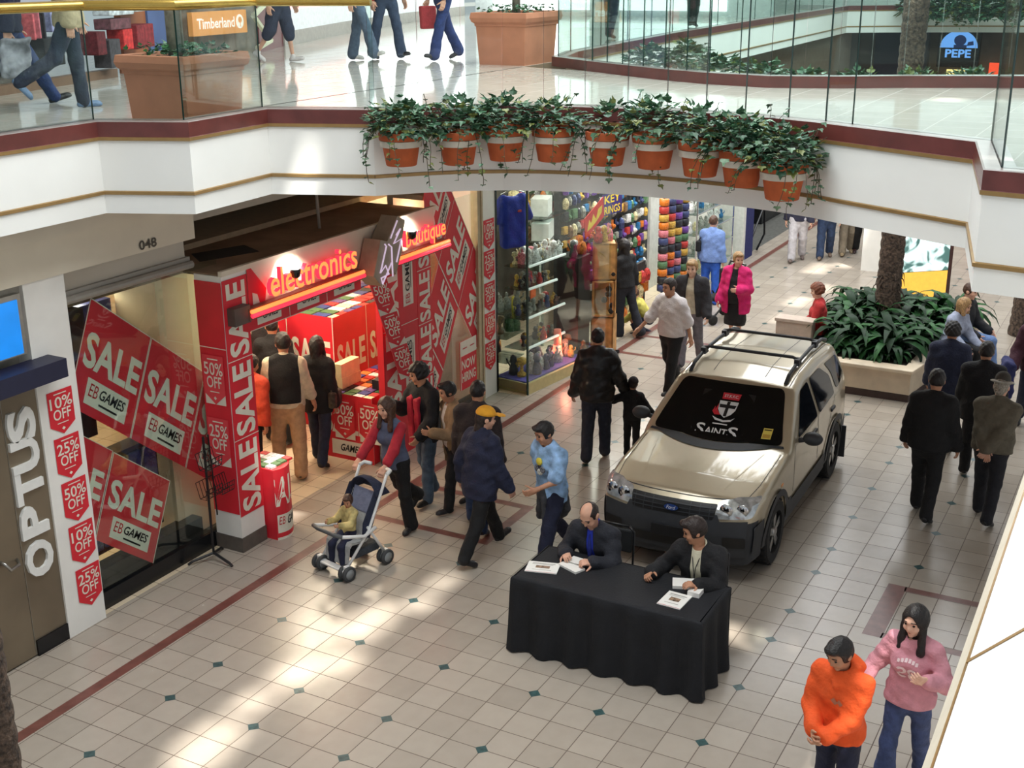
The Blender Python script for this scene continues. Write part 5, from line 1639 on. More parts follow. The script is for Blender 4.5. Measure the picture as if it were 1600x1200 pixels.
# boy with the tie-dyed shirt
def waist_jacket(d):
    w = d['w']; cap3, shell, P, U, F, Y = d['cap3'], d['shell'], d['P'], d['U'], d['F'], d['Y']
    m = cloth('tied_jacket', (62, 62, 66))
    net_obj('tied_jacket', [shell([(*cap3(P + U * .02, P + U * .07, .185, .18), .02), (*f_cap(P + F * .14 + U * .02, P + F * .17 - U * .28 + Y * .05, .035, .045), .03), (*f_cap(P + F * .14 - Y * .04, P + F * .12 - U * .34 - Y * .1, .035, .05), .03),
                                   (*cap3(P - F * .1, P - F * .1 - U * .3, .12, .13), .03)], .011, [], d['folds'](.008))], [m], d['root'])
    mb = MB(); o = P + F * .155 + U * .34
    for k, (yy, zz, r, mm) in enumerate(((.0, .03, .045, 0), (-.04, -.06, .04, 1), (.04, -.06, .04, 1), (0, -.09, .045, 2), (.0, -.03, .03, 3))):
        c = w(o + Y * yy + U * zz); mb.ball(c, r * d['s'], 10, 6, mm, (1, 1, 1))
        n = len(mb.v)
        for i in range(n - 70, n):
            v = mb.v[i]; mb.v[i] = (c.x + (v[0] - c.x) * .55, v[1], v[2])
    mb.build('shirt_print', [mat('print_yellow', (226, 204, 70), .7), mat('print_grey', (110, 110, 116), .7, var=.5, scale=60), mat('print_cream', (214, 208, 196), .7, var=.4, scale=60), mat('print_dark', (52, 50, 66), .7)], d['root'], smooth=True, local=True)
tie_dye = mat('cloth_tie_dye', (142, 176, 214), .85, var=.30, scale=9, bump=.3, bscale=45)
person(fl_at(862, 878), 1.66, -46, 'boy in a pale blue tie-dyed tee with a jacket tied round his waist', legs=walk(20, 1), lean=6, head=(-14, 16), vox=.010, skin='tan', hair=('short', 'black'),
       arms=((30, 10, 58, 35), (-16, 10, 22, 0)), curl=(50, 40), top=[jk('tee_shirt', tie_dye, fit=.03, hem=-.14, sleeve=.42, fold=.008)], bottom=TR(navy, fit=.022), extras=waist_jacket)
# yellow cap
person(fl_at(752, 872), 1.72, 128, 'person in a navy jacket and yellow cap striding away from the camera', legs=((26, 4, 3), (-16, 12, 2)), lean=5, head=(-22, 6), girth=1.2, vox=.010, skin='fair',
       hair=('cap', 'dark', cloth('yellow_cap', (226, 160, 40), .06), .13), top=[jk('jacket', navy, fit=.034, hem=-.20, collar=True, fold=.008)], bottom=TR(blacktr, fit=.016), arms=((-14, 14, 26, 0), (10, 12, 20, 0)))
person(fl_at(748, 826), 1.74, 165, 'man in a dark brown jacket with cropped black hair, behind the yellow cap', legs=walk(12), lean=3, vox=.012, skin='tan', hair=('crop', 'black'), facew=False, girth=1.12,
       top=[jk('jacket', cloth('dark_brown', (44, 34, 34)), fit=.034, hem=-.12, collar=True, fold=.007)], bottom=TR(jeans))
person(fl_at(712, 796), 1.58, -70, 'dark-haired boy in a tan jacket beside the tilted window banners', legs=walk(12), lean=3, head=(-8, 10), vox=.011, skin='olive', hair=('short', 'black'),
       top=[jk('tee_shirt', cloth('pale_tee', (206, 200, 196)), fit=.008, hem=-.06, sleeve=.4, fold=0), jk('jacket', cloth('tan_jacket', (134, 108, 80), .1), fit=.028, hem=-.30, open=(.05, .09), collar=False)], bottom=TR(blacktr), arms=((20, 10, 85, 20), (-10, 8, 20, 0)))
def scarf(m):
    def f(d):
        F, U, nb, Y = d['F'], d['U'], d['neckb'], d['Y']
        pr = [(*f_cap(nb - Y * .075 - F * .02, nb + Y * .075 - F * .02, .03, .03), .03)]
        for sd, L in ((1, .52), (-1, .60)):
            pr += [(*f_cap(nb + Y * sd * .075 - F * .02, nb + Y * sd * .065 + F * .11 - U * .12, .034, .036), .03), (*f_box(nb + Y * sd * .062 + F * .155 - U * (.1 + L / 2), (.022, .048, L / 2), .018, np.stack([F, Y, U])), .03)]
        net_obj('scarf', [d['shell'](pr, .012, [], d['folds'](.004))], [m], d['root'])
    return f
person(fl_at(668, 783), 1.72, -52, 'person in a black coat with a long red scarf and jeans at the shop entrance', legs=walk(8), lean=2, head=(-28, 14), vox=.011, skin='tan', hair=('curly', 'black'),
       top=[jk('coat', blackc, fit=.03, hem=-.16, collar=True, fold=.006)], bottom=TR(cloth('faded_jeans', (70, 86, 104), .15)), arms=((14, 10, 40, 10), (28, 14, 95, 10)), extras=scarf(cloth('red_scarf', (176, 30, 52), .08)))
# stroller pusher
SW = fl_at(622, 832)
person(SW, 1.64, -40, 'long-haired woman in a grey top with red sleeves pushing the pram', legs=((-4, 8, 2), (-26, 26, 2)), lean=8, head=(-6, 6), female=True, vox=.010, skin='fair', hair=('long', 'brown'),
       arms=(('ik', (.44, .20, .96)), ('ik', (.46, -.16, .96))), palm=((0, -.2, -1), (0, .2, -1)), curl=(70, 70), top=[jk('top', cloth('slate_top', (84, 92, 116)), fit=.010, hem=-.10, sleeve=.85, sleeve_mat=cloth('red_sleeve', (172, 36, 50)), fold=.004)], bottom=TR(blacktr, flare=.03))
# shoppers in the sale shop
person(fl_at(456, 742), 1.83, 172, 'man from behind in a black waistcoat, cream sleeves and khaki trousers in the shop doorway', legs=((2, 4, 5), (-8, 6, 5)), lean=1, head=(10, 6), girth=1.15, vox=.011, skin='tan', hair=('short', 'black'), facew=False,
       top=[jk('shirt', cloth('cream_sleeves', (196, 184, 160)), fit=.022, hem=-.08, collar=True, sleeve=.8), jk('waistcoat', cloth('waistcoat', (18, 18, 22)), fit=.036, hem=-.02, sleeve=0)], bottom=TR(cloth('khaki', (176, 142, 108)), fit=.026), arms=((4, 14, 16, 0), (4, 14, 16, 0)))
def shoulder_bag(m, sd=1, dz=-.12):
    def f(d):
        w = d['w']; P, F, Y, U, shl = d['P'], d['F'], d['Y'], d['U'], d['shl']
        c = P + Y * sd * .24 + U * (dz + .1)
        net_obj('handbag', [d['shell']([(*f_box(c, (.15, .05, .11), .03, np.stack([F, Y, U])), .01)], .012)], [m], d['root'])
        mb = MB(); mb.tube([w(c + F * .12 + U * .1), w(shl + Y * sd * .12 + U * .065), w(c - F * .12 + U * .1)], .010, 6); mb.build('bag_strap', [m], d['root'], local=True)
    return f
person(fl_at(503, 724), 1.68, 158, 'person in a long dark coat with a patterned bag beside the waistcoat man', legs=walk(12), lean=3, vox=.013, skin='tan', hair=('long', 'black'), facew=False, female=True,
       top=[jk('coat', blackc, fit=.03, hem=-.22, collar=True)], bottom=TR(darkjeans), extras=shoulder_bag(mat('bag_pattern', (52, 44, 38), .6, var=.9, scale=14), -1))
person((20.2 * T, 9.8 * T, 0), 1.72, 176, 'man in black facing the far counter inside the sale shop', vox=.015, facew=False, skin='tan', hair=('crop', 'black'), top=[jk('jacket', blackc, fit=.03, hem=-.12, collar=True)], bottom=TR(blacktr))
person((16.2 * T, 7.9 * T, 0), 1.62, 150, 'person in an orange red jacket half hidden by the entrance column', vox=.015, facew=False, skin='tan', hair=('crop', 'black'), top=[jk('jacket', cloth('orange_red', (196, 66, 40)), fit=.035, hem=-.12, collar=True)], bottom=TR(blacktr), lean=14)
person((21.6 * T, 11.4 * T, 0), 1.76, 120, 'tall shopper in a black coat between the red counters', vox=.015, facew=False, skin='tan', hair=('short', 'black'), girth=1.25, top=[jk('coat', blackc, fit=.04, hem=-.3, collar=True)], bottom=TR(blacktr))
# father and child by the car
person(fl_at(931, 718), 1.73, 176, 'man in a black leather jacket walking away holding a small child by the hand', legs=walk(10, -1), lean=2, head=(0, 4), vox=.011, skin='tan', hair=('crop', 'black'), facew=False, girth=1.12, arms=((0, 14, 18, 0), (6, 20, 26, 0)),
       top=[jk('jacket', mat('cloth_leather', (24, 24, 27), .42, var=.1, scale=10, bump=.3, bscale=25), fit=.036, hem=-.14, collar=True, fold=.008)], bottom=TR(cloth('grey_jeans', (42, 46, 60), .15), fit=.02))
person(fl_at(986, 716), 1.06, 172, 'small child in a black jacket and dark cap beside the leather jacket man', child=True, legs=walk(8), vox=.010, skin='tan', facew=False, arms=((22, 60, 10, -30), (10, 30, 20, 0)),
       hair=('beanie', 'dark', cloth('dark_cap', (46, 36, 36)), .03), top=[jk('jacket', blackc, fit=.034, hem=-.08, collar=True)], bottom=TR(blacktr))
# beyond the car
person(fl_at(1046, 612), 1.76, -34, 'man in a white short-sleeved shirt and black trousers walking past the car', legs=walk(16), lean=4, head=(-22, 6), vox=.012, skin='tan', hair=('crop', 'dark'), girth=1.08, arms=((-12, 12, 10, 0), (26, 22, 18, -10)),
       top=[jk('shirt', cloth('white_shirt', (216, 208, 208), .03), fit=.034, hem=-.06, sleeve=.55, collar=True, fold=.008)], bottom=TR(blacktr, fit=.02))
person(fl_at(1077, 573), 1.74, -14, 'grey-haired man in a dark zipped jacket over a pale shirt behind the white shirt', legs=walk(12, -1), lean=3, head=(0, 10), vox=.012, skin='pale', hair=('short', 'fair'),
       top=[jk('shirt', cloth('stone_shirt', (188, 178, 156)), fit=.010, hem=-.06, collar=True), jk('jacket', cloth('charcoal_jacket', (44, 42, 46)), fit=.036, hem=-.1, open=(.05, .10), collar=True)], bottom=TR(cloth('grey_trousers', (112, 108, 116))), arms=((0, 12, 30, 0), (0, 12, 30, 0)))
person(fl_at(1146, 546), 1.64, -18, 'woman in a bright pink jacket over black, looking aside by the car roof', legs=walk(10), lean=2, head=(38, 8), female=True, girth=1.25, vox=.012, skin='fair', hair=('short', 'fair'), arms=((10, 14, 95, 25), (0, 12, 30, 0)),
       top=[jk('top', blackc, fit=.012, hem=-.1), jk('jacket', cloth('hot_pink', (206, 30, 104), .06), fit=.04, hem=-.28, open=(.05, .10), collar=True, fold=.007)], bottom=dict(kind='skirt', mat=blacktr, len=.5))
person(fl_at(1108, 474), 1.66, 164, 'woman from behind in pale blue jacket and bright blue trousers with black shoulder bag', legs=((2, 2, 3), (-2, 2, 3)), vox=.013, female=True, girth=1.15, skin='fair', hair=('crop', 'brown'), facew=False,
       top=[jk('jacket', cloth('pale_blue', (112, 140, 196)), fit=.036, hem=-.1, collar=True)], bottom=TR(cloth('bright_blue', (44, 92, 190)), fit=.02), extras=shoulder_bag(cloth('black_bag', (26, 26, 30)), 1, .1))
person(fl_at(975, 524), 1.68, -135, 'slim person all in black in heeled boots browsing the gift shop racks', legs=((2, 2, 2), (-16, 10, 2)), lean=2, vox=.013, female=True, skin='tan', hair=('long', 'black'), facew=False,
       top=[jk('jacket', blackc, fit=.02, hem=-.06, collar=True)], bottom=TR(cloth('ink_jeans', (28, 30, 40)), flare=.035))
person(fl_at(1012, 520), 1.22, -105, 'child in a yellow and blue top crouching at the low shelf', child=True, seat=.20, legs=((95, 125, 8), (55, 120, 8)), lean=34, vox=.012, skin='fair', hair=('short', 'brown'), facew=False,
       top=[jk('jacket', mat('cloth_yellow_blue', (196, 186, 90), .8, var=.35, scale=5), fit=.03, hem=-.06, collar=True)], bottom=TR(navy), arms=((55, 10, 30, 0), (55, 10, 30, 0)))
# four pairs of legs under the bridge
for px, py, f, lab, tm, bmx, shoe in ((1244, 408, 0, 'person in wide white trousers under the bridge arch', cloth('dark_top', (40, 40, 60)), cloth('white_trousers', (196, 192, 196)), (110, 96, 90)),
                                 (1288, 404, 4, 'person in a navy top and blue jeans under the bridge arch', navy, jeans, (120, 100, 84)),
                                 (1322, 398, 8, 'person in tan trousers far under the bridge arch', cloth('brown_top', (90, 80, 66)), cloth('tan_trousers', (134, 122, 104)), (150, 130, 100)),
                                 (1345, 399, 5, 'person in black trousers farthest right under the bridge arch', blackc, blacktr, (60, 40, 40))):
    person(fl_at(px, py), 1.74, f, lab, legs=walk(12, 1 if px % 2 else -1), vox=.018, skin='fair', hair=('short', 'brown'), facew=False, top=[jk('jacket', tm, fit=.03, hem=-.08)], bottom=TR(bmx, fit=.03), shoes=shoe)
# right of the car
person(fl_at(1468, 700), 1.68, 172, 'person in a dark blue coat standing by the seated couple', legs=walk(4), vox=.012, facew=False, skin='tan', hair=('curly', 'black'), girth=1.15, top=[jk('coat', cloth('blue_coat', (34, 40, 64)), fit=.04, hem=-.34, collar=True)], bottom=TR(blacktr))
person(fl_at(1518, 746), 1.72, 176, 'black-haired man in a black suit ahead of the hatted man', legs=walk(8), vox=.012, facew=False, skin='tan', hair=('short', 'black'), girth=1.15, top=[jk('jacket', cloth('black_suit', (18, 18, 22)), fit=.036, hem=-.2, collar=True)], bottom=TR(blacktr))
person(fl_at(1440, 806), 1.75, 168, 'man in a black pullover and black trousers walking away on the right', legs=walk(14, 1), lean=4, head=(8, 8), vox=.011, facew=False, skin='tan', hair=('short', 'black'), girth=1.2, arms=((4, 12, 18, 0), (0, 12, 20, 0)),
       top=[jk('pullover', cloth('pullover', (20, 20, 22)), fit=.036, hem=-.12, collar=False)], bottom=TR(blacktr, fit=.018))
person(fl_at(1536, 812), 1.70, 166, 'elderly man in a grey felt hat and olive jacket, hands behind his back', legs=walk(13, 1), lean=6, head=(0, 6), vox=.010, facew=False, skin='fair', girth=1.18, hair=('hat', 'grey', cloth('felt_hat', (168, 163, 152)), .05),
       arms=(('ik', (-.20, .0, .84), True, (-.2, .9, 0)), ('ik', (-.21, .03, .87), True, (-.2, -.9, 0))), palm=((-1, 0, 0), (-1, 0, 0)), curl=(30, 50),
       top=[jk('jacket', cloth('olive_jacket', (98, 91, 77)), fit=.036, hem=-.08, collar=True, fold=.007)], bottom=TR(cloth('charcoal_trousers', (32, 32, 38)), fit=.016))
def coat_on_arm(d):
    P, F, Y, U = d['P'], d['F'], d['Y'], d['U']
    W = d['AR'][1][2]
    net_obj('carried_coat', [d['shell']([(*f_box(W + U * -.16 + F * .02 - Y * .06, (.17, .09, .26), .06, np.stack([F, Y, U])), .03)], .014, [], d['folds'](.012))], [cloth('carried_blue', (40, 44, 90))], d['root'])
person(fl_at(1606, 674), 1.78, 6, 'person in a maroon top carrying a blue coat, cut by the right edge', legs=walk(14), vox=.012, skin='fair', hair=('short', 'brown'), arms=((6, 10, 30, 0), (4, 16, 42, 0)), top=[jk('pullover', cloth('maroon', (62, 26, 40)), fit=.034, hem=-.1, collar=False)], bottom=TR(darkjeans), extras=coat_on_arm)
# seated on the planter
person((12.85, -2.42, 0), 1.62, -88, 'red-haired woman in a red top sitting on the left end of the planter', seat=.52, legs=((84, 80, 4), (82, 80, 4)), lean=4, vox=.012, female=True, skin='pale', hair=('curly', 'auburn'), top=[jk('top', cloth('red_top', (176, 44, 44)), fit=.022, hem=-.06)], bottom=TR(darkjeans), arms=((20, 8, 40, 10), (20, 8, 40, 10)))
person((13.05, -4.35, 0), 1.64, 58, 'woman in a pale grey cardigan sitting on the planter edge', seat=.52, legs=((84, 78, 4), (82, 80, 4)), lean=14, head=(14, 8), vox=.012, female=True, skin='fair', hair=('bob', 'fair'), arms=((34, 8, 30, 10), (34, 8, 36, 10)),
       top=[jk('cardigan', cloth('grey_cardigan', (152, 160, 182)), fit=.03, hem=-.10)], bottom=TR(blacktr))
person((13.62, -4.42, 0), 1.76, 66, 'man in a black shirt and pale jeans sitting on the planter beside the woman', seat=.52, legs=((84, 76, 6), (82, 80, 6)), lean=4, head=(6, 6), vox=.012, skin='fair', hair=('crop', 'brown'), arms=((24, 8, 40, 10), (24, 8, 40, 10)),
       top=[jk('shirt', cloth('black_shirt', (24, 24, 30)), fit=.03, hem=-.06, collar=True)], bottom=TR(cloth('pale_jeans', (104, 130, 176), .12)))
# upstairs
ZUP = 15.13
def grey_bag(d):
    W = d['AR'][1][2]; Z = d['Z']; F, Y = d['F'], d['Y']
    net_obj('shopping_bag', [d['shell']([(*f_box(W - Z * .26 + F * .05, (.15, .06, .20), .02, np.stack([F, Y, Z])), .01)], .014, [], d['folds'](.012))], [mat('bag_grey', (150, 152, 160), .4, var=.4, scale=8)], d['root'])
def up(px, py): return fl_at(px, py, ZUP)
person(up(28, 166), 1.74, 100, 'person in a navy jacket striding along the gallery at the left edge, bags in hand', legs=((30, 4, 2), (-24, 34, 2)), lean=4, vox=.014, facew=False, skin='fair', hair=('short', 'brown'), top=[jk('jacket', navy, fit=.03, hem=-.10, collar=True)], bottom=TR(cloth('blue_jeans', (40, 58, 104), .15)), arms=((10, 8, 10, 0), (-10, 8, 10, 0)), extras=grey_bag)
person(up(122, 170), 1.74, 96, 'person in a fawn jacket and dark jeans walking on the gallery by the planter box', legs=((6, 2, 2), (-24, 34, 2)), lean=4, vox=.014, facew=False, skin='fair', hair=('short', 'brown'), top=[jk('jacket', cloth('fawn', (176, 160, 126)), fit=.036, hem=-.14, collar=True)], bottom=TR(darkjeans), shoes=(96, 120, 150))
person(up(440, 97), 1.70, 60, 'person in long dark shorts and white shoes on the gallery', legs=((12, 4, 2), (-14, 22, 2)), vox=.014, facew=False, skin='fair', hair=('short', 'brown'), top=[jk('tee_shirt', navy, fit=.03, hem=-.1, sleeve=.45)], bottom=dict(kind='shorts', mat=cloth('dark_shorts', (50, 56, 74)), fit=.035), shoes=(214, 206, 204))
person(up(562, 95), 1.72, 70, 'person in grey blue jeans and a red top on the gallery', legs=((-8, 4, 2), (22, 6, 2)), vox=.014, facew=False, skin='fair', hair=('short', 'brown'), top=[jk('jacket', cloth('red_jacket', (196, 60, 56)), fit=.03, hem=-.08)], bottom=TR(cloth('grey_blue_jeans', (82, 98, 118), .12), flare=.03), shoes=(200, 196, 190))
person(up(606, 92), 1.72, 40, 'person in dark jeans and a green top on the gallery near the red top', legs=((14, 4, 4), (-10, 6, 6)), vox=.014, facew=False, skin='fair', hair=('short', 'brown'), top=[jk('jacket', cloth('green_jacket', (36, 120, 66)), fit=.03, hem=-.06)], bottom=TR(cloth('slate_jeans', (54, 68, 92), .12), flare=.03))
def red_bag(d):
    W = d['AR'][1][2]; Z = d['Z']; F, Y = d['F'], d['Y']
    net_obj('shopping_bag', [d['shell']([(*f_box(W - Z * .24, (.13, .05, .17), .015, np.stack([F, Y, Z])), .01)], .014)], [cloth('bag_red', (190, 66, 70))], d['root'])
person(up(694, 94), 1.74, -60, 'person in blue jeans carrying a red bag near the terracotta planter box', legs=((18, 4, 3), (-18, 10, 3)), vox=.014, facew=False, skin='fair', hair=('short', 'brown'), top=[jk('jacket', cloth('white_jacket', (210, 210, 214)), fit=.03, hem=-.04)], bottom=TR(cloth('indigo_jeans', (38, 54, 104), .15), flare=.03), arms=((8, 10, 16, 0), (6, 14, 10, 0)), extras=red_bag)
person((17.0, 3.1, ZUP * T), 1.74, 150, 'blurred figure in dark trousers on the far gallery behind the glass', vox=.02, facew=False, skin='fair', hair=('short', 'brown'), legs=walk(10), top=[jk('jacket', cloth('grey_jacket', (120, 124, 130)), fit=.03, hem=-.08)], bottom=TR(darkjeans))
person((22.0, 3.3, ZUP * T), 1.72, 160, 'far figure in black beyond the bridge glass', vox=.02, facew=False, skin='fair', hair=('short', 'brown'), legs=walk(10), top=[jk('jacket', blackc, fit=.03, hem=-.08)], bottom=TR(blacktr))
# ------------------------------------------------------------------ signing table
BCLOTH = mat('table_black', (14, 16, 22), .8, var=.15, scale=5, bump=.2, bscale=60)
x0, x1, y0, y1, zt = 3.05, 3.80, -4.10, -2.25, .755
per = []
for a, b, n in (((x0, y1), (x0, y0), 90), ((x0, y0), (x1, y0), 36), ((x1, y0), (x1, y1), 90), ((x1, y1), (x0, y1), 36)):
    for i in range(n):
        t = i / n; per.append((a[0] + (b[0] - a[0]) * t, a[1] + (b[1] - a[1]) * t))
mb = MB(); N = len(per)
cx, cy = (x0 + x1) / 2, (y0 + y1) / 2
rows = [(zt, -.03), (zt - .004, -.008), (zt - .02, .004), (zt - .10, .006), (.5, .01), (.25, .02), (.01, .035)]
rnd = random.Random(5)
acc = 0; phs = []
for i in range(N):
    acc += rnd.uniform(.25, .62); phs.append(acc)
vs = []
for k, (z, o) in enumerate(rows):
    for i, (x, y) in enumerate(per):
        ex = -1 if abs(x - x0) < 1e-6 and y > y0 else 0
        a = per[i - 1]; b = per[(i + 1) % N]
        n = Vector((b[1] - a[1], -(b[0] - a[0]))); n = n.normalized() if n.length else n
        if n.dot(Vector((x - cx, y - cy))) < 0: n = -n
        w = (0 if k < 3 else (k - 2) * .0095) * math.sin(phs[i])
        vs.append((x + n.x * (o + w), y + n.y * (o + w), z + (.006 * math.sin(phs[i] * .5) if k == len(rows) - 1 else 0)))
fs = [(k * N + i, k * N + (i + 1) % N, (k + 1) * N + (i + 1) % N, (k + 1) * N + i) for k in range(len(rows) - 1) for i in range(N)]
mb.add(vs, fs, 0); mb.add([vs[i] for i in range(N)], [tuple(range(N))[::-1]], 0)
tag(mb.build('tablecloth', [BCLOTH], smooth=True, auto=60, origin=(cx, cy, 0)), 'long table under a pleated black cloth that reaches the floor, two men behind it', 'table')
PAPER = mat('paper_white', (236, 234, 228), .6, var=.01); PINK = mat('paper_stripe', (206, 120, 130), .6, var=.05); PHOTO = mat('paper_photo', (128, 104, 84), .5, var=.6, scale=40); GREYP = mat('paper_grey', (160, 158, 152), .6, var=.1)
def sheet(px, py, w, h, rz, label, thick=.008, layout='board', group=None, dz=0):
    p = atz(px, py, (zt + .004) / T) * T
    M = Matrix.Translation((p.x, p.y, zt + .002 + dz)) @ Matrix.Rotation(rz, 4, 'Z')
    mb = MB(); mb.extr([(-w / 2, -h / 2), (w / 2, -h / 2), (w / 2, h / 2), (-w / 2, h / 2)], M, thick, 0)
    s = Sign()
    if layout == 'board':
        s.rect(-w * .22, -h * .10, w * .22, h * .14, 1, 0).rect(-w * .36, h * .30, w * .36, h * .36, 2, 0).rect(-w * .36, h * .22, w * .3, h * .25, 2, 0).rect(-w * .3, -h * .28, w * .3, -h * .25, 2, 0).rect(-w * .48, -h * .48, w * .48, -h * .46, 3, 0)
    ex, ey = M.to_3x3() @ Vector((1, 0, 0)), M.to_3x3() @ Vector((0, 1, 0))
    if s.p: s.into(mb, M @ Vector((0, 0, thick)), ex, ey, (0, 0, 1), .0008)
    return tag(mb.build('card' if layout == 'card' else 'poster_sheet' if layout == 'board' else 'booklet', [PAPER, PHOTO, GREYP, PINK], origin=(p.x, p.y, zt)), label, 'card' if layout == 'card' else 'paper', group)
sheet(848, 887, .30, .21, -1.30, 'white printed sheet with a small picture lying before the balding man', group=None)
sheet(1054, 938, .22, .27, -1.62, 'white printed sheet with a small picture lying before the man with the lanyard')
sheet(893, 887, .24, .12, -1.95, 'pale stack of cards under the balding man\'s hands', .02, 'card')
sheet(900, 880, .13, .12, -1.7, 'single white card propped on the stack by the balding man', .006, 'card', None, .03)
sheet(1070, 914, .22, .16, -1.2, 'pile of white cards under the hand of the man with the lanyard', .03, 'card')
sheet(1087, 928, .11, .13, -1.57, 'small white box of cards at the right end of the black table', .045, 'card')
PEN = mat('pen_dark', (36, 34, 44), .4, var=0)
p = atz(888, 868, (zt + .08) / T) * T
mb = MB(); mb.tube([(p.x, p.y, zt + .03), (p.x + .05, p.y + .02, zt + .13)], .005, 6)
tag(mb.build('pen', [PEN], origin=(p.x, p.y, zt)), 'dark pen held over the cards by the balding man', 'pen')
def chair(loc, rz, label):
    r = empty('chair', loc, rz); tag(r, label, 'chair', 'black chairs behind the table')
    m = mat('chair_frame', (20, 20, 22), .35, var=0); f = mat('chair_pad', (30, 32, 34), .8, var=.1)
    mb = MB(); mb.box((-.22, -.22, .42), (.22, .22, .465)); mb.build('seat', [f], r, local=True, bevel=.015)
    mb = MB(); mb.box((-.25, -.20, .62), (-.21, .20, .86)); mb.build('backrest', [f], r, local=True, bevel=.015)
    for sy in (-1, 1):
        mb = MB(); mb.tube([(.2, sy * .22, 0), (.2, sy * .22, .42)], .012, 8); mb.build('leg', [m], r, smooth=True, local=True)
        mb = MB(); mb.tube([(-.26, sy * .22, 0), (-.21, sy * .22, .42), (-.235, sy * .22, .84), (-.24, sy * .17, .89)], .012, 8); mb.build('leg', [m], r, smooth=True, local=True)
    mb = MB(); mb.tube([(-.24, -.17, .89), (-.24, .17, .89)], .012, 8); mb.build('back_rail', [m], r, smooth=True, local=True)
chair((4.02, -2.74, 0), math.radians(182), 'black framed chair under the balding man')
chair((4.0, -3.70, 0), math.radians(180), 'black framed chair under the man with the lanyard')
# ------------------------------------------------------------------ pram with a child
PR = (3.74, .06, 0); PY = math.radians(167)
pr = empty('pram', PR, PY); tag(pr, 'navy and white folding pram with a small child in it, wheels turned', 'pram')
WP = mat('pram_white', (222, 222, 220), .35, var=.02); NV = cloth('pram_navy', (34, 40, 62)); GR = cloth('pram_lining', (176, 178, 176)); LV = cloth('pram_violet', (128, 134, 158))
for sy in (-1, 1):
    mb = MB(); mb.tube([(-.36, sy * .21, 1.0), (-.30, sy * .21, .88), (-.08, sy * .21, .46), (.24, sy * .20, .13)], .016, 8); mb.build('frame_tube', [WP], pr, smooth=True, local=True)
    mb = MB(); mb.tube([(.30, sy * .23, .52), (.0, sy * .225, .42), (-.16, sy * .225, .47)], .02, 8); mb.build('armrest', [WP], pr, smooth=True, local=True)
    mb = MB(); mb.tube([(-.06, sy * .21, .50), (-.28, sy * .22, .14)], .016, 8); mb.build('frame_tube', [WP], pr, smooth=True, local=True)
    mb = MB(); mb.tube([(-.36, sy * .21, 1.0), (-.42, sy * .20, 1.02), (-.45, sy * .12, 1.01)], .022, 8); mb.build('handle', [WP], pr, smooth=True, local=True)
    for wx in (.25, -.29):
        mb = MB(); mb.box((wx - .03, sy * .21 - .025, .07), (wx + .03, sy * .21 + .025, .17)); mb.build('wheel_fork', [WP], pr, local=True, bevel=.01)
        for o in (-.035, .035):
            w = empty('wheel', (wx, sy * .21 + o, .085)); w.parent = pr
            R = Matrix.Rotation(math.radians(90), 3, 'X')
            mb = MB(); mb.lathe([(.055, -.018), (.08, -.018), (.085, 0), (.08, .018), (.055, .018)], (0, 0, 0), 20, 0, R, caps=False); mb.build('tyre', [mat('pram_tyre', (62, 64, 66), .7)], w, smooth=True, local=True)
            mb = MB(); mb.lathe([(.004, -.012), (.056, -.016), (.056, .016), (.004, .012)], (0, 0, 0), 20, 0, R); mb.build('rim', [mat('pram_rim', (150, 154, 156), .4)], w, smooth=True, local=True)
mb = MB(); mb.tube([(.30, -.23, .52), (.33, -.12, .525), (.33, .12, .525), (.30, .23, .52)], .022, 8); mb.build('bumper_bar', [mat('bar_grey', (84, 86, 88), .5)], pr, smooth=True, local=True)
mb = MB(); mb.box((.22, -.2, .10), (.30, .2, .125)); mb.build('footrest', [WP], pr, local=True, bevel=.01)
mb = MB(); mb.tube([(-.29, -.21, .13), (-.29, .21, .13)], .012, 8); mb.build('axle', [WP], pr, local=True)
def sling(name, prof, hw, m, th=.02):
    mb = MB(); n = len(prof)
    vs = [(x, sy * hw, z) for sy in (-1, 1) for x, z in prof] + [(x - .0, sy * hw, z - th) for sy in (-1, 1) for x, z in prof]
    fs = []
    for i in range(n - 1):
        fs += [(i, i + 1, n + i + 1, n + i), (2 * n + i, 3 * n + i, 3 * n + i + 1, 2 * n + i + 1), (i, 2 * n + i, 2 * n + i + 1, i + 1), (n + i, n + i + 1, 3 * n + i + 1, 3 * n + i)]
    fs += [(0, n, 3 * n, 2 * n), (n - 1, 3 * n - 1, 4 * n - 1, 2 * n - 1)]
    mb.add(vs, fs, 0); return mb.build(name, [m], pr, local=True)
sling('seat', [(.20, .14), (.17, .34), (.14, .37), (-.05, .35), (-.09, .37)], .185, GR)
sling('backrest', [(-.08, .36), (-.18, .62)], .185, GR)
sling('head_cushion', [(-.165, .60), (-.25, .82)], .175, LV, .03)
for sy in (-1, 1):
    mb = MB(); mb.extr([(-.10, .36), (-.30, .86), (-.20, .86), (-.02, .55), (.0, .40)], Matrix.Translation((0, sy * .195, 0)) @ Matrix(((1, 0, 0, 0), (0, 0, -1, 0), (0, 1, 0, 0), (0, 0, 0, 1))), .012); mb.build('side_panel', [NV], pr, local=True)
prf = [(-.28 + .22 * math.sin(a) * .5 - .02, .80 + .16 * math.sin(a)) for a in [math.pi * i / 8 for i in range(5)]]
mb = MB()
arcs = []
for k in range(6):
    b = math.radians(-62 + 21 * k)
    arcs.append([(-.25 + .17 * math.sin(b - .6) + .02, .205 * math.cos(t), .78 + .17 * math.cos(b - .6) * math.sin(t) + .02 * math.sin(t)) for t in [math.pi * j / 12 for j in range(13)]])
vs = [p for a in arcs for p in a]
mb.add(vs, [(i * 13 + j, i * 13 + j + 1, (i + 1) * 13 + j + 1, (i + 1) * 13 + j) for i in range(5) for j in range(12)], 0)
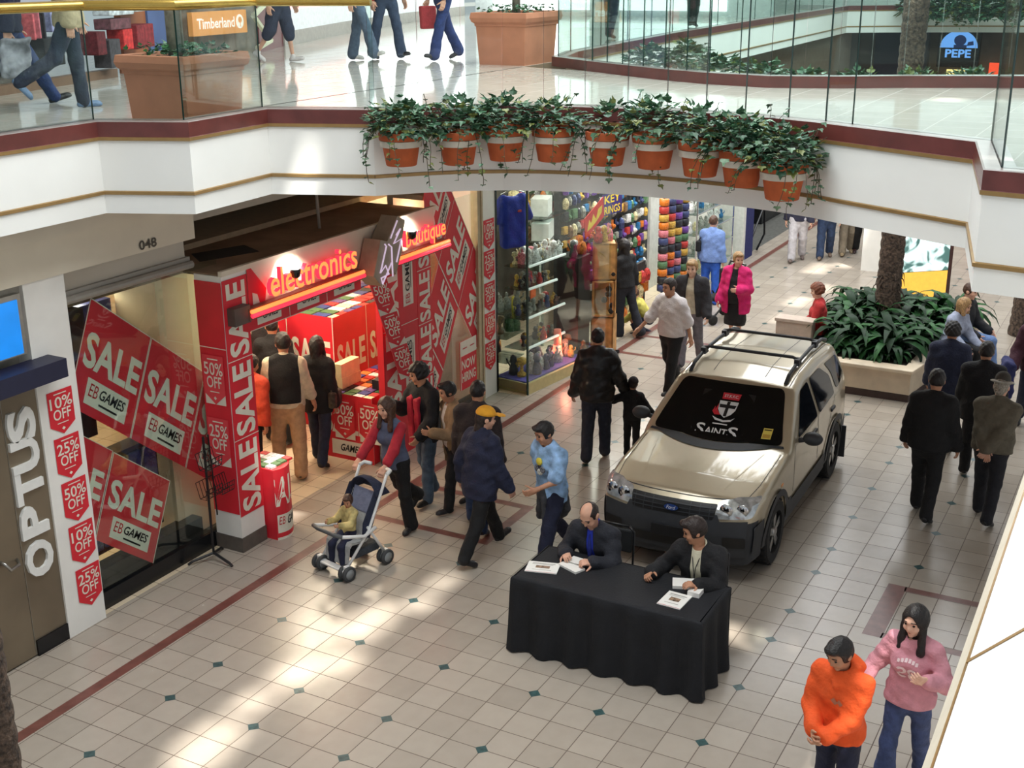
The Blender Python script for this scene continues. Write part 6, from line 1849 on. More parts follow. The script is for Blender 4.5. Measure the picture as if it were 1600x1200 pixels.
ob = mb.build('hood', [NV], pr, smooth=True, local=True); so = ob.modifiers.new('thick', 'SOLIDIFY'); so.thickness = .012
mb = MB(); mb.box((-.27, -.17, .16), (.1, .17, .26)); mb.build('basket', [cloth('basket_net', (60, 66, 74))], pr, local=True, bevel=.03)
c, s_ = math.cos(PY), math.sin(PY)
person((PR[0] + c * .02, PR[1] + s_ * .02, 0), .86, -48, 'small child with dark hair sitting in the pram', child=True, seat=.385, legs=((62, 66, 8), (60, 64, 8)), lean=-6, head=(20, 26), vox=.008, skin='tan', hair=('short', 'brown'),
       arms=((40, 14, 60, 20), (40, 14, 60, 20)), top=[dict(name='pullover', mat=mat('cloth_child_yellow', (186, 168, 112), .85, var=.3, scale=12), fit=.026, hem=-.08)], bottom=TR(navy, fit=.02))
# ------------------------------------------------------------------ planter bed with a palm
STONE = mat('planter_stone', (204, 188, 164), .45, var=.06, scale=5); SOIL = mat('soil', (50, 40, 32), .9, var=.3)
OUT = [(11.68, -2.50), (11.68, -4.10), (12.50, -4.24), (12.80, -4.36), (15.2, -4.50), (15.4, -2.2), (12.95, -2.28), (12.4, -2.36)]
def inset(poly, d):
    c = Vector((sum(p[0] for p in poly) / len(poly), sum(p[1] for p in poly) / len(poly)))
    out = []
    for p in poly:
        v = Vector(p) - c; out.append(tuple(c + v * (1 - d / v.length)))
    return out
pl = empty('planter', (13.3, -3.3, 0)); tag(pl, 'low angular stone planter with a dark base, full of green plants round a palm', 'planter')
mb = MB(); mb.prism(inset(OUT, .06), .12, .44, 0); mb.build('body', [STONE], pl)
mb = MB(); mb.prism(inset(OUT, .09), 0, .12, 0); mb.build('base', [mat('planter_base', (72, 56, 52), .5, var=.08)], pl)
i2 = inset(OUT, .30); nO = len(OUT)
mb = MB(); vs = [(x, y, z) for z in (.44, .50) for x, y in OUT] + [(x, y, z) for z in (.44, .50) for x, y in i2]
fs = []
for i in range(nO):
    j = (i + 1) % nO
    fs += [(i, j, nO + j, nO + i), (nO + i, nO + j, 3 * nO + j, 3 * nO + i), (2 * nO + i, 3 * nO + i, 3 * nO + j, 2 * nO + j), (i, 2 * nO + i, 2 * nO + j, j)]
mb.add(vs, fs, 0); mb.build('coping', [STONE], pl, bevel=.015)
mb = MB(); mb.prism(inset(OUT, .25), .40, .47, 0); mb.build('soil', [SOIL], pl)
mb = MB(); mb.box((12.38, -2.42, 0), (12.62, -1.86, .80)); mb.box((12.36, -2.44, .80), (12.64, -1.84, .85))
tag(mb.build('stone_block', [mat('block_stone', (190, 172, 158), .5, var=.05)], bevel=.008, origin=(12.5, -2.1, 0)), 'upright stone block at the left end of the planter beside the red-haired woman', 'block')
LEAF = [mat('strap_leaf_%d' % i, c, .55, var=.18, scale=20, spec=.25) for i, c in enumerate(((24, 62, 28), (36, 82, 36), (18, 46, 22)))]
def strap_plant(n, L, seed, name='strap_plant'):
    rnd = random.Random(seed); mb = MB()
    for i in range(n):
        a = 2 * math.pi * i / n * 1.618 * 3 + rnd.uniform(-.3, .3); l = L * rnd.uniform(.75, 1.15); up = rnd.uniform(.55, 1.35)
        d = Vector((math.cos(a), math.sin(a), 0)); w = Vector((-d.y, d.x, 0)); W = L * .085 * rnd.uniform(.8, 1.2)
        pts = []
        p = Vector((d.x * .01, d.y * .01, .02 + rnd.uniform(0, .12) * L)); ang = up
        for k in range(7):
            pts.append(p.copy()); p = p + (d * math.cos(ang) + Vector((0, 0, 1)) * math.sin(ang)) * l / 6; ang -= .33 * (1.0 + .2 * k * .5)
        prof = [.45, .85, 1, 1, .85, .55, .05]
        vs = []
        for k, q in enumerate(pts):
            vs += [q - w * W * prof[k] + Vector((0, 0, .25 * W * prof[k])), q, q + w * W * prof[k] + Vector((0, 0, .25 * W * prof[k]))]
        mb.add(vs, [f for k in range(6) for f in ((3 * k, 3 * k + 1, 3 * k + 4, 3 * k + 3), (3 * k + 1, 3 * k + 2, 3 * k + 5, 3 * k + 4))], rnd.randrange(3))
    o = mb.build('leaves', LEAF, None, smooth=True, local=True)
    return o
rnd = random.Random(11)
protos = []
spots = []
inn = inset(OUT, .55)
def inside(x, y, poly):
    c = False
    for i in range(len(poly)):
        (ax, ay), (bx, by) = poly[i], poly[i - 1]
        if (ay > y) != (by > y) and x < (bx - ax) * (y - ay) / (by - ay) + ax: c = not c
    return c
tries = 0
while len(spots) < 46 and tries < 9000:
    tries += 1
    x, y = rnd.uniform(11.7, 15.3), rnd.uniform(-4.5, -2.2)
    if inside(x, y, inn) and all((x - a) ** 2 + (y - b) ** 2 > .27 ** 2 for a, b in spots) and (x - 13.95) ** 2 + (y + 3.2) ** 2 > .36 ** 2: spots.append((x, y))
spots.sort()
pp = []
for i, (x, y) in enumerate(spots):
    r = empty('strap_plant', (x, y, .46), rnd.uniform(0, 6.28))
    tag(r, 'dark green plant with arching strap leaves in the stone planter', 'plant', 'strap-leaved plants in the planter')
    big = x > 12.4
    k = i % 4
    if len(pp) <= k: pp.append(strap_plant(26, .62, 20 + k))
    o = pp[k] if pp[k].parent is None else None
    if o is None: o = pp[k].copy(); COL.objects.link(o)
    o.parent = r
    sc = rnd.uniform(1.0, 1.4) if big else rnd.uniform(.55, .75)
    r.scale = (sc, sc, sc * 1.05)
BARK = mat('palm_bark', (74, 60, 50), .9, var=.5, scale=22, bump=1.0, bscale=30)
def palm_trunk(base, top, r, label, seed, spikes=True):
    rnd = random.Random(seed); mb = MB()
    b, t = Vector(base), Vector(top); n = int((t - b).length / .055)
    pts = [b + (t - b) * i / n for i in range(n + 1)]
    rs = [r * (1 + (.22 * math.exp(-i * .055 / .35))) * (1 + (.035 if i % 3 else -.03)) for i in range(n + 1)]
    mb.tube(pts, rs, 18)
    if spikes:
        for i in range(40):
            z = rnd.uniform(.02, .8); a = rnd.uniform(0, 6.28); d = Vector((math.cos(a), math.sin(a), 0)); p = b + (t - b).normalized() * z * 1.2
            mb.tube([p + d * r, p + d * (r + .05) + Vector((0, 0, -.05)), p + d * (r + .08) + Vector((0, 0, -.16))], [.012, .009, .002], 5)
    return tag(mb.build('palm_trunk', [BARK], smooth=True, origin=base, auto=60), label, 'tree trunk', 'palm trunks')
palm_trunk((13.95, -3.2, .44), (13.95, -3.25, 8.2), .185, 'rough palm trunk rising from the stone planter through the upper gallery', 1)
palm_trunk((16.2, -5.05, 0), (16.35, -5.1, 8.2), .20, 'second palm trunk seen through the gallery glass, in front of the blue round sign', 2, False)
q = atz(-4, 1190, 4.5) * T
palm_trunk((q.x, q.y, 0), (q.x, q.y, 6.0), .135, 'dark palm trunk close to the camera in the bottom left corner', 3, False)
# backlit poster stand and white post beyond the planter
lb = empty('poster_stand', (17.3, -3.1, 0), 0); tag(lb, 'backlit poster stand, silvery picture over a yellow panel, behind the planter', 'poster stand')
a, b = Vector((17.1, -2.72)), Vector((17.75, -3.50)); e = (b - a); L = e.length; e.normalize(); nn2 = Vector((e.y, -e.x))
if nn2.x > 0: nn2 = -nn2
def lbx(name, u0, u1, z0, z1, d0, d1, m):
    mb = MB(); P_ = [a + e * u0 + nn2 * d0, a + e * u1 + nn2 * d0, a + e * u1 + nn2 * d1, a + e * u0 + nn2 * d1]
    mb.prism([tuple(p) for p in P_][::-1], z0, z1, 0); return mb.build(name, [m], lb)
lbx('case', -.06, L + .06, .0, 2.7, -.25, -.01, mat('case_brown', (66, 34, 30), .4))
pm = mat('poster_silver', (196, 214, 210), .3, var=0, emit=.75)
nt = pm.node_tree; no = nt.nodes.new('ShaderNodeTexNoise'); no.inputs['Scale'].default_value = 3.2; no.inputs['Detail'].default_value = 1.5; no.inputs['Distortion'].default_value = 1.2
tc = nt.nodes.new('ShaderNodeTexCoord'); nt.links.new(tc.outputs['Object'], no.inputs['Vector']); rp = nt.nodes.new('ShaderNodeValToRGB')
for pos, cl in ((.0, (30, 54, 52)), (.42, (70, 104, 100)), (.5, (188, 214, 212)), (.62, (240, 246, 246))):
    el = rp.color_ramp.elements.new(pos) if pos not in (0,) else rp.color_ramp.elements[0]
    el.color = (*lin(rgb(cl)), 1)
rp.color_ramp.elements[-1].color = (*lin(rgb((244, 250, 250))), 1)
nt.links.new(no.outputs['Fac'], rp.inputs['Fac'])
for k in ('Base Color', 'Emission Color'): nt.links.new(rp.outputs['Color'], nt.nodes['Principled BSDF'].inputs[k])
lbx('poster_picture', .02, L - .02, .64, 2.62, -.01, .0, pm)
lbx('poster_panel', .02, L - .02, .13, .63, -.01, .0, mat('poster_yellow', (232, 176, 70), .4, var=.06, emit=.6))
lbx('plinth', -.04, L + .04, .0, .11, -.26, .01, BLACK)
mb = MB(); mb.box((19.7, -1.95, 0), (20.1, -1.45, 3.0)); tag(mb.build('white_post', [CREAM], origin=(19.9, -1.7, 0)), 'white square post far behind the palm trunk', 'post')
# ------------------------------------------------------------------ ivy pots hung along the bridge
TERRA = mat('terracotta', (186, 92, 50), .8, var=.10, scale=9); TRIM = mat('pot_white', (214, 206, 192), .6, var=.04)
IVY = [mat('ivy_%d' % i, c, .42, var=.2, scale=30) for i, c in enumerate(((46, 82, 58), (66, 104, 76), (98, 128, 100), (104, 112, 56)))]
def leaf_into(mb, p, d, up, sz, m):
    d = d.normalized(); w = d.cross(up); w = w.normalized() if w.length > 1e-4 else d.orthogonal().normalized(); n = w.cross(d)
    sh = [(0, 0, 0), (.10, .42, .10), (.42, .50, .06), (.55, .22, .10), (1.0, 0, -.06), (.55, -.22, .10), (.42, -.50, .06), (.10, -.42, .10)]
    vs = [p + d * a * sz + w * b * sz + n * c * sz for a, b, c in sh] + [p + d * .5 * sz - n * .04 * sz]
    mb.add(vs, [(0, 1, 2, 8), (8, 2, 3), (8, 3, 4), (8, 4, 5), (8, 5, 6), (0, 8, 6, 7)], m)
def ivy(mb, st, c, rx, n, vines, rnd, hang, out, lf=1.0):
    for i in range(n):
        a = rnd.uniform(0, 6.28); u = rnd.uniform(-.35, 1); rr = rnd.uniform(.5, 1.0)
        v = Vector((math.cos(a) * math.sqrt(1 - u * u), math.sin(a) * math.sqrt(1 - u * u), u * .75)) * rr * rx
        p = c + v
        d = (v.normalized() + Vector((rnd.uniform(-.6, .6), rnd.uniform(-.6, .6), rnd.uniform(-.9, .3))))
        leaf_into(mb, p, d, Vector((0, 0, 1)), lf * rnd.uniform(.06, .10), rnd.choice((0, 0, 0, 1, 1, 2, 3)))
    for i in range(vines):
        a = rnd.uniform(0, 6.28); up = rnd.random() < .28
        p = c + Vector((math.cos(a), math.sin(a), 0)) * rx * .6
        d = Vector((math.cos(a), math.sin(a), 0)) * .5 + out * (.5 if not up else .1) + Vector((0, 0, .9 if up else .15))
        L = rnd.uniform(.2, .42) if up else rnd.uniform(.35, hang)
        k = max(4, int(L / .05)); pts = [p.copy()]
        for j in range(k):
            d = (d.normalized() + Vector((rnd.uniform(-.25, .25), rnd.uniform(-.25, .25), -.10 if up else -.38))).normalized()
            p = p + d * L / k; pts.append(p.copy())
            if rnd.random() < .8:
                leaf_into(mb, p, Vector((rnd.uniform(-1, 1), rnd.uniform(-1, 1), rnd.uniform(-.8, .1))) , Vector((0, 0, 1)), lf * rnd.uniform(.045, .075), rnd.choice((0, 1, 1, 2, 3)))
        st.tube(pts, .0035, 4)
LP = [Vector(p) for p in ARC]
POTS = [(.42, 150, 26, 'leftmost ivy pot of the row, its foliage thick and trailing to the left'), (1.75, 130, 16, 'second ivy pot from the left on the bridge front'), (3.14, 130, 12, 'third ivy pot from the left, just above the white pillar'),
        (4.45, 70, 12, 'fourth ivy pot from the left, thinly leaved'), (5.82, 36, 9, 'middle ivy pot of the row, its rim bare and clearly seen'), (7.14, 110, 12, 'sixth ivy pot from the left on the bridge front'),
        (8.4, 110, 10, 'seventh ivy pot from the left with a tall shoot'), (9.5, 170, 18, 'eighth ivy pot from the left, almost hidden by foliage'), (10.64, 170, 26, 'rightmost ivy pot of the row, trailing to the right')]
for i, (s_, n, vines, lab) in enumerate(POTS):
    k = int(s_); A_, B_ = LP[k], LP[k + 1]; p = A_ + (B_ - A_) * (s_ - k); tg = (B_ - A_).normalized(); on = Vector((tg.y, -tg.x))
    if on.x > 0: on = -on
    c = Vector(((p.x + on.x * .78) * T, (p.y + on.y * .78) * T, (14.05 - (.05, .1, 0, 0, .05, .05, .15, .3, .5)[i]) * T)); rnd = random.Random(40 + i)
    r = empty('ivy_pot', c); r.scale = (.93, .93, .93); tag(r, lab, 'plant pot', 'ivy pots hung along the bridge')
    mb = MB(); mb.lathe([(.145, 0), (.150, .005), (.185, .21), (.187, .25)], (0, 0, 0), 26, 0, caps=False); mb.lathe([(.001, 0), (.145, 0)], (0, 0, 0), 26, 0, caps=False)
    mb.build('pot', [TERRA], r, smooth=True, local=True, auto=50)
    mb = MB(); mb.lathe([(.188, .25), (.212, .25), (.218, .31), (.210, .325), (.190, .325), (.186, .29)], (0, 0, 0), 26, 0, caps=False); mb.build('rim', [TERRA], r, smooth=True, local=True, auto=50)
    mb = MB(); mb.lathe([(.177, .185), (.206, .185), (.210, .245), (.184, .245)], (0, 0, 0), 26, 0, caps=False)
    q = Vector((-on.x, -on.y, 0)); w = Vector((-q.y, q.x, 0))
    mb.tube([w * .1 + q * .17 + Vector((0, 0, .21)), w * .1 + q * .26 + Vector((0, 0, .21))], .012, 6); mb.tube([-w * .1 + q * .17 + Vector((0, 0, .21)), -w * .1 + q * .26 + Vector((0, 0, .21))], .012, 6)
    mb.build('holder_ring', [TRIM], r, smooth=True, local=True, auto=50)
    mb = MB(); mb.lathe([(.001, .28), (.186, .28)], (0, 0, 0), 20, 0, caps=False); mb.build('soil', [SOIL], r, local=True)
    mb, st = MB(), MB()
    ivy(mb, st, Vector((on.x * .05, on.y * .05, .38)), (.37 if n > 100 else .30), int(n * 2.3), max(4, vines * 2 // 3), rnd, .62, Vector((on.x, on.y, 0)))
    fo = mb.build('foliage', IVY, r, local=True); st.build('stems', [mat('ivy_stem', (70, 62, 44), .7)], fo, local=True)
# ------------------------------------------------------------------ upstairs: terracotta planter boxes
BOXM = mat('box_terracotta', (188, 122, 92), .75, var=.06, scale=4)
def plant_box(x0, y0, x1, y1, h, label, trunk=None, seed=1):
    z = ZU
    r = empty('planter_box', ((x0 + x1) / 2 * T, (y0 + y1) / 2 * T, z * T)); tag(r, label, 'planter box', 'terracotta planter boxes on the gallery')
    cx_, cy_ = (x0 + x1) / 2, (y0 + y1) / 2
    mb = MB(T)
    prof = [(.86, 0, ), (.93, h * .74), (.96, h * .74), (.96, h * .79), (1.03, h * .82), (1.07, h * .9), (1.04, h), (.9, h), (.88, h * .93)]
    vs = [(cx_ + (x - cx_) * k, cy_ + (y - cy_) * k, z + zz) for k, zz in prof for x, y in ((x0, y0), (x1, y0), (x1, y1), (x0, y1))]
    mb.add(vs, [(4 * i + j, 4 * i + (j + 1) % 4, 4 * i + 4 + (j + 1) % 4, 4 * i + 4 + j) for i in range(len(prof) - 1) for j in range(4)], 0)
    mb.build('box', [BOXM], r, bevel=.02)
    mb = MB(T); mb.box((cx_ + (x0 - cx_) * .88, cy_ + (y0 - cy_) * .88, z + h * .8), (cx_ + (x1 - cx_) * .88, cy_ + (y1 - cy_) * .88, z + h * .94)); mb.build('soil', [SOIL], r)
    rnd = random.Random(seed); mb = MB(T)
    for i in range(240):
        x, y = rnd.uniform(x0, x1), rnd.uniform(y0, y1); x = cx_ + (x - cx_) * .9; y = cy_ + (y - cy_) * .9
        leaf_into(mb, Vector((x, y, z + h * rnd.uniform(.94, 1.12))), Vector((rnd.uniform(-1, 1), rnd.uniform(-1, 1), rnd.uniform(-.1, .9))), Vector((0, 0, 1)), rnd.uniform(.12, .22), rnd.randrange(3))
    mb.build('groundcover', [IVY[1], IVY[2], LEAF[1]], r)
    return r
plant_box(8.05, 2.1, 10.75, 4.6, 2.05, 'terracotta planter box behind the stepped glass corner at the upper left')
plant_box(32.9, 4.4, 36.4, 7.2, 2.35, 'terracotta planter box at the far left end of the bridge', seed=2)
mb = MB(T); mb.tube([(9.1, 3.3, ZU + 1.9), (9.1, 3.3, ZU + 9)], .24, 12)
tag(mb.build('palm_trunk', [mat('pale_bark', (150, 138, 124), .8, var=.2, scale=14)], smooth=True, origin=(9.1 * T, 3.3 * T, (ZU + 1.9) * T)), 'slim pale trunk growing out of the terracotta box at the upper left', 'tree trunk')
mb = MB(T); mb.tube([(34.6, 5.8, ZU + 2.1), (34.6, 5.8, ZU + 9)], .2, 12)
tag(mb.build('palm_trunk', [MATS['pale_bark']], smooth=True, origin=(34.6 * T, 5.8 * T, (ZU + 2.1) * T)), 'slim pale trunk growing out of the far terracotta box', 'tree trunk')
# planters along the back kerb and the far bridge: loose greenery
def hedge_plants(spots, label, group, size=.3, n=60, seed=3, lf=1.0):
    rnd = random.Random(seed)
    for i, (x, y, z) in enumerate(spots):
        mb, st = MB(), MB()
        ivy(mb, st, Vector((x * T, y * T, z * T)), size, n, 6, rnd, .6, Vector((-1, 0, 0)), lf)
        tag(mb.build('trailing_plant', IVY, origin=(x * T, y * T, z * T)), label, 'plant', group)
hedge_plants([(33.6, -1.4, 15.2), (34.2, -3.0, 15.4), (33.0, -5.0, 15.0), (32.0, -7.0, 14.8), (31.6, -9, 14.6), (31.8, -11, 14.6), (32.6, -13, 14.6), (33.6, -15, 14.6)], 'green plant spilling behind the brown kerb at the back of the bridge', 'plants behind the bridge kerb', .38, 260, 3, 1.3)
hedge_plants([(109.5, y, z) for y, z in ((1.8, 15.4), (0, 14.9), (-1.8, 15.3), (-3.6, 15), (-5.4, 15.2), (-7.2, 15.2), (-9, 15))], 'ivy hanging from the far bridge seen through the gallery glass', 'ivy on the far bridge', .8, 300, 4, 2.2)
# ------------------------------------------------------------------ gift shop (tiles)
S('wall_gift_back', [((31, 13.0, 0), (66, 13.4, 12.9)), ((30.5, 6.5, 0), (30.9, 13, 12.9))], [mat('gift_wall', (96, 92, 84), .7, var=.1)])
S('wall_gift_header', [((30.45, 5.2, 10.8), (66, 6, 13.0))], [mat('gift_header', (120, 112, 98), .7)])
S('floor_gift_shop', [((30.5, 3.2, 0), (62, 13, .012))], [MATS['shop_floor_tiles']])
g0, g1 = Vector((30.7, 3.2)), Vector((38.2, 2.2)); ge = (g1 - g0).normalized(); gn = Vector((-ge.y, ge.x))
def gq(u, v): return tuple(g0 + ge * u + gn * v)
mb = MB(T)
mb.prism([gq(0, 0), gq(7.4, 0), gq(7.4, .25), gq(.25, .25), gq(.25, 1.8), gq(0, 1.8)], 0, .55, 0)
struct(mb.build('baseboard_gift', [mat('kerb_cream', (206, 190, 136), .5, var=.05)]))
mb = MB(T); mb.prism([gq(.1, .15), gq(7.4, .15), gq(7.4, 1.9), gq(.1, 1.9)], .1, .62, 0)
struct(mb.build('floor_display', [mat('display_violet', (92, 84, 168), .5, var=.08)]))
mb = MB(T)
mb.prism([gq(0, 0.0), gq(7.4, 0.0), gq(7.4, .04), gq(0, .04)], .55, 10.8, 0)
mb.prism([gq(0, 0.05), gq(.04, .05), gq(.04, 1.8), gq(0, 1.8)], .0, 10.8, 0)
mb.prism([gq(-.03, -.03), gq(.05, -.03), gq(.05, .05), gq(-.03, .05)], .0, 10.8, 1)
struct(mb.build('window_3', [GLASS, GEDGE]))
S('trim_3', [((30.45, 4.72, 0), (30.6, 4.9, 12.5))], [BLACK])
# lit shelves
SHW = mat('shelf_edge', (226, 232, 226), .3, var=.02, emit=.35); SGL = glass_mat('shelf_glass', (.82, .9, .88), .1)
rnd = random.Random(21)
def lathe_item(prof, cols, nm):
    mb = MB(); mb.lathe(prof, (0, 0, 0), 8); return mb
GOODS = [mat('good_%d' % i, c, .4, var=.35, scale=70) for i, c in enumerate(((214, 196, 150), (232, 228, 214), (120, 90, 60), (186, 60, 56), (60, 70, 110), (150, 150, 140), (200, 160, 70), (40, 42, 48), (84, 120, 84), (206, 120, 130), (230, 120, 40), (110, 70, 150), (40, 110, 160)))]
PROF = [[(.02, 0), (.035, .01), (.03, .05), (.018, .08), (.028, .10), (.022, .13), (.004, .145)], [(.03, 0), (.03, .02), (.012, .035), (.012, .07), (.035, .09), (.03, .12), (.004, .13)], [(.04, 0), (.042, .05), (.03, .09), (.01, .11), (.012, .14), (.004, .15)], [(.03, 0), (.04, .03), (.035, .07), (.02, .085), (.026, .11), (.016, .135), (.003, .14)]]
FIG = {}
def figure(p, sc, ci, pi, label, group):
    k = (ci, pi)
    if k not in FIG:
        mb = MB(); mb.lathe(PROF[pi], (0, 0, 0), 9); mb.ball((.012, 0, PROF[pi][-1][1] * .82), .018, 6, 4); mb.tube([(0, .02, .06), (.02, .045, .085), (.01, .05, .11)], .007, 5)
        FIG[k] = mb.build('figurine', [GOODS[ci]], smooth=True, local=True); o = FIG[k]
    else:
        o = FIG[k].copy(); COL.objects.link(o)
    o.location = p; o.scale = (sc, sc, sc); o.rotation_euler = (0, 0, rnd.uniform(0, 6.28))
    tag(o, label, 'figurine', group)
SH = [((827, 416), (883, 392), 5.0, 'top lit shelf crowded with pale figurines'), ((827, 451), (870, 431), 4.25, 'second lit shelf from the top in the gift window'), ((827, 496), (882, 468), 3.1, 'third lit shelf with dark ornaments in the gift window'), ((827, 543), (882, 512), 2.0, 'lowest lit shelf in the gift window')]
for i, (a, b, z, lab) in enumerate(SH):
    A_, B_ = aty(*a, 3.75), aty(*b, 3.45)
    B_.z = A_.z; z = A_.z
    e_ = (B_ - A_); e_.z = 0; L = e_.length; e_.normalize(); w_ = Vector((-e_.y, e_.x, 0))
    r = empty('glass_shelf', A_ * T); tag(r, lab, 'shelf', 'lit shelves in the gift window')
    mb = MB(T); q = [A_ - e_ * .5, B_, B_ + w_ * 1.1, A_ - e_ * .5 + w_ * 1.1]
    mb.prism([(p.x, p.y) for p in q], z - .05, z, 0); mb.build('panel', [SGL], r)
    mb = MB(T); mb.tube([A_ - Vector((0, 0, .03)), B_ - Vector((0, 0, .03))], .07, 6); mb.build('lit_edge', [SHW], r, smooth=True)
    for j in range((44, 18, 18, 14)[i]):
        t = rnd.uniform(.0, .95); d = rnd.uniform(.15, .9)
        p = (A_ + e_ * L * t + w_ * d) * T
        cis = (0, 0, 1, 1, 2, 9) if i == 0 else (2, 6, 7, 5, 4, 3)
        figure((p.x, p.y, z * T), rnd.uniform(1.1, 1.9) if i == 0 else rnd.uniform(.9, 1.5), rnd.choice(cis), rnd.randrange(4), 'small ornament standing on the ' + lab.split(' with')[0].split(' crowded')[0], 'ornaments, shelf %s' % 'ABCD'[i])
for j in range(26):
    u, v = rnd.uniform(.4, 6.8), rnd.uniform(.35, 1.6); x, y = gq(u, v)
    figure((x * T, y * T, .62 * T), rnd.uniform(1.2, 2.6), rnd.choice((2, 4, 5, 6, 7, 1)), rnd.randrange(4), 'ornament standing on the violet floor of the gift window', 'ornaments on the violet window floor')
for j in range(18):
    x, y = rnd.uniform(31.2, 32.6), rnd.uniform(4.6, 6.0); zz = rnd.choice((1.4, 2.6, 3.8))
    figure((x * T, y * T, zz * T), rnd.uniform(1.4, 2.4), rnd.choice((2, 5, 6, 7, 8)), rnd.randrange(4), 'dark ornament on the side shelves behind the glass corner', 'ornaments on the side shelves')
for zz in (1.35, 2.55, 3.75):
    mb = MB(T); mb.box((31.0, 4.5, zz - .06), (32.8, 6.2, zz)); tag(mb.build('glass_shelf', [SGL], origin=(31.9 * T, 5.3 * T, zz * T)), 'side glass shelf behind the glass corner of the gift shop at height %s' % {1.35: 'knee', 2.55: 'hip', 3.75: 'chest'}[zz], 'shelf')
def tile_box(name, px, py, z, w, d, h, m, label, cat, rz=0):
    p = atz(px, py, z); mb = MB(T); mb.box((p.x - w / 2, p.y - d / 2, z), (p.x + w / 2, p.y + d / 2, z + h), 0, rz)
    return tag(mb.build(name, m if isinstance(m, list) else [m], bevel=.006, origin=p * T), label, cat)
tile_box('price_card', 806, 490, 3.3, .95, .06, .95, mat('card_yellow', (206, 190, 60), .6, emit=.05), 'square yellow card in the gift window', 'card', .1)
tile_box('price_card', 833, 465, 3.9, .65, .06, .75, mat('card_orange', (236, 110, 50), .6, emit=.08), 'small orange card at the glass corner of the gift window', 'card', .1)
# red lava lamp and blue shirt
ll = atz(871, 562, .62); r = empty('lava_lamp', ll * T); tag(r, 'glowing red lamp on the violet floor of the gift window', 'lamp')
mb = MB(T); mb.lathe([(.2, .0), (.14, .2), (.17, .3)], ll, 14); mb.build('base', [STEEL], r, smooth=True)
mb = MB(T); mb.lathe([(.17, .3), (.24, .5), (.2, .8)], ll, 14); mb.build('glow', [mat('lava_red', (255, 70, 50), .3, var=0, emit=7)], r, smooth=True)
mb = MB(T); mb.lathe([(.2, .8), (.2, 1.3), (.18, 1.6)], ll, 14); mb.build('top', [mat('lava_pink', (226, 130, 110), .3, var=0, emit=.25)], r, smooth=True)
lamp('lava_glow', 'POINT', (ll + Vector((0, -.5, 1))) * T, 6, (1, .25, .15), .05)
sh_c = Vector((31.9 * T, 4.6 * T, 6.9 * T))
fl = Field((-.35, -.25, -.1), (.35, .25, 1.0), .014)
for fn, lo_, hi_ in (f_box((0, 0, .36), (.21, .10, .38), .08), f_cap((-.17, 0, .70), (-.27, 0, .42), .075, .07), f_cap((.17, 0, .70), (.27, 0, .42), .075, .07)): fl.add(fn, lo_, hi_, .05)
fl.disp(lambda Q: .008 * np.sin(30 * Q[..., 0] + 9 * Q[..., 2]) * np.sin(12 * Q[..., 2]))
v, f = fl.mesh()
o = net_obj('shirt', [(v, f)], [cloth('royal_blue', (36, 54, 160))], None, sh_c); o.rotation_euler = (0, 0, -.5); tag(o, 'royal blue shirt with a small red badge hanging in the gift window', 'shirt')
mb = MB(); mb.box((.02, -.115, .52), (.08, -.095, .55)); mb.build('badge', [GOODS[3]], o, local=True)
mb = MB(); mb.tube([(-.2, 0, .78), (0, 0, .84), (.2, 0, .78)], .01, 6); mb.tube([(0, 0, .84), (0, 0, .92), (.03, 0, .95), (0, 0, 1.0), (0, 0, 1.9)], .006, 6); mb.build('hanger', [STEEL], o, local=True)
# white boxes behind the shirt
for px, py, z, w, lab in ((848, 372, 6.2, 1.6, 'white box behind the blue shirt in the gift window'), (846, 335, 7.4, 1.3, 'upper pale box behind the blue shirt in the gift window')):
    tile_box('gift_box', px, py, z, w, .9, .9, mat('box_white', (214, 216, 208), .6), lab, 'box', .3)
for px, py, z, lab in ((848, 372, 6.2, 'board under the white box behind the blue shirt'), (846, 335, 7.4, 'board under the upper pale box behind the blue shirt')):
    p = atz(px, py, z); mb = MB(T); mb.box((p.x - 1.2, p.y - .7, z - .1), (p.x + 1.2, p.y + .7, z - .005)); mb.box((p.x + 1.0, p.y + .5, 0.05), (p.x + 1.15, p.y + .65, z - .1))
    tag(mb.build('display_board', [SGL], origin=(p.x * T, p.y * T, 0)), lab, 'shelf')
# wooden crates stacked at the shop entrance
WOOD = mat('crate_wood', (190, 140, 80), .55, var=.25, scale=6); WDK = mat('crate_dark', (22, 20, 22), .7)
cb = Vector((38.4, 2.75, 0))
for k, (z, h, w, lab) in enumerate(((0.15, 2.0, 1.15, 'lowest wooden crate of the stack at the gift shop entrance'), (2.2, 1.9, 1.15, 'middle wooden crate with dark open side in the stack'), (4.15, 1.9, 1.0, 'topmost wooden crate with knotty front at the gift shop entrance'))):
    r = empty('crate', (cb.x * T, cb.y * T, z * T), .25 + .12 * k); tag(r, lab, 'crate', 'wooden crates at the gift shop')
    mb = MB(T)
    for a_, b_ in (((-w / 2, -.6, 0), (w / 2, .6, .1)), ((-w / 2, -.6, h - .1), (w / 2, .6, h)), ((-w / 2, -.6, 0), (w / 2 if k != 1 else -w / 2 + .12, -.5, h)), ((w / 2 - .1, -.6, 0), (w / 2, .6, h)), ((-w / 2, .5, 0), (w / 2, .6, h)), ((-w / 2, -.6, 0), (-w / 2 + .1, .6 if k != 1 else -.45, h))): mb.box(a_, b_)
    mb.build('case', [WOOD], r, local=True, bevel=.006)
    mb = MB(T)
    for t in range(5): mb.ball((-w / 2 + .12 + .2 * t, -.42 + .2 * (t % 3), .3 + (h - .7) * ((t * 37) % 10) / 10), .17, 8, 6)
    mb.build('contents', [WDK], r, local=True)
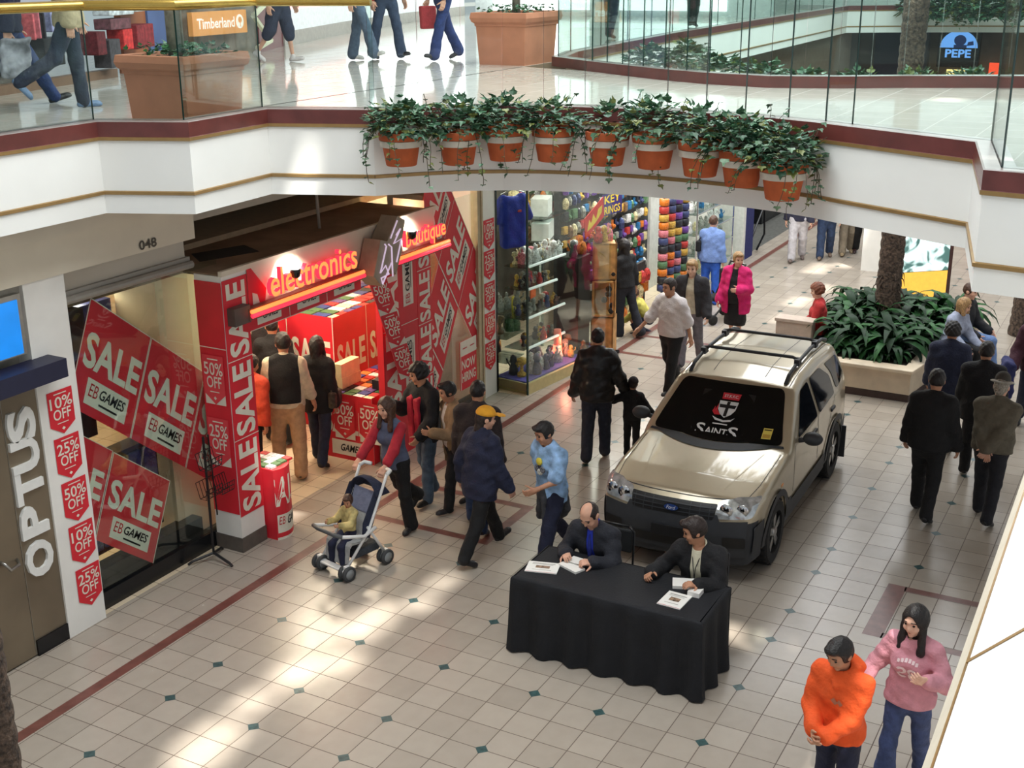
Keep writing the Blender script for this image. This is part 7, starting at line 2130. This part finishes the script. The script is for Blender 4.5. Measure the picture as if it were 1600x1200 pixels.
mb = MB(T); mb.lathe([(.08, 0), (.16, .05), (.16, .14)], (cb.x + .5, cb.y - .55, 0), 10); tag(mb.build('castor', [BLACK], origin=((cb.x + .5) * T, (cb.y - .55) * T, 0)), 'black castor under the wooden crates', 'castor')
mb = MB(T); mb.box((36.0, 3.1, 0.1), (37.4, 4.3, 5.6)); tag(mb.build('dark_cabinet', [mat('cabinet_black', (24, 24, 28), .4)], origin=(36.7 * T, 3.7 * T, 0)), 'tall black cabinet between the glass window and the wooden crates', 'cabinet')
for k in range(7):
    x = (36.2, 36.7, 37.2, 38.0, 38.3, 38.6, 38.8)[k]
    figure((x * T, ((3.5 if k < 3 else 2.75) + .2 * (k % 2)) * T, (5.6 if k < 3 else 6.05) * T), 1.9, (7, 1, 10, 3, 6, 1, 9)[k], k % 4, 'toy figure perched along the top of the crates and cabinet', 'toys above the crates')
# hanging merchandise on a slatted wall
S('wall_gift_rack', [((39.6, 6.0, 0.1), (52, 6.3, 9.2))], [mat('rack_back', (54, 56, 56), .7, var=.2)])
PK = {}
def pack(p, kind, ci, label, group, sc=1.0):
    k = (kind, ci)
    if k not in PK:
        mb = MB()
        if kind == 0: mb.box((-.05, -.012, -.14), (.05, 0, 0)); mb.ball((0, -.03, -.085), .035, 6, 4); mb.box((-.01, -.02, 0), (.01, .12, .012))
        elif kind == 1: mb.box((-.06, -.05, -.12), (.06, .0, 0)); mb.box((-.045, -.056, -.10), (.045, -.05, -.03))
        else: mb.lathe([(.012, -.16), (.04, -.15), (.05, -.07), (.03, -.02), (.006, 0)], (0, -.03, 0), 7)
        PK[k] = mb.build(('card_pack', 'boxed_gift', 'hanging_charm')[kind], [GOODS[ci]], local=True); o = PK[k]
    else:
        o = PK[k].copy(); COL.objects.link(o)
    o.location = p; o.scale = (sc, sc, sc); o.rotation_euler = (0, 0, rnd.uniform(-.2, .2))
    tag(o, label, 'gift', group)
for row in range(9):
    for c in range(22):
        x = 40.0 + .53 * c; z = 8.6 - .78 * row
        pack((x * T, 5.93 * T, z * T), rnd.randrange(3), rnd.choice((0, 1, 2, 3, 5, 6, 7, 7, 8, 10, 11, 12, 4)), 'small bright gift hanging on the crowded rack wall of the gift shop', 'gifts on the rack wall', rnd.uniform(.9, 1.35))
for row in range(4):
    for c in range(9):
        x = 36.2 + .55 * c; z = 9.0 - .8 * row
        pack((x * T, (7.0) * T, z * T), rnd.randrange(3), rnd.choice((0, 1, 6, 8, 8, 10, 2, 3)), 'gift hanging at the back above the crates in the gift shop', 'gifts hung above the crates', rnd.uniform(1.2, 1.8))
for row in range(3):
    for c in range(7):
        pack(((43.4 + .7 * c) * T, (4.3 + .12 * row) * T, (2.6 - .85 * row) * T), rnd.randrange(3), rnd.choice((1, 3, 6, 8, 10, 0)), 'toy hanging on the low rack by the crouching child', 'toys on the low rack', 1.5)
mb = MB(T); mb.box((43, 4.5, 0.1), (48.2, 4.7, 2.9)); tag(mb.build('low_rack', [MATS['rack_back']], origin=(45.6 * T, 4.6 * T, .1 * T)), 'low dark rack of toys beside the crouching child', 'rack')
def shop_sign(p0, w, h, lines, bg, fg, label, edge=None):
    s = Sign().rect(0, 0, w, h, 0, 0)
    n = len(lines)
    for i, t in enumerate(lines): s.text(t, .1 * w, h * (1 - (i + .88) / n), .9 * w, h * (1 - (i + .14) / n), 1, 1, bold=.02)
    put_sign('shop_sign', s, [bg, fg], p0, (1, -.1, 0), (0, 0, 1), FR, label, 'sign', back=((0, 0, w, h), .03))
shop_sign((43.6, 5.3, 6.2), 2.2, 1.2, ('KEY', 'RINGS'), mat('sign_purple', (52, 44, 110), .5), mat('sign_yellow', (228, 196, 60), .5), 'purple KEY RINGS sign with yellow letters over the rack wall')
put_sign('shop_sign', Sign().rect(0, 0, 2.0, 1.4, 0, 0).rect(.25, .2, 1.75, 1.2, 1, 1), [mat('sign_red', (170, 40, 44), .5), mat('sign_blue', (150, 170, 210), .5, var=.3, scale=20)], (44.6, 5.8, 7.6), (1, -.1, 0), (0, 0, 1), FR, 'red and blue picture board high over the rack wall', 'sign', back=((0, 0, 2, 1.4), .03))
p = aty(930, 350, 4.2)
s = Sign().rect(0, 0, 2.3, 1.1, 0, 0).poly([(.2, .3), (.5, .8), (.7, .5), (1, .85), (1.3, .4), (1.6, .8), (2.1, .75), (2.0, .4), (1.6, .3), (1.2, .25), (.7, .25)], 1, 1)
put_sign('shop_sign', s, [mat('sign_scarlet', (206, 40, 36), .5), MATS['sign_yellow']], (p.x - 1.2, 4.2, p.z - .6), (1, 0, .35), (-.1, 0, 1), FR, 'slanting scarlet sign with yellow letters above the crates', 'sign', back=((0, 0, 2.3, 1.1), .03))
# four tall columns of coloured rolls
RC = [GOODS[i] for i in (10, 3, 4, 11, 8, 7, 9, 6)]
for c in range(4):
    for row in range(12):
        px = 1040 + 12.5 * c; k = rnd.randrange(8)
        x = 47.6 + 1.05 * c; z = 6.35 - .46 * row - .1 * c
        if z < .8: continue
        if ('roll', k) not in PK:
            mb = MB(); mb.lathe([(.07, 0), (.09, .01), (.09, .12), (.07, .13), (.04, .13), (.04, .128)], (0, 0, 0), 14); PK[('roll', k)] = mb.build('ribbon_roll', [RC[k]], smooth=True, local=True); o = PK[('roll', k)]
        else: o = PK[('roll', k)].copy(); COL.objects.link(o)
        o.location = (x * T, (3.2 - .02 * c) * T, z * T); tag(o, 'bright roll stacked in the ' + ('first', 'second', 'third', 'fourth')[c] + ' of the tall columns at the gift shop front', 'roll', 'rolls, column ' + 'ABCD'[c])
    mb = MB(T); mb.tube([(47.6 + 1.05 * c, 3.2 - .02 * c, 0), (47.6 + 1.05 * c, 3.2 - .02 * c, 7.0)], .06, 6); mb.box((47.25 + 1.05 * c, 2.85, 0), (47.95 + 1.05 * c, 3.55, .75))
    tag(mb.build('roll_stand', [BLACK], origin=((47.6 + 1.05 * c) * T, 3.2 * T, 0)), 'black pole carrying the ' + ('first', 'second', 'third', 'fourth')[c] + ' column of rolls, counted from the crates', 'stand')
# glass shelving unit and neighbours further on
r = empty('glass_shelving', (56 * T, 3.6 * T, 0)); tag(r, 'glass shelving unit with chrome edges beside the woman in blue', 'shelving')
for z in (1.0, 2.3, 3.6, 4.9, 6.2):
    mb = MB(T); mb.box((52.6, 3.0, z), (59.5, 4.4, z + .08)); mb.build('shelf', [SGL], r)
    mb = MB(T); mb.tube([(52.6, 3.0, z + .04), (59.5, 3.0, z + .04)], .05, 6); mb.build('shelf_edge', [CHROME], r)
for x, y in ((52.6, 3.0), (59.5, 3.0), (52.6, 4.4), (59.5, 4.4)):
    mb = MB(T); mb.tube([(x, y, 0), (x, y, 7)], .06, 6); mb.build('upright', [CHROME], r)
for z in (1.08, 2.38, 3.68, 4.98):
    for j in range(7):
        figure(((53 + .95 * j) * T, 3.6 * T, z * T), rnd.uniform(1.2, 1.9), rnd.choice((1, 5, 5, 0, 12)), rnd.randrange(4), 'silvery ornament on the glass shelving by the woman in blue', 'ornaments on the glass shelving')
S('wall_gift_end', [((60.5, 2.6, 0), (61, 13, 12.9)), ((52.4, 6.0, 0), (60.5, 6.3, 8))], [mat('end_white', (206, 206, 200), .6)])
s = Sign().rect(0, 0, 4.2, 1.8, 0, 0).rect(.3, .3, 1.8, 1.5, 1, 1).rect(2.1, .3, 3.9, 1.5, 2, 1)
put_sign('shop_poster', s, [GOODS[3], GOODS[6], GOODS[11]], (52.6, 5.9, 6.0), (1, 0, 0), (0, 0, 1), FR, 'red and gold picture panel over the glass shelving', 'poster', back=((0, 0, 4.2, 1.8), .03))
mb = MB(T); mb.box((62.2, 3.2, 0.02), (64.6, 4.4, 5.2)); tag(mb.build('garment_rack', [cloth('rack_navy', (30, 36, 96))], origin=(63 * T, 3.8 * T, 2 * T)), 'navy blue garments on a rail far along the left shops', 'garments')
mb = MB(T); mb.tube([(65.0, 3.4, 1.2), (66.2, 3.0, 3.4), (66.6, 3.0, 1.2), (65.6, 3.2, .2)], .08, 6); tag(mb.build('bent_stand', [BLACK], origin=(65.8 * T, 3.2 * T, 0)), 'bent black tubular stand by the navy garments', 'stand')
S('floor_dark_shop', [((61, 3.6, 0), (110, 30, .012))], [mat('carpet_dark', (84, 84, 80), .9, var=.15)])
S('wall_beyond_left', [((70, 9.0, 0), (112, 9.4, 12.9)), ((45, 9.6, 9), (112, 10, 13))], [mat('wall_taupe', (110, 100, 88), .7, var=.08)])
mb = MB(T); mb.box((75, 5.5, 1.8), (92, 7.5, 2.3)); mb.box((75.5, 6, 0), (91.5, 7.2, 1.8), 1); tag(mb.build('long_counter', [mat('counter_grey', (150, 150, 146), .5), BLACK], origin=(83 * T, 6.5 * T, 0)), 'long low grey counter in the dark shop far left of the walkers', 'counter')
for x, y, e in ((34, 4.6, 22), (43, 4.5, 60), (50, 4.6, 60), (57, 4.6, 40), (36, 9, 40)):
    lamp('gift_light', 'POINT', (x * T, y * T, 10.2 * T), e * 1.3, (1, .95, .85), .3)
# black pushchair beside the pink jacket
pc = fl_at(1122, 500)
r = empty('pushchair', (pc[0], pc[1], 0), 2.6); tag(r, 'empty black pushchair between the woman in blue and the pink jacket', 'pushchair')
mb = MB(); mb.tube([(-.4, .2, 1.0), (-.1, .2, .45), (.3, .2, .12)], .018, 8); mb.tube([(-.4, -.2, 1.0), (-.1, -.2, .45), (.3, -.2, .12)], .018, 8); mb.tube([(-.4, -.2, 1.0), (-.4, .2, 1.0)], .018, 8); mb.tube([(0, .2, .5), (-.3, .2, .1)], .016, 8); mb.tube([(0, -.2, .5), (-.3, -.2, .1)], .016, 8); mb.build('frame', [BLACK], r, local=True)
mb = MB(); mb.box((-.1, -.19, .38), (.2, .19, .46)); mb.box((-.28, -.19, .42), (-.12, .19, .9)); mb.build('seat', [blackc], r, local=True, bevel=.03)
for x in (.3, -.3):
    for y in (-.22, .22):
        mb = MB(); mb.lathe([(.03, -.02), (.09, -.02), (.09, .02), (.03, .02)], (x, y, .09), 16, 0, Matrix.Rotation(math.radians(90), 3, 'X')); mb.build('wheel', [RUBBER], r, smooth=True, local=True)
# ------------------------------------------------------------------ upstairs shop fronts
FS = [(5, 13.5), (13, 15.7), (21, 17.9), (29.5, 22), (36.2, 22.5), (41, 24.7), (54.5, 30), (70, 35), (86, 39)]
def fs_pt(i, px, py):
    p0, p1 = Vector((*FS[i], 0)), Vector((*FS[i + 1], 0)); e_ = p1 - p0; n_ = Vector((-e_.y, e_.x, 0)); d = ray(px, py)
    return CV + d * ((p0 - CV).dot(n_) / d.dot(n_))
def fs_wall(name, i, z0, z1, m, off=0.0, th=.3, u0=0.0, u1=1.0):
    p0, p1 = Vector(FS[i]), Vector(FS[i + 1]); e_ = p1 - p0; n_ = Vector((-e_.y, e_.x)).normalized()
    a_, b_ = p0 + e_ * u0 + n_ * off, p0 + e_ * u1 + n_ * off
    mb = MB(T); mb.prism([tuple(a_), tuple(b_), tuple(b_ + n_ * th), tuple(a_ + n_ * th)], z0, z1, 0)
    return struct(mb.build(name, [m]))
SIDING = mat('timber_siding', (128, 116, 102), .7, var=.35, scale=3)
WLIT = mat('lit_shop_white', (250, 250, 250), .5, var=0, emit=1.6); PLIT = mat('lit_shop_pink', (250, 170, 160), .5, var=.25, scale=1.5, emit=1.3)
fs_wall('wall_clothes_shop', 0, ZU, 26, mat('clothes_dark', (46, 40, 40), .7, var=.3, scale=1.5), 5); fs_wall('wall_clothes_shop', 1, ZU, 26, MATS['clothes_dark'], 5); fs_wall('wall_clothes_shop', 2, ZU, 26, mat('clothes_blue', (70, 92, 140), .6, var=.2, scale=1), .2, .3, .55, 1)
fs_wall('wall_clothes_shop', 2, ZU, 26, mat('clothes_orange', (150, 84, 44), .6, var=.2, scale=1), .3, .3, .2, .55)
for i in (0, 1): fs_wall('trim_upper', i, ZU, ZU + .35, mat('shop_plinth', (120, 92, 72), .5), 0, .4)
fs_wall('wall_timber_shop', 3, ZU, 26, SIDING, 0.2); fs_wall('wall_timber_shop', 4, ZU, 26, mat('shop_maroon', (96, 26, 32), .5), .1)
for i in (5, 6, 7):
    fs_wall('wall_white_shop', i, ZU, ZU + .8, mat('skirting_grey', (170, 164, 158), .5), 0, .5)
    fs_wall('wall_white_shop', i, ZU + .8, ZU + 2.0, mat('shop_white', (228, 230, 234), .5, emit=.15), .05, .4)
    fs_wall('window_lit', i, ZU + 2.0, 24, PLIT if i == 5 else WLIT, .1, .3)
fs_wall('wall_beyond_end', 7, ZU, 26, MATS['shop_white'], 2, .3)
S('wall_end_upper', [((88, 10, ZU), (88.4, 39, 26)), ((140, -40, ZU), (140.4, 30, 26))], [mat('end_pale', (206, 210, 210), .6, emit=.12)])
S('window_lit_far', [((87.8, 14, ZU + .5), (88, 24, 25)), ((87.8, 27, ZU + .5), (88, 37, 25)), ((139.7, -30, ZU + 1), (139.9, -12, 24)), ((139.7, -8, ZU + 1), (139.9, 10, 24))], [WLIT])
def fs_item(name, i, quad_px, m, label, cat, th=.5, off=-.6, group=None):
    """a box standing in front of the shop line, its face given by two image corners"""
    a_, b_ = fs_pt(i, *quad_px[0]), fs_pt(i, *quad_px[1]); p0, p1 = Vector(FS[i]), Vector(FS[i + 1]); n_ = Vector((-(p1 - p0).y, (p1 - p0).x)).normalized()
    A_, B_ = Vector((a_.x, a_.y)) + n_ * off, Vector((b_.x, b_.y)) + n_ * off
    mb = MB(T); mb.prism([tuple(A_), tuple(B_), tuple(B_ + n_ * th), tuple(A_ + n_ * th)], min(a_.z, b_.z), max(a_.z, b_.z), 0)
    return tag(mb.build(name, [m], bevel=.01, origin=(A_.x * T, A_.y * T, min(a_.z, b_.z) * T)), label, cat, group)
gi = [((28, 22), (36, 62), (200, 90, 96), 'salmon garment on the upstairs rail'), ((37, 18), (44, 60), (216, 120, 130), 'pink garment on the upstairs rail'), ((45, 20), (54, 75), (40, 36, 44), 'black garment on the upstairs rail, right of the pink one'), ((46, 60), (82, 100), (28, 26, 30), 'heap of black clothes low in the upstairs clothes shop'), ((56, 14), (64, 50), (150, 150, 190), 'lilac garment on the upstairs rail'),
      ((130, 50), (148, 85), (96, 30, 36), 'maroon garment beside the fawn jacket upstairs'), ((150, 14), (190, 22), (206, 210, 214), 'pale folded clothes on the upstairs shelf'), ((190, 10), (218, 16), (200, 206, 206), 'upper pale folded clothes on the upstairs shelf'), ((152, 30), (186, 44), (112, 70, 76), 'dull red clothes under the folded pile upstairs'),
      ((172, 46), (190, 76), (206, 52, 50), 'bright red garment near the planter box upstairs'), ((192, 40), (222, 72), (140, 40, 46), 'deep red garments behind the planter box upstairs'), ((150, 62), (172, 104), (70, 66, 70), 'grey stand of clothes behind the walker upstairs')]
for a_, b_, c_, lab in gi:
    fs_item('garment', 0 if a_[0] < 60 else 1 if a_[0] < 180 else 2, (a_, b_), cloth('garment_%d_%d_%d' % c_, c_, .25), lab, 'garment', .8)
g = fs_item('wall_light', 0, ((66, 14), (76, 34)), mat('lamp_blue_white', (220, 236, 255), .4, var=0, emit=6), 'glowing white lamp among the upstairs clothes', 'lamp')
# bag hung by the blue walker, sign of the timber-fronted shop
tl_, br_ = fs_pt(3, 290, 18), fs_pt(3, 374, 53)
ex = (Vector((*FS[4], 0)) - Vector((*FS[3], 0))).normalized(); nf = Vector((ex.y, -ex.x, 0))
a_ = fs_pt(3, 290, 57); wd_ = (fs_pt(3, 374, 50) - a_).length
s = Sign().rect(0, 0, wd_, 1.15, 0, 0).text('Timberland', .3, .32, wd_ * .76, .84, 1, 1, bold=.02)
s.poly([(wd_ * .86 + .33 * math.cos(t) * 1.0, .58 + .36 * math.sin(t)) for t in [2 * math.pi * i / 20 for i in range(20)]], 1, 1)
s.poly([(wd_ * .86 + .16 * math.cos(t), .66 + .16 * math.sin(t)) for t in [2 * math.pi * i / 12 for i in range(12)]], 0, 2).rect(wd_ * .86 - .03, .32, wd_ * .86 + .03, .6, 0, 2)
put_sign('shop_sign', s, [mat('sign_orange', (236, 160, 84), .5, var=.03, emit=.35), mat('sign_letter_white', (250, 244, 232), .5, emit=.5)], a_ + nf * .5, ex, (0, 0, 1), nf, 'orange sign with white lettering and a round tree mark on the timber-fronted shop', 'sign', back=((0, 0, wd_, 1.15), .3), gap=.02)
mb = MB(T)
pz = [fs_pt(4, 402, 0), fs_pt(4, 378, 24), fs_pt(4, 406, 62), fs_pt(4, 385, 74)]
o_ = Vector((-.3, -1.0, 0))
for a_, b_ in zip(pz, pz[1:]): mb.tube([a_ + o_, b_ + o_], .15, 6)
tag(mb.build('zigzag_frame', [mat('zigzag_white', (226, 228, 200), .5)], origin=(pz[-1] + o_) * T), 'white zigzag display frame beside the timber-fronted shop upstairs', 'frame')
# ------------------------------------------------------------------ under the far bridge
S('wall_far_low', [((124, -40, 0), (124.4, 12, 13))], [mat('far_low', (96, 88, 80), .7, var=.3, scale=.8)])
FB = mat('far_blue', (110, 160, 236), .5, var=0, emit=.7)
c0 = Vector((121.5, .1, 11.0))
s = Sign().poly([(1.9 * math.cos(t), 1.75 * math.sin(t)) for t in [math.pi * i / 20 for i in range(21)]], 0, 0)
s.poly([(.1 + .62 * math.cos(t), .75 + .55 * math.sin(t)) for t in [2 * math.pi * i / 14 for i in range(14)]], 1, 1).rect(-.5, .0, .8, .3, 1, 1).poly([(.8, .2), (1.5, .3), (1.4, .7), (.9, .6)], 1, 1)
s.text('PEPE', -1.3, -1.0, 1.3, -.15, 0, 1, bold=.03)
put_sign('round_sign', s, [FB, mat('far_blue_dark', (40, 62, 120), .5, var=0, emit=.2)], c0, (0, -1, 0), (0, 0, 1), (-1, 0, 0), 'blue half-round sign with a face shape over blue block letters, far beyond the glass', 'sign', gap=.02)
mb = MB(T); mb.prism([(121.6, 2.2), (121.6, -2.0), (122.4, -2.0), (122.4, 2.2)], 9.0, 13.0, 0); struct(mb.build('wall_sign_back', [BLACK]))
mb = MB(T); mb.box((121, -1.4, 0), (121.4, 1.0, 8.8)); tag(mb.build('lit_window_box', [mat('far_warm', (250, 206, 130), .5, var=.5, scale=1.5, emit=1.0)], origin=(121 * T, 0, 6.6 * T)), 'warm lit display case under the blue half-round sign', 'display')
mb = MB(T); mb.box((121, -4.2, 0), (121.4, -3.2, 9.6)); tag(mb.build('red_display', [mat('far_red', (236, 70, 40), .5, emit=.9)], origin=(121 * T, -3.7 * T, 6.6 * T)), 'glowing orange red display at the far end beside the second palm', 'display')
for y0, y1, c_ in ((9, 5.5, (30, 36, 60)), (4.9, 3.4, (70, 74, 84)), (-4.6, -6.5, (120, 104, 80)), (-7, -16, (104, 60, 50))):
    mb = MB(T); mb.box((122.6, min(y0, y1), 0), (123.6, max(y0, y1), 12.9)); struct(mb.build('wall_far_shop', [mat('far_%d_%d_%d' % c_, c_, .6, var=.2, scale=1)]))
# ------------------------------------------------------------------ unseen roof added to mask the sun, openings shaped for the patches
for a in (
    (570, 978, .55, .34), (590, 960, .4, .22), (655, 945, .30, .22), (690, 912, .42, .16), (540, 1036, .34, .18), (460, 1055, .42, .26), (395, 1100, .4, .22), (330, 1160, .55, .34), (310, 1190, .45, .3),
    (1235, 497, .8, .35), (1250, 472, .7, .3), (1205, 545, .6, .5), (1280, 420, .9, .35), (1325, 412, .8, .3), (1290, 452, .7, .2), (1180, 1000, .25, .7), (1260, 700, .4, .25)):
    patch(a[0], a[1], a[2] * 1.1, a[3] * 1.25)
patch(455, 250, .7, .25, 14.2)
ZR = 11.0
mb = MB()
holes = []
for x, y, z, w, h, rz in PATCH:
    t = (ZR - z)
    holes.append((x - SUN_DIR.x / -SUN_DIR.z * t, y - SUN_DIR.y / -SUN_DIR.z * t, w / 2, h / 2))
holes.append((-3.5, -9.9, 6.5, .85))  # wide opening added so the sun washes the near fascia
X0, X1, Y0, Y1 = -11.0, 42.0, -14.0, 14.0
ys = sorted({Y0, Y1} | {round(v, 3) for hx, hy, hw, hh in holes for v in (hy - hh, hy + hh) if Y0 < v < Y1})
for ya, yb in zip(ys, ys[1:]):
    ym = (ya + yb) / 2
    cuts = sorted((hx - hw, hx + hw) for hx, hy, hw, hh in holes if abs(ym - hy) < hh)
    x = X0
    for c0_, c1_ in cuts + [(X1, X1)]:
        if c0_ > x: mb.box((x, ya, ZR), (c0_, yb, ZR + .1))
        x = max(x, c1_)

struct(mb.build('ceiling', [mat('mask_roof_white', (225, 225, 220), .8, var=.02)]))  # added above the void only to block and shape the sunlight
